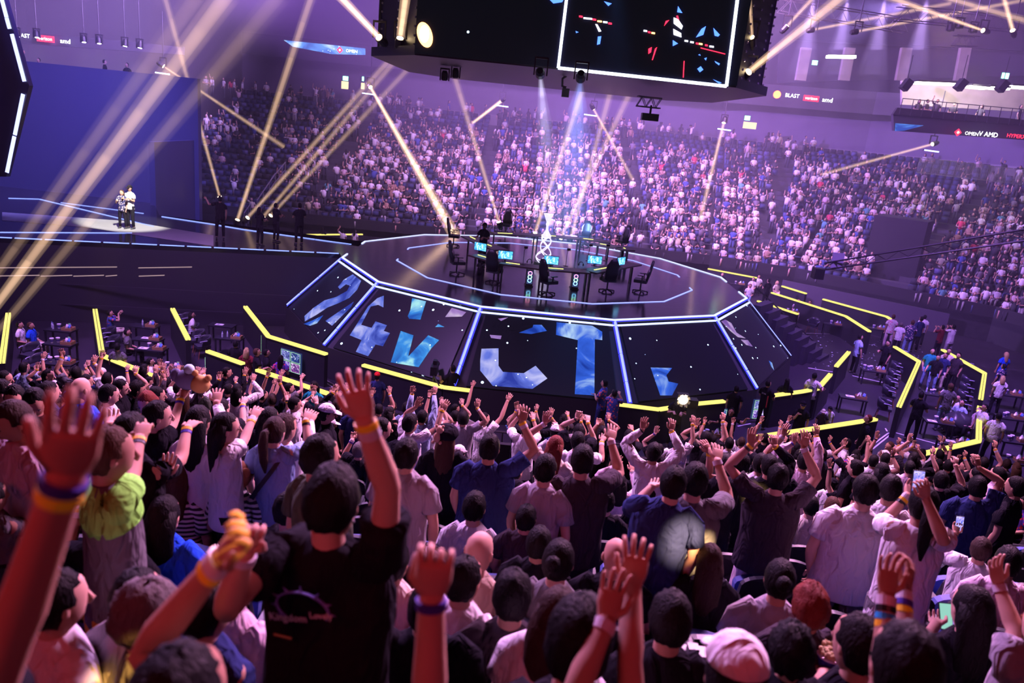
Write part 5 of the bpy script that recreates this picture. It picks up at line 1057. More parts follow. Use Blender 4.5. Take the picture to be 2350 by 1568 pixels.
# crop | head centre | S/T yaw | hair | shirt/legs | arms hand:bands:curl | label | options
ROWS_TXT = '''
1|110,500|S150|lD|P/Jh||woman with long dark hair, pale cardigan and denim shorts at the left edge|sl=l ly=.05
1|720,210|S-20|xK|B/K||short-haired man in bright blue shirt behind the huge blurred hand|ht=.1
1|440,240|S-30|lK|N/K|R640,650|long-haired person in navy shirt stretching an arm to the right|fat=1.25 sl=s
1|985,790|S-50|sB|GM/G|R1290,540:yk:.8|boy in grey T-shirt with lime green shoulders and a watch|wid=1.05
1|1420,450|S-60|sK|K/K|R1658,225:yu:.7|man in glasses and black T-shirt lifting a plush toy|
1|1185,600|S-25|sK|K/K|R1735,510:yu:.1 L1000,470:k:.3|broad person in black T-shirt with both arms up, behind the lime-shouldered boy|fat=1.2
1|1790,500|S-15|lK|W/K|R1955,250::.1|woman with long dark hair in loose white blouse beside the bear-hat child|sl=l
1|2030,560|S-60|lK|W/K|R2310,400:wy:.2|dark-haired woman in white T-shirt raising a bent arm, hand fan hanging|
1|1320,330|S175|bR|A/K||red-haired girl in maroon top facing the camera|hp=30
1|2105,230|S-70|lB|K/K|R2170,380:y:.5|woman with brown hair and glasses in black T-shirt|
1|1590,170|S-20|sK|S/K|R1820,55:y:.2 L1740,30:y:.3|person in pale blue shirt holding both arms up near the short monitor wall|sl=l
1|1790,210|S170|sK|O/K||man in dark olive shirt looking down towards the camera|hp=35 sl=l
1|1880,200|S180|lD|K/K||dark-haired girl facing the camera beside the olive-shirted man|
1|1990,390|S-20|bK|K/K|R2200,300:yu:.1|dark-haired person in black waving beside the woman with glasses|
1|2140,1000|T-10|sB|4/K||small child in striped T-shirt and brown bear-ear hat|ht=.08
1|1620,1000|T-10|lB|4/K||seated woman with long brown hair and striped top|
1|1480,1350|T-5|bK|B/K|L1510,880::.05|seated woman in bright blue T-shirt with one thin arm stretched up|
1|1010,1390|T-10|lD|K/K|L730,1240:yw:.3|seated person with long streaming hair holding a cup|
1|45,120|S-80|sK|K/K||person in black at the far left edge in profile|
1|435,90|S-80|sK|L/K||man in glasses with pale collar in profile, behind the long-haired navy person|
1|130,290|S-160|sK|K/K||dark-haired man in profile behind the woman in pale cardigan|
1|310,330|S-150|sK|K/K||person in black with head bowed, right of the woman in pale cardigan|hp=35
1|1090,200|S-80|sK|K/K||person with glasses in profile near the left rail|
1|1350,150|S-80|sK|K/K||dark-haired man in profile above the red-haired girl|
1|1240,210|S-70|qK|K/K||curly-haired person above the red-haired girl|
1|985,260|S-60|sK|W/K||person in white shirt just right of the bright blue shirt|
1|780,140|S-70|sK|K/K||person wearing a white face mask near the left rail|
1|1410,270|S-60|sK|K/K||masked dark-haired person left of the pale blue shirt|
1|20,230|S-60|sK|D/K||person at the left frame edge below the rail|
1|2040,60|S-60|sK|K/K||man in black T-shirt by the short monitor wall|
1|-70,1180|S-20|sK|G/K|R230,1290:u:.6|person in grey shirt cut by the left frame edge, hands together|zc=4.2
1|1300,30|S-20|bK|K/K||person in dark clothes below the second left box|
1|620,60|S-20|sK|K/K||dark-haired person hidden behind the huge blurred hand|
2|95,270|S-50|sK|K/K|R265,60:u:.1 L140,60:y:.2|dark-haired man in black with both arms high near the staff vest|
2|330,200|S-60|sK|G/K|R450,90::.2|man in grey T-shirt with arm up beside the staff vest|
2|380,345|S-70|sK|W/K|R470,315:w:.2 L305,270:ky:.1|person in white T-shirt with two bent arms up|
2|550,185|S170|lK|E/K||staff member with long dark hair in teal vest|
2|200,590|S-15|pD|J/K|R500,425:yk:.1|woman with clipped ponytail, denim shirt and backpack|sl=s
2|290,560|S-30|sD|W/K|R540,440:w:.1|woman with raised white sleeve behind the ponytail woman|sl=l
2|670,430|S-75|cW|K/K||man in white cap and black T-shirt in profile|fat=1.1
2|690,530|S-60|cW|W/K||child in white cap and white T-shirt|ht=-.25
2|610,820|S-40|sK|O/K||man in dark green-grey T-shirt behind the large black head|
2|345,1290|T-40|sK|K/K||seated man in black T-shirt left of the large black-shirted man|
2|300,1060|T-10|lB|D/K||seated woman with long brown hair beside the striped child|
2|960,760|T-30|sG|K/K|L905,620:wu:.7|person with greying short hair, hand curled up beside the big raised forearm|
2|1420,520|S-40|qK|W/K|L1490,320::.02 R1735,350:y:.02|curly-haired man in white T-shirt with black backpack, both arms spread up|fat=1.05
2|1385,800|S-15|sK|L/K||man with short black hair in washed grey-violet T-shirt, arms down|fat=1.05
2|1525,460|S-30|sK|S/K|L1435,205:y:.3 R1640,210:k:.2|person in light blue shirt with both arms straight up behind the curly hair|sl=l
2|1820,390|S-60|sK|K/K|R1985,160::.05|man in black printed T-shirt with straight raised arm|fat=1.1
2|1740,640|S0|lB|K/K||blonde-tipped woman in black cropped top with teddy ribbon on her hat|
2|2080,480|S-50|sK|W/K|R2310,280::.1 L1950,580:wy:.6|man in white lettered T-shirt holding a pale tablet|fat=1.05
2|2130,740|S-10|sK|N/K|R2440,420:yw:.1|heavy man in navy T-shirt with arm stretched up|fat=1.35
2|1995,1270|T-15|sK|W/K||seated man in plain white T-shirt right of the bow|
2|1410,1400|T-5|lK|D/K||seated girl with long black hair and a large white bow|
2|1230,430|S-30|bK|K/K|R1240,370:y:.2|small person behind the big raised arm with one hand up|
2|620,420|S-20|bK|K/K|R560,290::.4|dark-haired person below the teal vest pointing up|
2|1850,800|S-20|cW|W/K||person in white cap and white T-shirt behind the navy shirt|ht=-.2
2|150,480|S-20|lK|K/K|L35,420:wy:.1|dark-haired person left of the ponytail woman waving|
2|1160,570|S-60|sK|K/K||dark-haired person behind the raised forearm in profile|
3|690,850|S-5|sK|D/L|R960,590:w:.02|broad man in charcoal collared shirt with right arm high, white watch|fat=1.3
3|650,680|S-10|sK|W/K|R885,640:yw:.05|man in white T-shirt just ahead of the charcoal shirt, arm up|fat=1.05
3|450,730|S-20|lR|C/K|L365,450:w:.3|red-haired woman in beige tank top with thin raised arm|sl=t
3|95,960|T-40|sK|W/K||seated man in white T-shirt right of the navy shirt|
3|95,1160|T-50|sK|G/K||seated person in black beanie|
3|360,930|S-20|sK|L/K||person in lilac-grey shirt behind the charcoal shirt|ht=-.1
3|180,560|S-10|sK|W/K|R250,440:y:.1 L140,400:yw:.02|person in white T-shirt with both hands up left of the red hair|
3|1330,780|S-10|sK|W/K|L1240,510:k:.1 R1500,520:y:.2|person in white and red jacket with both arms up|sl=l
3|1380,760|S-20|sK|K/K|L1355,570:u:.1|person in black with dark raised forearm and patterned band|ht=-.12
3|1540,690|S-10|sK|W/K|R1690,480:y:.1|man in oversized white T-shirt with a blue print on the back|fat=1.15
3|1025,1060|T0|bK|P/K|L1010,850::.1 R1140,900:w:.1|seated child in shiny silver hooded jacket waving both hands|sl=l
3|1510,1060|S-20|sK|N/K|L1340,1060::.1|man in dark navy polo leaning, bright beam on his hip|fat=1.2 lx=.06
3|1700,1030|S-10|sK|G/K|R1908,760:w:.1|man in grey shirt with raised arm and white band|fat=1.15
3|1820,860|S-15|sK|K/K||dark-haired man in black T-shirt between two raised arms|fat=1.1
3|2010,700|S-5|sK|W/K||man with rounded dark hair and white T-shirt near the rail|
3|900,1220|T0|sK|K/K||seated dark-haired person in black left of the navy polo|
3|185,1370|T-10|sK|D/K||seated man with shaggy black hair, dark shirt, below the beanie|
3|660,600|S0|sK|K/K|L655,425:k:.7 R740,460:y:.4|dark-haired person with both fists up near the screen letter T|ht=.05
3|870,600|S-5|bK|K/K|L835,490::.8 R790,640:y:.3|dark person with bent raised arms left of the charcoal shirt|
3|1110,640|S10|lK|K/K|R1130,540:y:.6|person in black with arm bent over the head|
3|450,600|S0|cW|W/K|R450,520:y:.3|person in pale cap with one hand up behind the red hair|
3|1960,900|S-5|sK|K/K|R1800,710:y:.2|black-haired person with small hand up under the bright camera light|
3|2110,880|S0|sK|K/K||broad person in black T-shirt seen from behind, right of the grey shirt|fat=1.3
3|1290,1150|T-5|sK|K/K||seated dark-haired person below the printed white T-shirt|
3|520,480|S0|bK|D/K|R560,420:y:.1|person in dark clothes near the lit confetti|
3|1180,960|T0|lK|K/K|R1155,870::.2|seated dark-haired girl beside the silver jacket|
3|2290,880|S-10|sK|W/K||dark-haired person in white and dark shirt beside the brown T-shirt man|
4|135,1010|S-15|sK|D/P|L-100,620:yk:.1 R385,650:w:.02|man in brown T-shirt and pale trousers with both arms straight up|fat=1.25
4|370,860|S-20|sK|P/K|R490,570:yu:.1 L290,640:uy:.1|person in lilac shirt with raised arms lit by the amber beam|fat=1.1 sl=l
4|920,1120|S-10|sK|W/G||tall man in plain oversized white T-shirt and grey trousers|fat=1.3
4|1440,1250|S-15|pK|W/G|L1330,1090:wyk:.5 R1450,1090::.6|woman with ponytail in white T-shirt filming with a phone|ly=.03
4|1150,1110|S-30|sK|W/K||man in white T-shirt between the tall man and the phone woman|fat=1.1
4|1600,1030|S-10|sK|K/K|R1740,840::.7|dark-haired man in black T-shirt right of the filming phone|fat=1.15
4|1350,850|S-5|sK|L/K|R1400,720::.6|person in grey-lilac shirt with tall raised arm|
4|780,1160|T-10|sK|K/K|L600,870:k:.1 R790,900:wyk:.1|dark-haired person with two raised hands left of the tall man|
4|2115,1170|T170|lK|W/K||girl in white shirt looking down at her phone|hp=35
4|2340,1230|T100|sK|3/K||person in red and violet flowered shirt at the right edge|
4|1140,730|S110|sB|L/K||man with short brown hair in profile at the rail|
4|1160,850|S120|sK|W/K|L1060,790::.1|man in glasses in white shirt waving beside the brown-haired man|
4|840,800|S-30|bK|3/K||person in red and violet flowered shirt behind the rail|
4|750,700|S60|sK|W/K||dark-haired person in white, profile at the rail|
4|1320,920|S-10|sK|P/K||bent person in pale jacket with a white bag strap|hp=20
4|1820,910|S60|sK|K/K|L1730,840::.8|dark-haired man in profile right of the raised fist|
4|1930,1090|S-20|sK|N/K|R1930,840::.3|dark-haired person in navy with a hand raised at the right|fat=1.1
4|2110,980|S40|sK|P/K||man with neat black hair and pale shirt near the right edge|
4|1920,980|S20|sK|K/K||dark-haired person in black below the raised red-lit hand|
4|1590,800|S0|sK|K/K|R1600,650:wuk:.1|person in black with hand up before the lower right wall|
4|190,900|S-10|sK|K/K|L200,570:w:.05|dark-haired person with raised hand left of the brown T-shirt man|
4|60,900|S-5|sK|K/K|R105,650:y:.6|person in khaki sleeve with raised fist by the long yellow wall|sl=l
4|620,1270|T-10|sB|T/K||seated person with brown hair lit amber|
4|430,1260|T-10|sK|C/K||seated person in cream shirt below the amber beam|
4|1070,960|S-10|bK|K/K||person with dark bob hair behind the tall man|
4|2270,1090|S40|sK|K/K||dark-haired person in black at the right edge|
4|830,920|S40|sK|K/K|R800,840:k:.1|dark-haired person with hand near the flowered shirt|
4|530,800|S-10|sK|K/K||dark-haired person below the long yellow wall, middle|
5|1065,395|T-30|sK|Y/K||seated man in mustard yellow T-shirt|fat=1.1
5|520,830|T-40|sK|W/K||seated man in white and grey raglan shirt at lower left|
5|1235,800|T-15|sK|L/K||seated man in lilac-grey T-shirt below the mustard T-shirt|
5|1340,960|T-60|qG|G/K||seated person with curly grey hair behind the raised forearm|
5|1870,900|T-30|sK|N/K|R2040,1180:y:.9|seated dark-haired man in navy raising a curled fist|
5|180,470|T-20|xK|P/K||seated bald person in pale shirt behind the left forearm|zc=4.4
5|2060,640|T-20|sK|P/K||seated person in crumpled pink-white shirt left of the black-shirted man|
6|2030,390|T-20|xG|T/K||seated man with shaved grey head and tan shirt with flower panel|
6|1900,640|T-30|sK|W/K||seated man in white T-shirt with curved marks on the back|
6|1270,480|T-20|sK|C/K||seated man in beige T-shirt right of the large black shirt|
6|1560,900|T0|sK|K/K||broad seated man in black T-shirt with script print|fat=1.3
6|2330,780|T0|sK|D/K||seated person in dark plaid shirt left of the grey T-shirt|
7|300,310|T-10|sK|K/K||seated man with shaggy black hair in black T-shirt|
7|480,470|T-20|nK|G/K||seated man with undercut and topknot, grey T-shirt with red letters|
7|985,430|T-5|xK|K/K||seated bald man in black beside the amber glow|fat=1.15
7|470,960|T-30|bD|W/K||dark brown-haired person in white blouse at the bottom|zc=2.9
7|660,1180|T-10|sK|K/K||dark-haired person in black lettered shirt at the bottom centre|zc=2.3
7|1475,990|T0|sK|K/K||seated man with thick black hair and black T-shirt holding a camera|
7|1830,470|T-5|lD|K/K||seated woman with long reddish-dark hair in black|
7|2050,1500|T0|cW|K/K||person in pale cap cut by the bottom edge|zc=2.4
8|150,640|T-10|nK|L/K||seated woman with low bun and grey-lilac T-shirt|
8|420,880|T0|qR|D/K||seated person with round dark red curly hair|
8|250,1270|T-10|qK|K/K||seated person with wavy black hair and black T-shirt with neon squiggle|
8|850,1220|T20|sK|K/K|L560,1440::.6|seated man with black hair holding a popcorn bucket|
8|1960,370|T-30|sD|W/K|L1740,160:k:.8|seated person in white T-shirt filming with a raised phone|fat=1.1
8|1870,900|T5|lK|K/K|L1560,1000::.4|seated woman with long straight black hair and black top using a phone|
8|1260,1420|T0|sK|K/K||dark head at the bottom edge beside the clapping arms|zc=2.1
8|2200,480|T-20|sK|P/K||seated person in pale top behind the filming person|
'''
for ln in ROWS_TXT.strip().split('\n'):
    if ln.strip(): crowd(ln)
# labelled details carried by individuals -------------------------------------------------
def find(sub):
    for r in PEOPLE:
        if sub in r[1]['label']: return r
def on_back(rec, s, size, z, m, x=0, nm='back_print'):
    H, o, info = rec[:3]; sc = info['s']; dzz = -.46 if rec[4] else 0
    return text(nm, s, size * sc, m, frame3(((x) * sc, -.142 * sc * 1.0, (z + dzz) * sc), (1, 0, 0), (0, 0, 1)), o, .003)
M_ink = mat('print_dark', (.03, .03, .08), .6); M_inkw = mat('print_white', (.8, .78, .85), .6); M_inkr = mat('print_red', (.7, .06, .06), .6); M_inkb = mat('print_blue', (.12, .13, .5), .6)
on_back(find('white lettered T-shirt'), 'Stüssy', .10, 1.28, M_ink)
on_back(find('teal vest'), 'STAFF', .09, 1.3, M_inkw)
r_ = find('oversized white T-shirt with a blue print'); on_back(r_, 'COCICREW', .07, 1.30, M_inkb)
G().box((-.03 * r_[2]['s'], -.160 * r_[2]['s'], 1.17 * r_[2]['s']), (.16, .008, .1)).build('back_print', M_inkb, r_[1])
on_back(find('grey T-shirt with red letters'), 'W  R', .10, 1.18, M_inkr, -.04)
on_back(find('script print'), '62', .12, 1.32, M_inkw, .05)
on_back(find('black printed T-shirt'), 'ROYAL', .06, 1.30, M_inkw, -.03)
on_back(find('black lettered shirt'), 'EXPLORE THE WORLD', .03, 1.25, M_inkw)
on_back(find('curved marks'), '))', .06, 1.28, M_ink, .05)
r_ = find('lime green shoulders'); sc = r_[2]['s']; G().tube([Vector((0, 0, 1.325)) * sc, Vector((0, -.004, 1.335)) * sc, Vector((0, -.008, 1.41)) * sc, Vector((0, -.012, 1.49)) * sc], [(.20 * sc, .130 * sc), (.198 * sc, .128 * sc), (.178 * sc, .110 * sc), (.07 * sc, .066 * sc)], 16, (1, 0, 0)).build('yoke', cloth('M'), r_[1], True)
# bow
r_ = find('large white bow'); Hd = r_[2]['Hd']; sc = r_[2]['s']; g = G()
for sx in (-1, 1):
    g.add([Hd(0, -.135, .0), Hd(sx * .085, -.15, .055), Hd(sx * .105, -.14, -.01), Hd(sx * .07, -.15, -.045), Hd(0, -.12, .01), Hd(sx * .085, -.125, .055), Hd(sx * .07, -.125, -.045)], [(0, 1, 2, 3), (4, 6, 2, 5), (0, 4, 5, 1), (1, 5, 2), (3, 2, 6), (0, 3, 6, 4)])
    g.add([Hd(0, -.135, 0), Hd(sx * .02, -.15, -.13), Hd(sx * .06, -.15, -.11), Hd(sx * .02, -.13, 0)], [(0, 1, 2, 3)])
g.ball(Hd(0, -.14, 0), .018 * sc, 8, 5); g.build('hair_bow', mat('bow_white', (.78, .76, .88), .5), r_[1])
# bear ears
r_ = find('bear-ear hat'); Hd = r_[2]['Hd']; sc = r_[2]['s']; g = G(); g.ball(Hd(0, -.012, .02), (.112 * sc, .125 * sc, .122 * sc), 16, 10, fn=lambda d: 1 if (d.y < .4 or d.z > .2) else .7)
for sx in (-1, 1): g.ball(Hd(sx * .095, -.05, .07), (.042 * sc, .02 * sc, .042 * sc), 10, 6)
g.build('bear_hat', mat('plush_brown', (.35, .13, .05), .9, noise=.3, bscale=40), r_[1], True)
# teddy ribbon hat
r_ = find('teddy ribbon'); Hd = r_[2]['Hd']; sc = r_[2]['s']; g = G(); g.ball(Hd(0, -.015, .05), (.12 * sc, .13 * sc, .085 * sc), 16, 9); g.build('beret', cloth('K'), r_[1], True)
g = G(); g.ball(Hd(-.06, -.12, .10), .04 * sc, 10, 7); g.ball(Hd(-.08, -.12, .02), (.035 * sc, .03 * sc, .055 * sc), 10, 7)
for sx in (-1, 1): g.ball(Hd(-.06 + sx * .03, -.12, .135), .014 * sc, 6, 4); g.ball(Hd(-.08 + sx * .035, -.12, -.03), .018 * sc, 6, 4)
g.build('teddy_ornament', mat('teddy_tan', (.62, .38, .25), .9), r_[1], True)
# beanie
r_ = find('black beanie'); Hd = r_[2]['Hd']; sc = r_[2]['s']; G().ball(Hd(0, -.014, .028), (.094 * sc, .114 * sc, .118 * sc), 14, 9, fn=lambda d: 1 if d.z > -.3 else .75).build('beanie', cloth('K'), r_[1], True)
def strap(r_, col, sx=1):
    sc = r_[2]['s']; dz = -.46 if r_[4] else 0
    G().tube([Vector((sx * .10, -.05, 1.43 + dz)) * sc, Vector((sx * .07, -.145, 1.33 + dz)) * sc, Vector((-sx * .07, -.15, 1.12 + dz)) * sc, Vector((-sx * .16, -.11, .98 + dz)) * sc], [(.018, .004)] * 4, 6, (1, 0, 0)).build('bag_strap', mat('strap_' + col, {'w': (.55, .55, .75), 'k': (.02, .02, .03)}[col], .6), r_[1])
strap(find('seated woman in bright blue'), 'w', -1); strap(find('denim shirt and backpack'), 'k', 1); strap(find('grey T-shirt with red letters'), 'k', 1)
# backpack
r_ = find('with black backpack'); sc = r_[2]['s']; G().tube([Vector((0, -.16, .98)) * sc, Vector((0, -.22, 1.02)) * sc, Vector((0, -.24, 1.2)) * sc, Vector((0, -.22, 1.36)) * sc, Vector((0, -.17, 1.40)) * sc], [(.1 * sc, .05 * sc), (.15 * sc, .08 * sc), (.16 * sc, .09 * sc), (.14 * sc, .07 * sc), (.08 * sc, .03 * sc)], 12, (1, 0, 0)).build('backpack', cloth('K'), r_[1], True)
# held things (top-level things of their own)
def wpt(rec, side): 
    o, info = rec[1], rec[2]; Sj, E_, W, d, wax, k = info['SH'][side]; Mz = Matrix.Rotation(info['yr'], 3, 'Z'); return info['root'] + Mz @ (W + d * .09 * k), Mz @ d
def phone(c, sz, label, m, rx=.3, rz=0):
    t = thing('mobile_phone', label, 'phone', c, rz); t.rotation_euler[0] = rx; G().box((0, 0, 0), (.075 * sz, .009, .155 * sz)).build('case', M_blk, t); G().box((0, -.006, 0), (.068 * sz, .003, .145 * sz)).build('screen', m, t); return t
p_, _ = wpt(find('ponytail in white T-shirt filming'), 'L'); q_, _ = wpt(find('ponytail in white T-shirt filming'), 'R')
phone((p_ + q_) / 2 + Vector((0, 0, .03)), 1.05, 'phone held high by the ponytail woman, showing the stage', nebula('phone_neb', (.05, .1, .5), (.4, .3, .8), (.8, .8, 1), 1.6, 30), -.25)
p_, _ = wpt(find('filming with a raised phone'), 'L'); phone(p_ + Vector((.02, 0, .02)), 1, 'phone raised by the seated person in white T-shirt at right', MATS['phone_neb'], -.2)
p_, _ = wpt(find('top using a phone'), 'L'); phone(p_ + Vector((.05, 0, .03)), 1, 'phone with pale green screen in the hand of the long-haired woman', emis('screen_mint', (.45, .95, .8), .7), -.6)
p_, _ = wpt(find('holding a pale tablet'), 'L'); t = thing('tablet', 'pale tablet held up by the man in lettered white T-shirt', 'tablet', p_ + Vector((.06, 0, .08)), -.2); t.rotation_euler[1] = .35; G().box((0, 0, 0), (.26, .012, .19)).build('body', mat('tablet_pale', (.75, .72, .85), .4), t); G().box((0, .008, 0), (.28, .01, .21)).build('case', M_blk, t)
p_, _ = wpt(find('lifting a plush toy'), 'R'); t = thing('plush_toy', 'blue-grey and tan plush animal held up over the crowd', 'toy', p_ + Vector((.03, 0, .10))); g = G(); g.ball((0, 0, 0), (.11, .08, .09), 14, 9); g.ball((-.1, 0, .03), (.05, .04, .06), 10, 6)
g.build('body', mat('plush_grey', (.16, .17, .3), .9), t, True); g = G(); g.ball((.11, -.02, -.02), (.085, .07, .08), 12, 8); g.ball((.18, -.02, .04), .03, 8, 5); g.ball((.07, -.02, .07), .03, 8, 5); g.build('head', mat('plush_tan', (.62, .38, .12), .9), t, True); G().ball((.02, -.02, .10), .045, 10, 6).build('pale_knot', mat('plush_pale', (.5, .75, .8), .8), t, True)
p_, _ = wpt(find('holding a popcorn bucket'), 'L'); t = thing('popcorn_bucket', 'blue printed paper bucket full of popcorn', 'bucket', p_ + Vector((.05, .02, -.02))); t.rotation_euler[1] = -.15; G().tube([(0, 0, -.1), (0, 0, .1)], [.055, .075], 18).build('bucket', mat('bucket_blue', (.03, .03, .30), .5), t); G().tube([(0, 0, .094), (0, 0, .104)], [.079, .079], 18).build('rim', M_cup, t)
g = G(); rr = random.Random(5)
for i in range(60): a = rr.uniform(0, 6.28); b = rr.random() ** .5 * .066; g.ball((b * math.cos(a), b * math.sin(a), .105 + rr.uniform(0, .02)), rr.uniform(.009, .014), 5, 4)
tag(g.build('popcorn', mat('popcorn', (.85, .72, .38), .8), t), kind='stuff'); G().tube([(0, 0, -.05), (0, 0, .03)], [.0605, .069], 9, cap=False).build('print_band', mat('bucket_print', (.5, .45, .75), .5), t)
p_, _ = wpt(find('thick black hair and black T-shirt holding'), 'R'); t = thing('camera', 'black camera in the lap of the thick-haired man at the bottom', 'camera', find('thick black hair and black T-shirt holding')[0] + Vector((.22, .30, -.42))); G().box((0, 0, 0), (.14, .08, .1)).build('body', M_blk, t); G().tube([(0, .04, 0), (0, .13, 0)], [.04, .042], 12).build('lens', M_fix, t); G().box((0, 0, .06), (.05, .05, .03)).build('viewfinder', M_blk, t)
p_, _ = wpt(find('hair holding a cup'), 'L'); t = dup(cu0, p_ + Vector((.10, 0, -.06)), 0, 'white printed cup beside the clapping hands at left', 'white printed paper cups on the low tables'); t.scale = (.9, .9, .9); t['group'] = 'cups in the stand'

# ------------------------------------------------------------------ foreground figures with exact arm poses
def fg(label, head, arms, zfy, shirt='K', hair='sK', yaw=0, sit=False, fat=1, hp=5, wid=1, sl='s'):
    H = dep(*head[:2], head[2]); zf = H.z + .12 - 1.74; ad = {}
    for sd, (hp_, wr, el, bands, curl, spread, th, wax) in arms.items():
        W = dep(*wr); Hn = dep(*hp_); d = (Hn - W).normalized(); 
        ad[sd] = dict(hand=W + d * .085, dir=tuple(d), b=bands, curl=curl, spread=spread, thumb=th, wax=wax, **({'elbow': dep(*el)} if el else {}))
    o, info = person(H, zf, yaw, sit, hair, shirt, 'K', sl, ad, label, fat=fat, q=2, head_pitch=hp, scl=1.0, wid=wid)
    return o, info, H
_o, _i, _h = fg('large man in black printed T-shirt at front centre, right arm raised, head and back dark', (765, 1152, 2.42),
   {'R': ((815, 890, 2.12), (838, 968, 2.15), (890, 1120, 2.28), 'yw', .12, .9, -1, (1, .0, .1)), 'L': ((575, 1215, 2.05), (560, 1275, 2.08), (520, 1400, 2.2), 'w', .85, .3, 1, (1, .2, 0))}, 2.2, 'K', 'sK', -12, fat=1.25, hp=12)
PEOPLE.append((_h, _o, _i, (765, 1152), False))
# printed ring and lettering on his back
P = []; g = G(); g2 = G(); sc = _i['s']
for k in range(25):
    q = math.radians(-20 + 250 * k / 24); P.append(Vector((-.01 + .088 * math.cos(q), -.168, 1.335 + .055 * math.sin(q))))
g.tube(P, [(.007, .003)] * 25, 5, (0, 1, 0))
for k in range(2, 24, 3): d_ = (P[k] - Vector((-.01, -.168, 1.335))).normalized(); g.tube([P[k], P[k] + d_ * .022], [.006, .001], 4, (0, 1, 0))
g.build('back_print', mat('print_violet', (.22, .18, .62), .6), _o)
text('back_print', 'Kingdom', .036, M_inkw, frame3((-.055, -.176, 1.295), (1, 0, .18), (0, 0, 1)), _o, .002); text('back_print', 'Lovely', .030, M_inkw, frame3((.055, -.176, 1.33), (1, 0, .2), (0, 0, 1)), _o, .002)
G().box((-.07, -.178, 1.225), (.06, .004, .006)).build('back_print', mat('print_gold', (.6, .42, .15), .6), _o)
G().ball(_i['Hd'](.078, -.01, -.045), .006, 6, 4).build('earring', mat('pearl', (.85, .8, .85), .2), _o)
F = [('huge blurred raised arm with blue and yellow bands at the left edge', (-260, 1560, 1.5), {'R': ((178, 915, 1.06), (150, 1095, 1.14), (25, 1470, 1.32), 'uy', .1, .35, -1, (1, .3, 0))}, .5, 'K', False, -10),
     ('front-row person at the bottom left, black hair and raised forearm with white and yellow bands', (415, 1612, 1.5), {'R': ((590, 1195, 1.55), (505, 1285, 1.60), (330, 1500, 1.70), 'wy', .55, .6, 1, (.6, -.2, .7))}, 1.3, 'K', False, -15),
     ('person below the frame, blurred raised arm with a blue band at bottom centre', (900, 1830, 1.7), {'R': ((1000, 1285, 1.62), (990, 1375, 1.66), (985, 1610, 1.72), 'u', .75, .5, -1, (1, .1, 0))}, 1.3, 'K', False, -5),
     ('person at the bottom clapping with a white watch, pink-lit forearms', (1360, 1760, 2.1), {'L': ((1410, 1330, 2.25), (1390, 1430, 2.2), (1325, 1575, 2.1), 'w', .05, .7, 1, (1, .3, .1)), 'R': ((1462, 1265, 2.3), (1450, 1350, 2.3), (1445, 1520, 2.2), '', .1, .8, -1, (1, -.2, 0))}, 2.0, 'K', False, 0),
     ('person at the bottom right clapping overhead with cyan and yellow bands', (2060, 1760, 2.4), {'L': ((2040, 1300, 2.62), (2034, 1372, 2.6), (2026, 1560, 2.5), 'wkcy', .1, .8, 1, (1, .1, 0)), 'R': ((2090, 1305, 2.7), (2076, 1362, 2.68), (2070, 1530, 2.55), 'wuy', .5, .5, -1, (.6, .6, 0))}, 2.6, 'K', False, 0),
     ('person at the right edge with one slender raised arm and white band', (2400, 1440, 3.4), {'L': ((2282, 1290, 3.6), (2292, 1345, 3.6), (2330, 1450, 3.5), 'w', .1, .6, 1, (1, .2, 0))}, 3.5, 'L', False, 10)]
for l_, hd, ar, zy, sh, sit_, yw in F: 
    r_ = fg(l_, hd, ar, zy, sh, 'sK', yw, sit_); PEOPLE.append((r_[2], r_[0], r_[1], hd[:2], False))

# ------------------------------------------------------------------ people filling the farther rows, each placed on a free spot of its row
rr = random.Random(41); n0 = len(PEOPLE)
taken = [(p[0].x, p[0].y) for p in PEOPLE]; AN = ['right arm up', 'left arm up', 'both arms up', 'arms down']
SC_ = [('W', 'white'), ('K', 'black'), ('D', 'dark brown'), ('L', 'lilac-grey'), ('G', 'grey'), ('N', 'navy'), ('P', 'pale pink'), ('S', 'light blue'), ('C', 'cream'), ('T', 'tan'), ('O', 'dark green'), ('A', 'maroon'), ('B', 'bright blue')]
HN = [('sK', 'short black'), ('sD', 'short dark brown'), ('lK', 'long black'), ('bK', 'bobbed black'), ('lB', 'long brown'), ('qK', 'curly black'), ('pK', 'ponytailed black'), ('cK', 'black-capped'), ('cW', 'white-capped')]
ZN = [(-9999, 260, 'under the far left box'), (260, 470, 'below the second left box'), (470, 640, 'below the short monitor wall'), (640, 830, 'near the teal vest'), (830, 1010, 'below the letters E and W'), (1010, 1180, 'below the dark camera rig'), (1180, 1330, 'below the letter C'), (1330, 1470, 'below the letter T'), (1470, 1620, 'below the bright camera light'), (1620, 1760, 'beyond the grey shirt'), (1760, 1900, 'below the long yellow wall'), (1900, 2060, 'by the right rail'), (2060, 2200, 'below the lower right box'), (2200, 9999, 'at the right end')]
seen = set(); 
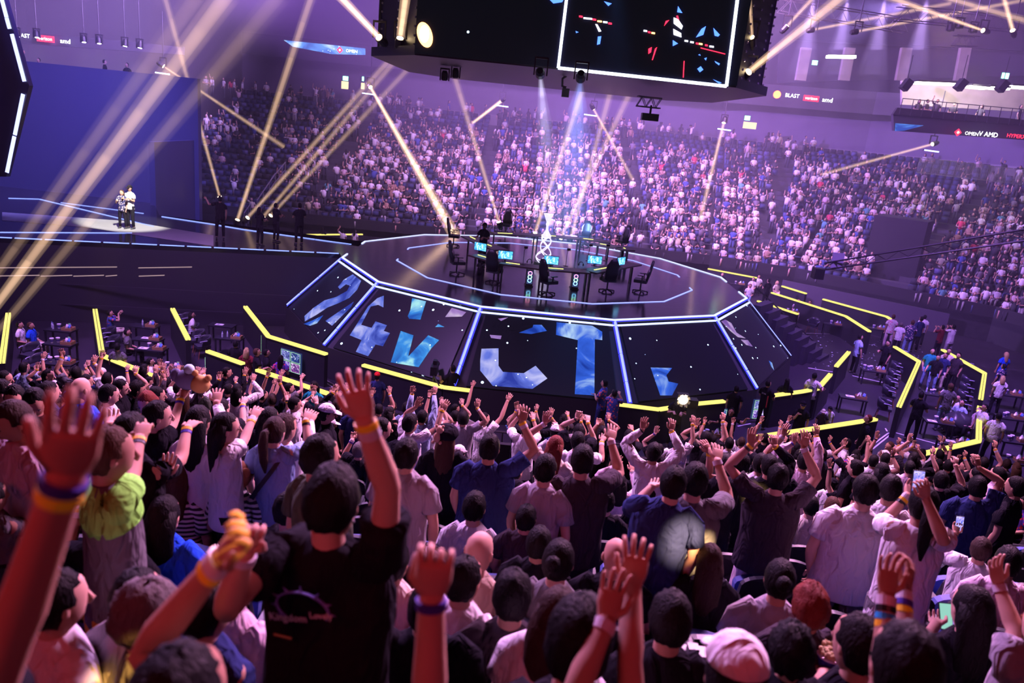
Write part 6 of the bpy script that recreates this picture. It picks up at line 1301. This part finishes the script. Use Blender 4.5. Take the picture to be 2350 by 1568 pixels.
for j, Y in enumerate(ROWS):
    if Y < 3.4: continue
    xs = -.70 * Y - .4; xe = .70 * Y + .4; x = xs + rr.random() * .5
    while x < xe:
        x += rr.uniform(.52, .62)
        dens = .42 if Y < 7.5 else (.72 if Y < 12 else .85)
        if rr.random() > dens: continue
        if min((abs(x - a) / .46) ** 2 + (abs(Y - b) / .55) ** 2 for a, b in taken) < 1: continue
        zf = tread_z(Y); sit = (rr.random() < (.8 if Y < 7.5 else .18)); s = rr.uniform(.9, 1.04)
        H = Vector((x, Y + rr.uniform(-.05, .1), zf + (1.62 if not sit else 1.16) * s))
        if Y < 8 and not sit: continue
        if Y > 12.2 and -1.2 < x < 4.2 and rr.random() < .8: continue
        px = proj(H)
        if not (-15 < px[0] < 2365 and 700 < px[1] < 1600): continue
        if Y < 7.5 and any(abs(px[0] - p[3][0]) < 34 and abs(px[1] - p[3][1]) < 40 for p in PEOPLE): continue
        if len(PEOPLE) > 262: continue
        hn = rr.choices(HN, [30, 10, 12, 10, 6, 5, 5, 4, 3])[0]; sc = rr.choices(SC_, [26, 30, 6, 7, 8, 6, 4, 4, 4, 3, 3, 1, 1])[0]
        ak = 3 if sit else rr.choices([0, 1, 2, 3], [25, 10, 28, 30])[0]; arms = {}; yaw = rr.uniform(-35, 15) - x * 1.5; bd = rr.choice(['y', 'yw', 'w', 'uy', 'y', 'k', ''])
        for sd, sx, on in (('L', -1, ak in (1, 2)), ('R', 1, ak in (0, 2))):
            if on:
                yr = math.radians(yaw); dx, dy, dzz = sx * rr.uniform(.12, .34), rr.uniform(.05, .3), rr.uniform(.12, .42)
                arms[sd] = dict(hand=H + Vector((math.cos(yr) * dx - math.sin(yr) * dy, math.sin(yr) * dx + math.cos(yr) * dy, dzz)) * s, b=bd, wax=(math.cos(rr.uniform(-.8, .8)), .3, 0))
        zn = [n for a, b, n in ZN if a <= px[0] < b][0]
        lab = '%s-haired person, %s top, %s, %s%s' % (hn[1] if 'capped' not in hn[1] else hn[1].replace('capped', 'cap,dark'), sc[1], AN[ak], 'seated ' if sit else '', zn)
        lab = lab.replace('cap,dark-haired', 'capped')
        if lab in seen: lab = lab.replace(' person', (' broad person', ' slim person', ' tall person')[rr.randrange(3)])
        lab = lab.replace('the bright camera light', 'the camera light').replace('the lower right box', 'the lower box')
        seen.add(lab)
        o, info = person(H, zf, yaw, sit, hn[0], sc[0], rr.choice('KKGL'), rr.choices(['s', 'l'], [4, 1])[0], arms, lab, group='people filling the middle rows', fat=rr.uniform(.95, 1.2) if 'broad' not in lab else 1.35, q=1 if Y < 10 else 0, head_pitch=rr.uniform(0, 15), face=False)
        PEOPLE.append((H, o, info, px, sit)); taken.append((x, Y))
# ------------------------------------------------------------------ seats of the near stand
M_sb = mat('seat_shell', (.012, .013, .022), .45); M_sc = mat('seat_cushion', (.06, .09, .32), .7, noise=.1, bscale=20); M_sc2 = mat('seat_cushion_lilac', (.20, .20, .42), .7)
def make_seat():
    t = thing('stadium_seat', '', 'seat')
    def slab(pts, th, m, nm):  # rounded outline in the x-z plane, leaning back
        g = G(); g.slab([Vector(p) for p in pts], (0, 1, 0), th); return g.build(nm, m, t)
    out = []
    for i in range(13): q = PI * i / 12; out.append((.225 * math.cos(q) * (1 if abs(math.cos(q)) < .9 else 1), -.06 - .04 * 1, .74 + .14 * math.sin(q) ** .6))
    out += [(-.23, 0, .42), (.23, 0, .42)]
    slab(out, .045, M_sb, 'seat_back')
    o2 = [(x * .82, y + .05, .46 + (z - .46) * .9) for x, y, z in out]; slab(o2, .03, M_sc, 'back_cushion')
    g = G(); P = [(.2 * math.cos(q), .10, .68 + .07 * math.sin(q)) for q in [PI * i / 8 for i in range(9)]] + [(-.2, .04, .42), (.2, .04, .42)]
    g.slab([Vector(p) for p in P], (0, 1, 0), .07); g.build('folded_pan', M_sc, t)
    for sx in (-1, 1): G().bar((sx * .26, -.05, 0), (sx * .26, -.03, .62), .03, .12, (0, 1, 0)).build('stanchion', M_sb, t); G().box((sx * .26, .05, .64), (.045, .3, .03)).build('armrest', M_sb, t)
    return t
s0 = make_seat(); cnt = 0; zc_ = {}; first = True; RWN = ['front', 'second', 'third', 'fourth', 'fifth', 'sixth', 'seventh', 'eighth', 'ninth', 'tenth', 'eleventh', 'twelfth', 'thirteenth', 'fourteenth', 'fifteenth', 'sixteenth', 'seventeenth', 'eighteenth', 'nineteenth', 'twentieth', 'top']
for j in range(len(ROWS) - 1, -1, -1):
    Y = ROWS[j]
    if Y < 1.1 or Y > 9.8: continue
    x = -.72 * Y - .3; 
    while x < .72 * Y + .3:
        x += .55; ok = True
        P = Vector((x, Y - .15, tread_z(Y) + .8)); px = proj(P)
        if not (-20 < px[0] < 2370 and px[1] < 1600): continue
        for H, o, info, hpx, sit in PEOPLE:
            if abs(H.y - Y) < .5 and abs(H.x - x) < (.26 if sit else .2): ok = False if not sit else ok
        if any(abs(H.x - x) < .27 and -.1 < (H.y - Y) + .1 < .6 and sit for H, o, info, hpx, sit in PEOPLE): pass
        zn = [n for a, b, n in ZN if a <= px[0] < b][0]
        t = s0 if first else dup(s0); first = False
        t.location = (x, Y - .28, tread_z(Y)); zk = (j, zn); zc_[zk] = zc_.get(zk, 0) + 1; t['label'] = 'navy seat, %s row from top, %s, %s from left' % (RWN[20 - j], zn, RWN[zc_[zk] - 1] if zc_[zk] > 1 else 'first'); t['group'] = 'stadium seats of the near stand'; cnt += 1
# ------------------------------------------------------------------ people on the floor and on the stage
def stander(px, zf, yaw, hair, shirt, legs, label, arms=None, h=1.72, **k):
    """px = top of the head in the photograph's frame; stands on height zf"""
    P = at(px[0], px[1], zf + h); H = P - Vector((0, 0, .12)); s = h / 1.74; ad = {}; yr = math.radians(yaw)
    for sd, (dx, dy, dz_) in (arms or {}).items():
        ad[sd] = dict(hand=H + Vector((math.cos(yr) * dx - math.sin(yr) * dy, math.sin(yr) * dx + math.cos(yr) * dy, dz_)), wax=(1, .2, 0), curl=.4)
    return person(H, zf, yaw, k.pop('sit', False), hair, shirt, legs, k.pop('sl', 's'), ad, label, q=0, face=abs(yaw) > 50, scl=s, **k)
FOLD = dict(L=(-.08, .3, -.42), R=(.1, .3, -.42)); PH = dict(L=(-.08, .32, -.05), R=(.1, .32, -.03))
FP = [((279, 436), SZ, 175, 'bB', '2', 'Kh', 'woman host in patterned top and black shorts on the main stage', dict(R=(.05, .25, -.32)), 1.62), ((297, 426), SZ, 165, 'cK', 'W', 'K', 'man in white T-shirt and black cap lit brightly on the main stage', FOLD, 1.82),
 ((505, 451), SZ, 20, 'cK', 'K', 'K', 'crew member in black raising an arm in front of the backdrop corner', dict(L=(-.6, .25, .0)), 1.78), ((596, 475), SZ, -30, 'bK', 'K', 'K', 'crew woman in black dress-like shirt on the walkway, leftmost of three', FOLD, 1.6), ((634, 466), SZ, -40, 'sK', 'K', 'K', 'crew member in black on the walkway, middle of three', FOLD, 1.66), ((688, 466), SZ, 40, 'sK', 'K', 'K', 'crew member in black bowing the head on the walkway, rightmost of three', FOLD, 1.78),
 ((1113, 512), SZ, 150, 'cK', 'K', 'K', 'player in black standing at the left desk of the stage', dict(R=(.2, .3, -.5), L=(-.1, .3, -.5)), 1.8),
 ((551, 640), 0, 180, 'sK', 'K', 'K', 'security guard in black with a white badge by the dark main-stage skirt', None, 1.75),
 ((269, 788), 0, 10, 'qK', 'G', 'K', 'woman with tied hair in grey sweater standing at the second left box', None, 1.68),
 ((590, 800), 0, -60, 'sB', 'K', 'K', 'man in black jacket with white shirt tail leaning over the left wall', dict(R=(.2, .35, -.5)), 1.75),
 ((866, 855), 0, 10, 'cR', 'N', 'K', 'man in red cap and navy shirt watching the left monitor', None, 1.75),
 ((1040, 838), 0, 30, 'sK', 'K', 'K', 'camera operator in black behind the tripod in front of the stage', dict(L=(-.3, .35, -.35), R=(.1, .35, -.4)), 1.75),
 ((1388, 872), 0, 60, 'sK', '5', 'N', 'man in blue and red patterned jersey by the letter T, behind', FOLD, 1.78), ((1412, 895), 0, -15, 'sK', '5', 'N', 'man in patterned team jersey holding a blue bag by the stage', PH, 1.78),
 ((1692, 885), 0, -20, 'sK', 'K', 'K', 'person in plain black seen from behind at the last stage corner', None, 1.68), ((1765, 873), 0, -50, 'sK', 'K', 'K', 'staff member in black shirt with red sides right of the stage corner', FOLD, 1.75),
 ((1808, 868), 0, -10, 'lK', 'K', 'J', 'woman with long black hair, black top and pale blue jeans', None, 1.68), ((1871, 856), 0, -30, 'sK', 'W', 'K', 'man in white T-shirt with a round dark emblem on the back', dict(R=(.35, .3, -.45)), 1.76),
 ((1845, 922), 0, 160, 'cK', 'K', 'K', 'man in black cap and mask holding a microphone beyond the long yellow wall', dict(R=(.05, .2, -.25)), 1.72),
 ((1680, 937), 0, 150, 'sK', 'K', 'K', 'man in black facing the crowd with outstretched arms', dict(L=(-.55, .3, .05), R=(.5, .3, -.4)), 1.75),
 ((1994, 953), 0, 80, 'sR', 'K', 'K', 'red-haired man in black hoodie at the end of the long yellow wall', None, 1.85),
 ((1892, 938), 0, 170, 'uC', 'D', 'K', 'person in cream bucket hat sitting behind the long yellow wall', None, 1.25), ((1907, 932), 0, -170, 'cK', 'W', 'K', 'person in black bucket cap and white tee behind the long yellow wall', None, 1.3),
 ((1976, 768), 0, -80, 'sK', 'S', 'K', 'man in light blue shirt and black trousers standing on the open floor', None, 1.8), ((2040, 782), 0, 110, 'sK', 'K', 'K', 'man in black team shirt beside the confetti', dict(R=(.1, .35, -.4)), 1.76),
 ((2052, 722), 0, -20, 'sB', '1', 'P', 'man in white shirt with red flowers behind the curved row', None, 1.8), ((2070, 740), 0, -40, 'sG', 'W', 'K', 'grey-haired person in white beside the red-flowered shirt', None, 1.66),
 ((2096, 735), 0, -15, 'sB', '2', 'J', 'man in dark floral shirt and pale jeans', FOLD, 1.82), ((2116, 727), 0, 10, 'sK', 'N', 'K', 'tall man in dark navy hooded top beside the floral shirt', None, 1.85), ((2124, 723), 0, -30, 'sK', 'W', 'K', 'person in white lettered T-shirt behind the navy top', None, 1.7),
 ((2165, 746), 0, 20, 'sK', 'A', 'K', 'photographer in black and red at the dark end of the floor', PH, 1.7), ((2190, 745), 0, 10, 'sK', 'W', 'L', 'photographer in white T-shirt holding a camera to his face', PH, 1.78),
 ((2142, 800), 0, 160, 'sK', 'E', 'J', 'man in teal patterned shirt and light jeans in the right group', None, 1.8), ((2155, 815), 0, 140, 'nD', 'K', 'J', 'woman in black top leaning over the table in the right group', dict(R=(.3, .3, -.6)), 1.66), ((2172, 810), 0, 130, 'sK', 'N', 'C', 'man in navy shirt leaning in the right group', dict(R=(.3, .3, -.5)), 1.74), ((2180, 800), 0, 150, 'sK', 'C', 'K', 'man in cream T-shirt at the back of the right group', None, 1.78), ((2202, 810), 0, 120, 'sK', 'D', 'K', 'person in brown shirt at the edge of the right group', None, 1.75),
 ((2184, 880), 0, -10, 'sB', 'G', 'J', 'man in washed grey T-shirt seen from behind at the right box', None, 1.82), ((2117, 900), 0, -50, 'sK', 'K', 'K', 'man in black polo and lanyard standing in the right box', FOLD, 1.8),
 ((2311, 808), 0, 10, 'lY', 'B', 'B', 'blonde woman in long royal blue top at the far right', None, 1.72), ((2305, 835), 0, 20, 'sK', '2', 'K', 'person in patterned white and navy jacket at the far right', None, 1.65), ((2303, 862), 0, -10, 'bY', 'W', 'K', 'woman with blonde bob and white off-shoulder top at the far right', None, 1.65),
 ((2295, 948), 0, -40, 'sK', 'W', 'K', 'man in loose white shirt standing right of the lower right wall', None, 1.82), ((2262, 928), 0, 100, 'sK', 'W', 'K', 'person in glasses and white vest leaning on the yellow wall', None, 1.72),
 ((1608, 645), 0, 0, 'sK', 'N', 'K', 'crew member in dark shirt behind the far stage edge', None, 1.7), ((1727, 595), 0, -80, 'sK', 'N', 'K', 'person in navy standing at the far barrier', None, 1.75), ((1790, 612), 0, 60, 'cG', 'E', 'K', 'person in teal shirt and grey cap by the far bent wall', None, 1.7), ((1765, 640), 0, 20, 'sK', 'K', 'K', 'figure in black coat carrying glowing blue masks near the far bent wall', FOLD, 1.75),
 ((740, 520), 0, 0, 'lK', 'K', 'K', 'woman in black beyond the walkway', None, 1.65), ((787, 527), 0, 10, 'sK', 'W', 'K', 'person in white waving beyond the walkway', dict(L=(-.2, .1, .3)), 1.6), ((815, 527), 0, -20, 'lK', 'W', 'K', 'long-haired person in white beyond the walkway', None, 1.6)]
for px, zf, yaw, hr, sh, lg, lb, ar, h in FP:
    kw = {}
    o, info = stander(px, zf, yaw, hr, sh, lg, lb, ar, h, **kw)
    if 'teal vest' in lb or 'round dark emblem' in lb:
        sc = info['s']; G().tube([(0, -.15 * sc, 1.18 * sc), (0, -.158 * sc, 1.18 * sc)], [.1 * sc, .1 * sc], 16).build('back_print', mat('print_navy', (.03, .04, .2), .6), o); text('back_print', 'Stüssy', .1 * sc, mat('print_dark'), frame3((0, -.15 * sc, 1.34 * sc), (1, 0, 0), (0, 0, 1)), o)
    if 'red sides' in lb: text('back_print', 'STAR', .07, mat('print_white'), frame3((0, -.15, 1.3), (1, 0, 0), (0, 0, 1)), o); G().box((.14, -.1, 1.05), (.03, .02, .4)).build('red_stripe', mat('print_red'), o)
    if 'badge' in lb: G().box((0, .15, 1.12), (.06, .01, .1)).build('badge', mat('paper'), o)
FS = [((45, 738), -80, 'sK', 'W', 'Ch', 'young man in white T-shirt sitting at the far left'), ((70, 740), -85, 'sB', 'B', 'Ch', 'young man in blue T-shirt sitting at the far left'), ((252, 712), -60, 'sK', '5', 'C', 'bearded man in team jersey filming with his phone'), ((292, 755), -70, 'sK', 'G', 'K', 'broad man in dark grey T-shirt sitting in the second left box'),
 ((440, 716), -60, 'lK', 'W', 'K', 'woman with long black hair and white top sitting alone on the left floor'), ((345, 822), -60, 'sK', 'W', 'K', 'seated person in white just beyond the second left wall'), ((362, 836), -60, 'lK', 'K', 'K', 'seated woman in black holding a phone beyond the second left wall'), ((541, 782), 0, 'sK', 'K', 'K', 'seated man in black left of the pink-haired person'), ((566, 798), 0, 'bY', 'A', 'K', 'pink-haired person seen from behind'), ((612, 802), -60, 'sK', 'K', 'K', 'seated man in black right of the leaning man'), ((645, 815), 0, 'lK', '3', 'K', 'dark-haired person in bright floral shirt before the left monitor'),
 ((1730, 637), 150, 'sK', 'W', 'C', 'person in white sitting by the far bent wall'), ((1723, 652), 160, 'sB', 'W', 'J', 'person in pale blue shirt and jeans sitting nearest the stage corner'), ((1743, 631), 170, 'sK', 'W', 'K', 'person in white lettered shirt sitting near the far bent wall'), ((1785, 645), -150, 'bY', 'C', 'C', 'person in cream sitting by the glowing masks'),
 ((1834, 686), 160, 'lK', 'P', 'C', 'woman with long dark hair in cream jacket sitting on the right floor'), ((1860, 690), 150, 'lK', 'K', 'K', 'woman with long dark hair in black sitting on the right floor'), ((1659, 626), 170, 'sK', 'K', 'K', 'person peeking over the far right stage edge'),
 ((2210, 918), 120, 'sK', 'S', 'K', 'seated person in light blue and white shirt in the right box'), ((2200, 908), 120, 'xK', 'W', 'K', 'seated person in white beside the light blue shirt'), ((2250, 935), 90, 'lB', 'P', 'K', 'seated woman in pink behind the lower right wall')]
for px, yaw, hr, sh, lg, lb in FS:
    P = at(px[0], px[1], 1.27); o, info = person(P - Vector((0, 0, .12)), 0, yaw, True, hr, sh, lg, 's', {} if 'phone' not in lb else {s_: dict(hand=P + Vector((math.cos(math.radians(yaw + 90)) * .35, math.sin(math.radians(yaw + 90)) * .35, -.08)) + Vector((0, .05 * x_, 0)), curl=.5, wax=(0, 0, 1)) for s_, x_ in (('L', 1), ('R', -1))}, lb, q=0, face=True, scl=1.0)
# jacket-covered chair, tripod camera and the bright camera lamp
t = thing('draped_chair', 'chair buried under black jackets and bags in the right box', 'chair', at(2195, 975, .4) - Vector((0, 0, .4))); g = G(); r7 = random.Random(9)
g.ball((0, 0, .45), (.5, .42, .42), 18, 12, fn=lambda d: 1 + r7.uniform(-.12, .12)); g.build('jackets', mat('jacket_black', (.03, .03, .04), .35, bump=.5, bscale=8), t, True); g = G(); g.ball((.35, -.25, .25), (.22, .2, .18), 12, 8, fn=lambda d: 1 + r7.uniform(-.1, .1)); g.build('bag', mat('bag_grey', (.35, .33, .42), .4), t, True)
def tripod_cam(px, label, sc=1, lit=False):
    p = at(px[0], px[1], 1.5 * sc); t = thing('tripod_camera', label, 'camera', (p.x, p.y, 0))
    for k in range(3): q = k * 2.1 + .5; G().tube([(0, 0, 1.2 * sc), (.45 * math.cos(q), .45 * math.sin(q), 0)], [.025, .02], 5).build('leg', M_blk, t)
    G().tube([(0, 0, 1.1 * sc), (0, 0, 1.35 * sc)], [.04, .04], 6).build('head', M_blk, t); g = G(); g.box((0, 0, 1.5 * sc), (.2, .5, .28)); g.box((0, .1, 1.7 * sc), (.12, .2, .12)); g.build('camera_body', M_blk, t); G().tube([(0, .25, 1.5 * sc), (0, .6, 1.5 * sc)], [.08, .1], 10).build('lens', M_fix, t)
    G().bar((0, -.2, 1.4 * sc), (.25, -.7, 1.25 * sc), .03, .03).build('pan_handle', M_blk, t); return t
tripod_cam((997, 848), 'broadcast camera on a black tripod in front of the stage', 1.05)
tripod_cam((480, 475), 'broadcast camera on the main stage left of the crew member', 1); 
lp = thing('camera_light', 'dazzling warm lamp on a handheld camera at the foot of the stage', 'lamp', at(1568, 918, 1.75)); G().tube([(0, 0, 0), (0, -.03, 0)], [.13, .13], 16).build('lens', emis('lamp_blaze', (1, .72, .42), 60), lp); G().box((0, .12, -.02), (.34, .24, .34)).build('lamp_housing', M_blk, lp); G().box((.3, .1, -.1), (.3, .3, .25)).build('camera_body', M_blk, lp)
g = G()
for k in range(8): a = k * PI / 4 + .5; g.bar((.13 * math.cos(a), -.03, .13 * math.sin(a)), (.2 * math.cos(a), -.1, .2 * math.sin(a)), .09, .006, (0, 1, 0))
g.build('barn_door', M_blk, lp)
lamp_spot('camera_lamp_ray', at(1568, 918, 1.75) - Vector((0, .2, 0)), at(1480, 1240, 3.5), 900, 60, (1, .7, .4), 1, .12)
o_, _i = stander((1560, 905), 0, 175, 'sK', 'K', 'K', 'camera operator in black half hidden behind the dazzling lamp', FOLD, 1.72)
# narrow amber rays that fall on the near crowd
lamp_spot('amber_hit', (3.5, -5, 15), dep(1432, 1298, 5.5), 80000, 1.15, (1, .55, .24), .5, .05)
lamp_spot('amber_hit', (4.5, -5, 15), dep(1545, 1290, 5.4), 90000, .9, (1, .62, .26), .4, .04)
lamp_spot('amber_hit', (4, -5, 16), dep(1868, 1075, 6.6), 110000, 1.3, (1, .60, .2), .5, .04)
lamp_spot('amber_hit', (4, -3, 15), dep(606, 1195, 1.6), 22000, .6, (1, .5, .1), .6, .04)
lamp_spot('amber_hit', (-11, 25, 15), at(192, 856, 0), 60000, 4.5, (1, .55, .1), .3, .05)
# ------------------------------------------------------------------ the far crowd and its seats: past any counting, one object each
vcol = bpy.data.materials.new('crowd_colours'); vcol.use_nodes = True; nt = vcol.node_tree; vn = nt.nodes.new('ShaderNodeVertexColor'); vn.layer_name = 'col'; nt.links.new(vn.outputs[0], nt.nodes['Principled BSDF'].inputs['Base Color']); nt.nodes['Principled BSDF'].inputs['Roughness'].default_value = .8
def template(kind, seed):
    r = random.Random(seed); P = []  # list of (G, colour slot)
    sit = kind == 'sit'; z0 = -.42 if sit else 0; w_ = r.uniform(.9, 1.1)
    def part(slot): g = G(); P.append((g, slot)); return g
    fx = r.uniform(-.04, .04)
    part(0).tube([(0, 0, .92 + z0), (0, 0, 1.15 + z0), (fx, 0, 1.34 + z0), (fx, 0, 1.44 + z0)], [(.16 * w_, .12), (.165 * w_, .11), (.19 * w_, .11), (.07, .06)], 8)
    part(1).ball((fx, .01, 1.58 + z0), (.075, .09, .11), 7, 5)
    part(2).ball((fx, -.015, 1.605 + z0), (.086, .1, .11), 8, 5, fn=lambda d: .75 if (d.y > .3 and d.z < .45) or d.z < -.55 else 1)
    if r.random() < .3: part(2).tube([(fx, -.06, 1.6 + z0), (fx, -.09, 1.3 + z0)], [(.09, .05), (.08, .03)], 6)
    pose = r.choice(['down', 'lap', 'lap', 'up1', 'up2', 'face'] if r.random() < .5 else ['down', 'lap'])
    for sx in (-1, 1):
        s0_ = Vector((fx + sx * .18, 0, 1.38 + z0))
        if pose == 'up2' or (pose == 'up1' and sx > 0): e_, h_ = s0_ + Vector((sx * .1, .1, .2)), s0_ + Vector((sx * .05, .15, .48))
        elif pose == 'face': e_, h_ = s0_ + Vector((sx * .05, .12, -.24)), s0_ + Vector((-sx * .12, .2, .1))
        elif pose == 'lap' or sit: e_, h_ = s0_ + Vector((sx * .06, 0, -.28)), s0_ + Vector((-sx * .08, .27, -.3))
        else: e_, h_ = s0_ + Vector((sx * .07, 0, -.28)), s0_ + Vector((sx * .04, .08, -.52))
        part(0).tube([s0_ + Vector((-sx * .06, 0, .02)), s0_.lerp(e_, .6)], [.065, .062], 6); part(1).tube([s0_.lerp(e_, .5), e_, h_], [.04, .036, .03], 5); part(1).ball(h_, (.04, .04, .05), 5, 3)
    if sit:
        for sx in (-1, 1): part(3).tube([(sx * .09, 0, .52), (sx * .12, .42, .52)], [.085, .065], 6); part(1 if r.random() < .4 else 3).tube([(sx * .12, .42, .52), (sx * .11, .42, .05)], [.06, .045], 5)
    else:
        for sx in (-1, 1): part(3).tube([(sx * .08, 0, .96), (sx * .1, 0, .5), (sx * .1, 0, .04)], [.1, .075, .055], 6)
    V = []; F = []; Sx = []
    for g, sl in P: n = len(V); V += g.v; F += [tuple(i + n for i in f) for f in g.f]; Sx += [sl] * len(g.v)
    return np.array(V, dtype=np.float32), F, np.array(Sx)
TS = [template('sit', i) for i in range(10)]; TT = [template('stand', 50 + i) for i in range(8)]
class Bulk:
    def __init__(s): s.V = []; s.C = []; s.F = []; s.n = 0
    def add(s, T, pos, rz, sc, cols):
        V, F, Sx = T; c, q = math.cos(rz), math.sin(rz); R = np.array([[c, -q, 0], [q, c, 0], [0, 0, 1]], dtype=np.float32)
        s.V.append((V * sc) @ R.T + np.array(pos, dtype=np.float32)); s.C.append(np.array(cols, dtype=np.float32)[Sx]); s.F += [tuple(i + s.n for i in f) for f in F]; s.n += len(V)
    def build(s, name, m):
        me = bpy.data.meshes.new(name); V = np.concatenate(s.V); me.from_pydata(V.tolist(), [], s.F); at_ = me.color_attributes.new('col', 'FLOAT_COLOR', 'POINT')
        Cc = np.concatenate(s.C); Cc = np.hstack([Cc, np.ones((len(Cc), 1), dtype=np.float32)]); at_.data.foreach_set('color', Cc.astype(np.float32).ravel()); me.materials.append(m); me.shade_smooth()
        o = bpy.data.objects.new(name, me); C.objects.link(o); return o
g = G(); g.slab([(-.22, -.1, .45), (.22, -.1, .45), (.21, -.16, .86), (-.21, -.16, .86)], (0, 1, 0), .05); n1 = len(g.v); g.slab([(-.2, .0, .44), (.2, .0, .44), (.2, .05, .8), (-.2, .05, .8)], (0, 1, 0), .06); n2 = len(g.v)
SEAT = (np.array(g.v, dtype=np.float32), list(g.f), np.array([0] * n1 + [1] * (n2 - n1)))
g = G(); g.slab([(-.22, -.1, .45), (.22, -.1, .45), (.21, -.16, .86), (-.21, -.16, .86)], (0, 1, 0), .05); n1 = len(g.v); g.box((0, .14, .44), (.42, .42, .08)); SEATD = (np.array(g.v, dtype=np.float32), list(g.f), np.array([0] * n1 + [1] * (len(g.v) - n1)))
cr_ = random.Random(77); FC = Bulk(); FSB = Bulk()
SHC = [((.74, .70, .75), 27), ((.03, .03, .04), 34), ((.15, .13, .16), 10), ((.42, .38, .45), 7), ((.62, .45, .5), 5), ((.05, .08, .3), 5), ((.3, .18, .13), 4), ((.6, .05, .1), 2), ((.1, .3, .35), 1), ((.55, .5, .35), 2)]
ncr = nse = 0
for k in range(NR):
    a = offset(FR, (k + .5) * .85); z = far_z(k)
    for i in range(len(a) - 1):
        d = a[i + 1] - a[i]; L_ = d.length; t_ = d / L_; nrm = Vector((-t_.y, t_.x)); rz = math.atan2(-nrm.y, -nrm.x) - PI / 2
        for q in range(int(L_ / .54)):
            p = a[i] + t_ * (q * .54 + .3); P3 = Vector((p.x, p.y, z)); pxy = proj(P3 + Vector((0, 0, 1)))
            if not (440 < pxy[0] < 2390 and 150 < pxy[1] < 800): continue
            if p.x > 29.4 and p.y < 30: continue
            u = q * .54
            aisle = (i == 0 and (abs(p.x + 14.2) < .75 or abs(p.x + 3.2) < .6 or abs(p.x - 8.0) < .6)) or (i in (1, 2) and abs(u - L_ * .5) < .7 and k > 1) or (i == 3 and abs(u - 2) < .6)
            if aisle:
                if cr_.random() < .16: FC.add(TT[cr_.randrange(8)], (p.x, p.y, z), rz + cr_.choice([0, 3.1, 3.1]), cr_.uniform(.92, 1.04), [cr_.choices([c for c, _ in SHC], [w for _, w in SHC])[0], (.5, .3, .24), (.015, .012, .015), (.03, .03, .05)]); ncr += 1
                continue
            left = pxy[0] < 660
            occ = .72 if k < 14 else (.48 if k < 18 else .12)
            if left: occ = .14
            elif pxy[0] < 760: occ *= .75
            if i == 0 and k < 5 and pxy[0] < 1000: occ *= .62
            if i == 3 and k > 13: occ *= .6
            if 2000 < pxy[0] < 2095 and 500 < pxy[1]: continue
            stood = cr_.random() < (.25 if k > 2 else .15)
            seat_c = [(.012, .012, .025), (.022, .032, .10) if cr_.random() < .8 else (.09, .10, .24)]
            if cr_.random() < occ:
                sc = cr_.uniform(.92, 1.05); sh = cr_.choices([c for c, _ in SHC], [w for _, w in SHC])[0]; jj = cr_.uniform(.8, 1.1); sh = tuple(min(1, v * jj) for v in sh)
                hr = cr_.choice([(.012, .01, .012)] * 6 + [(.05, .03, .02), (.2, .12, .06), (.75, .72, .76)]) ; sk = cr_.choice([(.5, .3, .24), (.56, .34, .27), (.44, .25, .19)])
                T = TT[cr_.randrange(8)] if stood else TS[cr_.randrange(10)]
                FC.add(T, (p.x - nrm.x * (.1 if stood else .0), p.y - nrm.y * (.1 if stood else 0), z), rz + cr_.uniform(-.5, .5), sc, [sh, sk, hr, cr_.choice([(.02, .02, .03), (.04, .06, .16), (.3, .28, .3)])]); ncr += 1
                if stood: FSB.add(SEAT, (p.x, p.y, z), rz, 1, seat_c); nse += 1
            else: FSB.add(SEAT if cr_.random() < .8 else SEATD, (p.x, p.y, z), rz, 1, seat_c); nse += 1
for i in range(70):  # people wandering on the concourse ledge
    x = cr_.uniform(440, 1900); Y = 50.3 + NR * .85 + .0; P = atY(x, 270, Y - .6)
    FC.add(TT[cr_.randrange(8)], (P.x, Y - .5 if P.x < 12 else Y - .5 - (P.x - 12) * .35, far_z(NR - 1) + .0), cr_.uniform(0, 6), 1, [cr_.choices([c for c, _ in SHC], [w for _, w in SHC])[0], (.5, .3, .24), (.015, .012, .015), (.03, .03, .05)])
for (x, y) in ((2112, 228), (2130, 228), (2152, 228), (2190, 235), (2255, 240), (2345, 240)):
    P = atY(x, y, 48.5); FC.add(TT[cr_.randrange(8)], (P.x, 48.5, P.z - 1.7), cr_.uniform(2, 4), 1, [(.05, .05, .06), (.4, .25, .2), (.015, .012, .015), (.03, .03, .05)])
o = FC.build('crowd', vcol); tag(o, 'hundreds of spectators filling the far and right stands', 'crowd', kind='stuff')
o = FSB.build('stadium_seat_rows', vcol); tag(o, 'rows of navy folding seats between the far spectators', 'seats', kind='stuff')
# crew silhouettes on the production platform at the far left
for i, (x, y, l_) in enumerate(((52, 115, 'leftmost'), (240, 138, 'third from left'), (291, 145, 'fourth from the left'), (88, 134, 'second from the left, low at the desk'))):
    P = atY(x, y, 45.8); person(P - Vector((0, 0, .1)), P.z - 1.28, -60 if i < 2 else 170, True, 'sK', 'K', 'K', 's', {}, 'dark crew member on the production platform, ' + l_, q=0, scl=1.0)
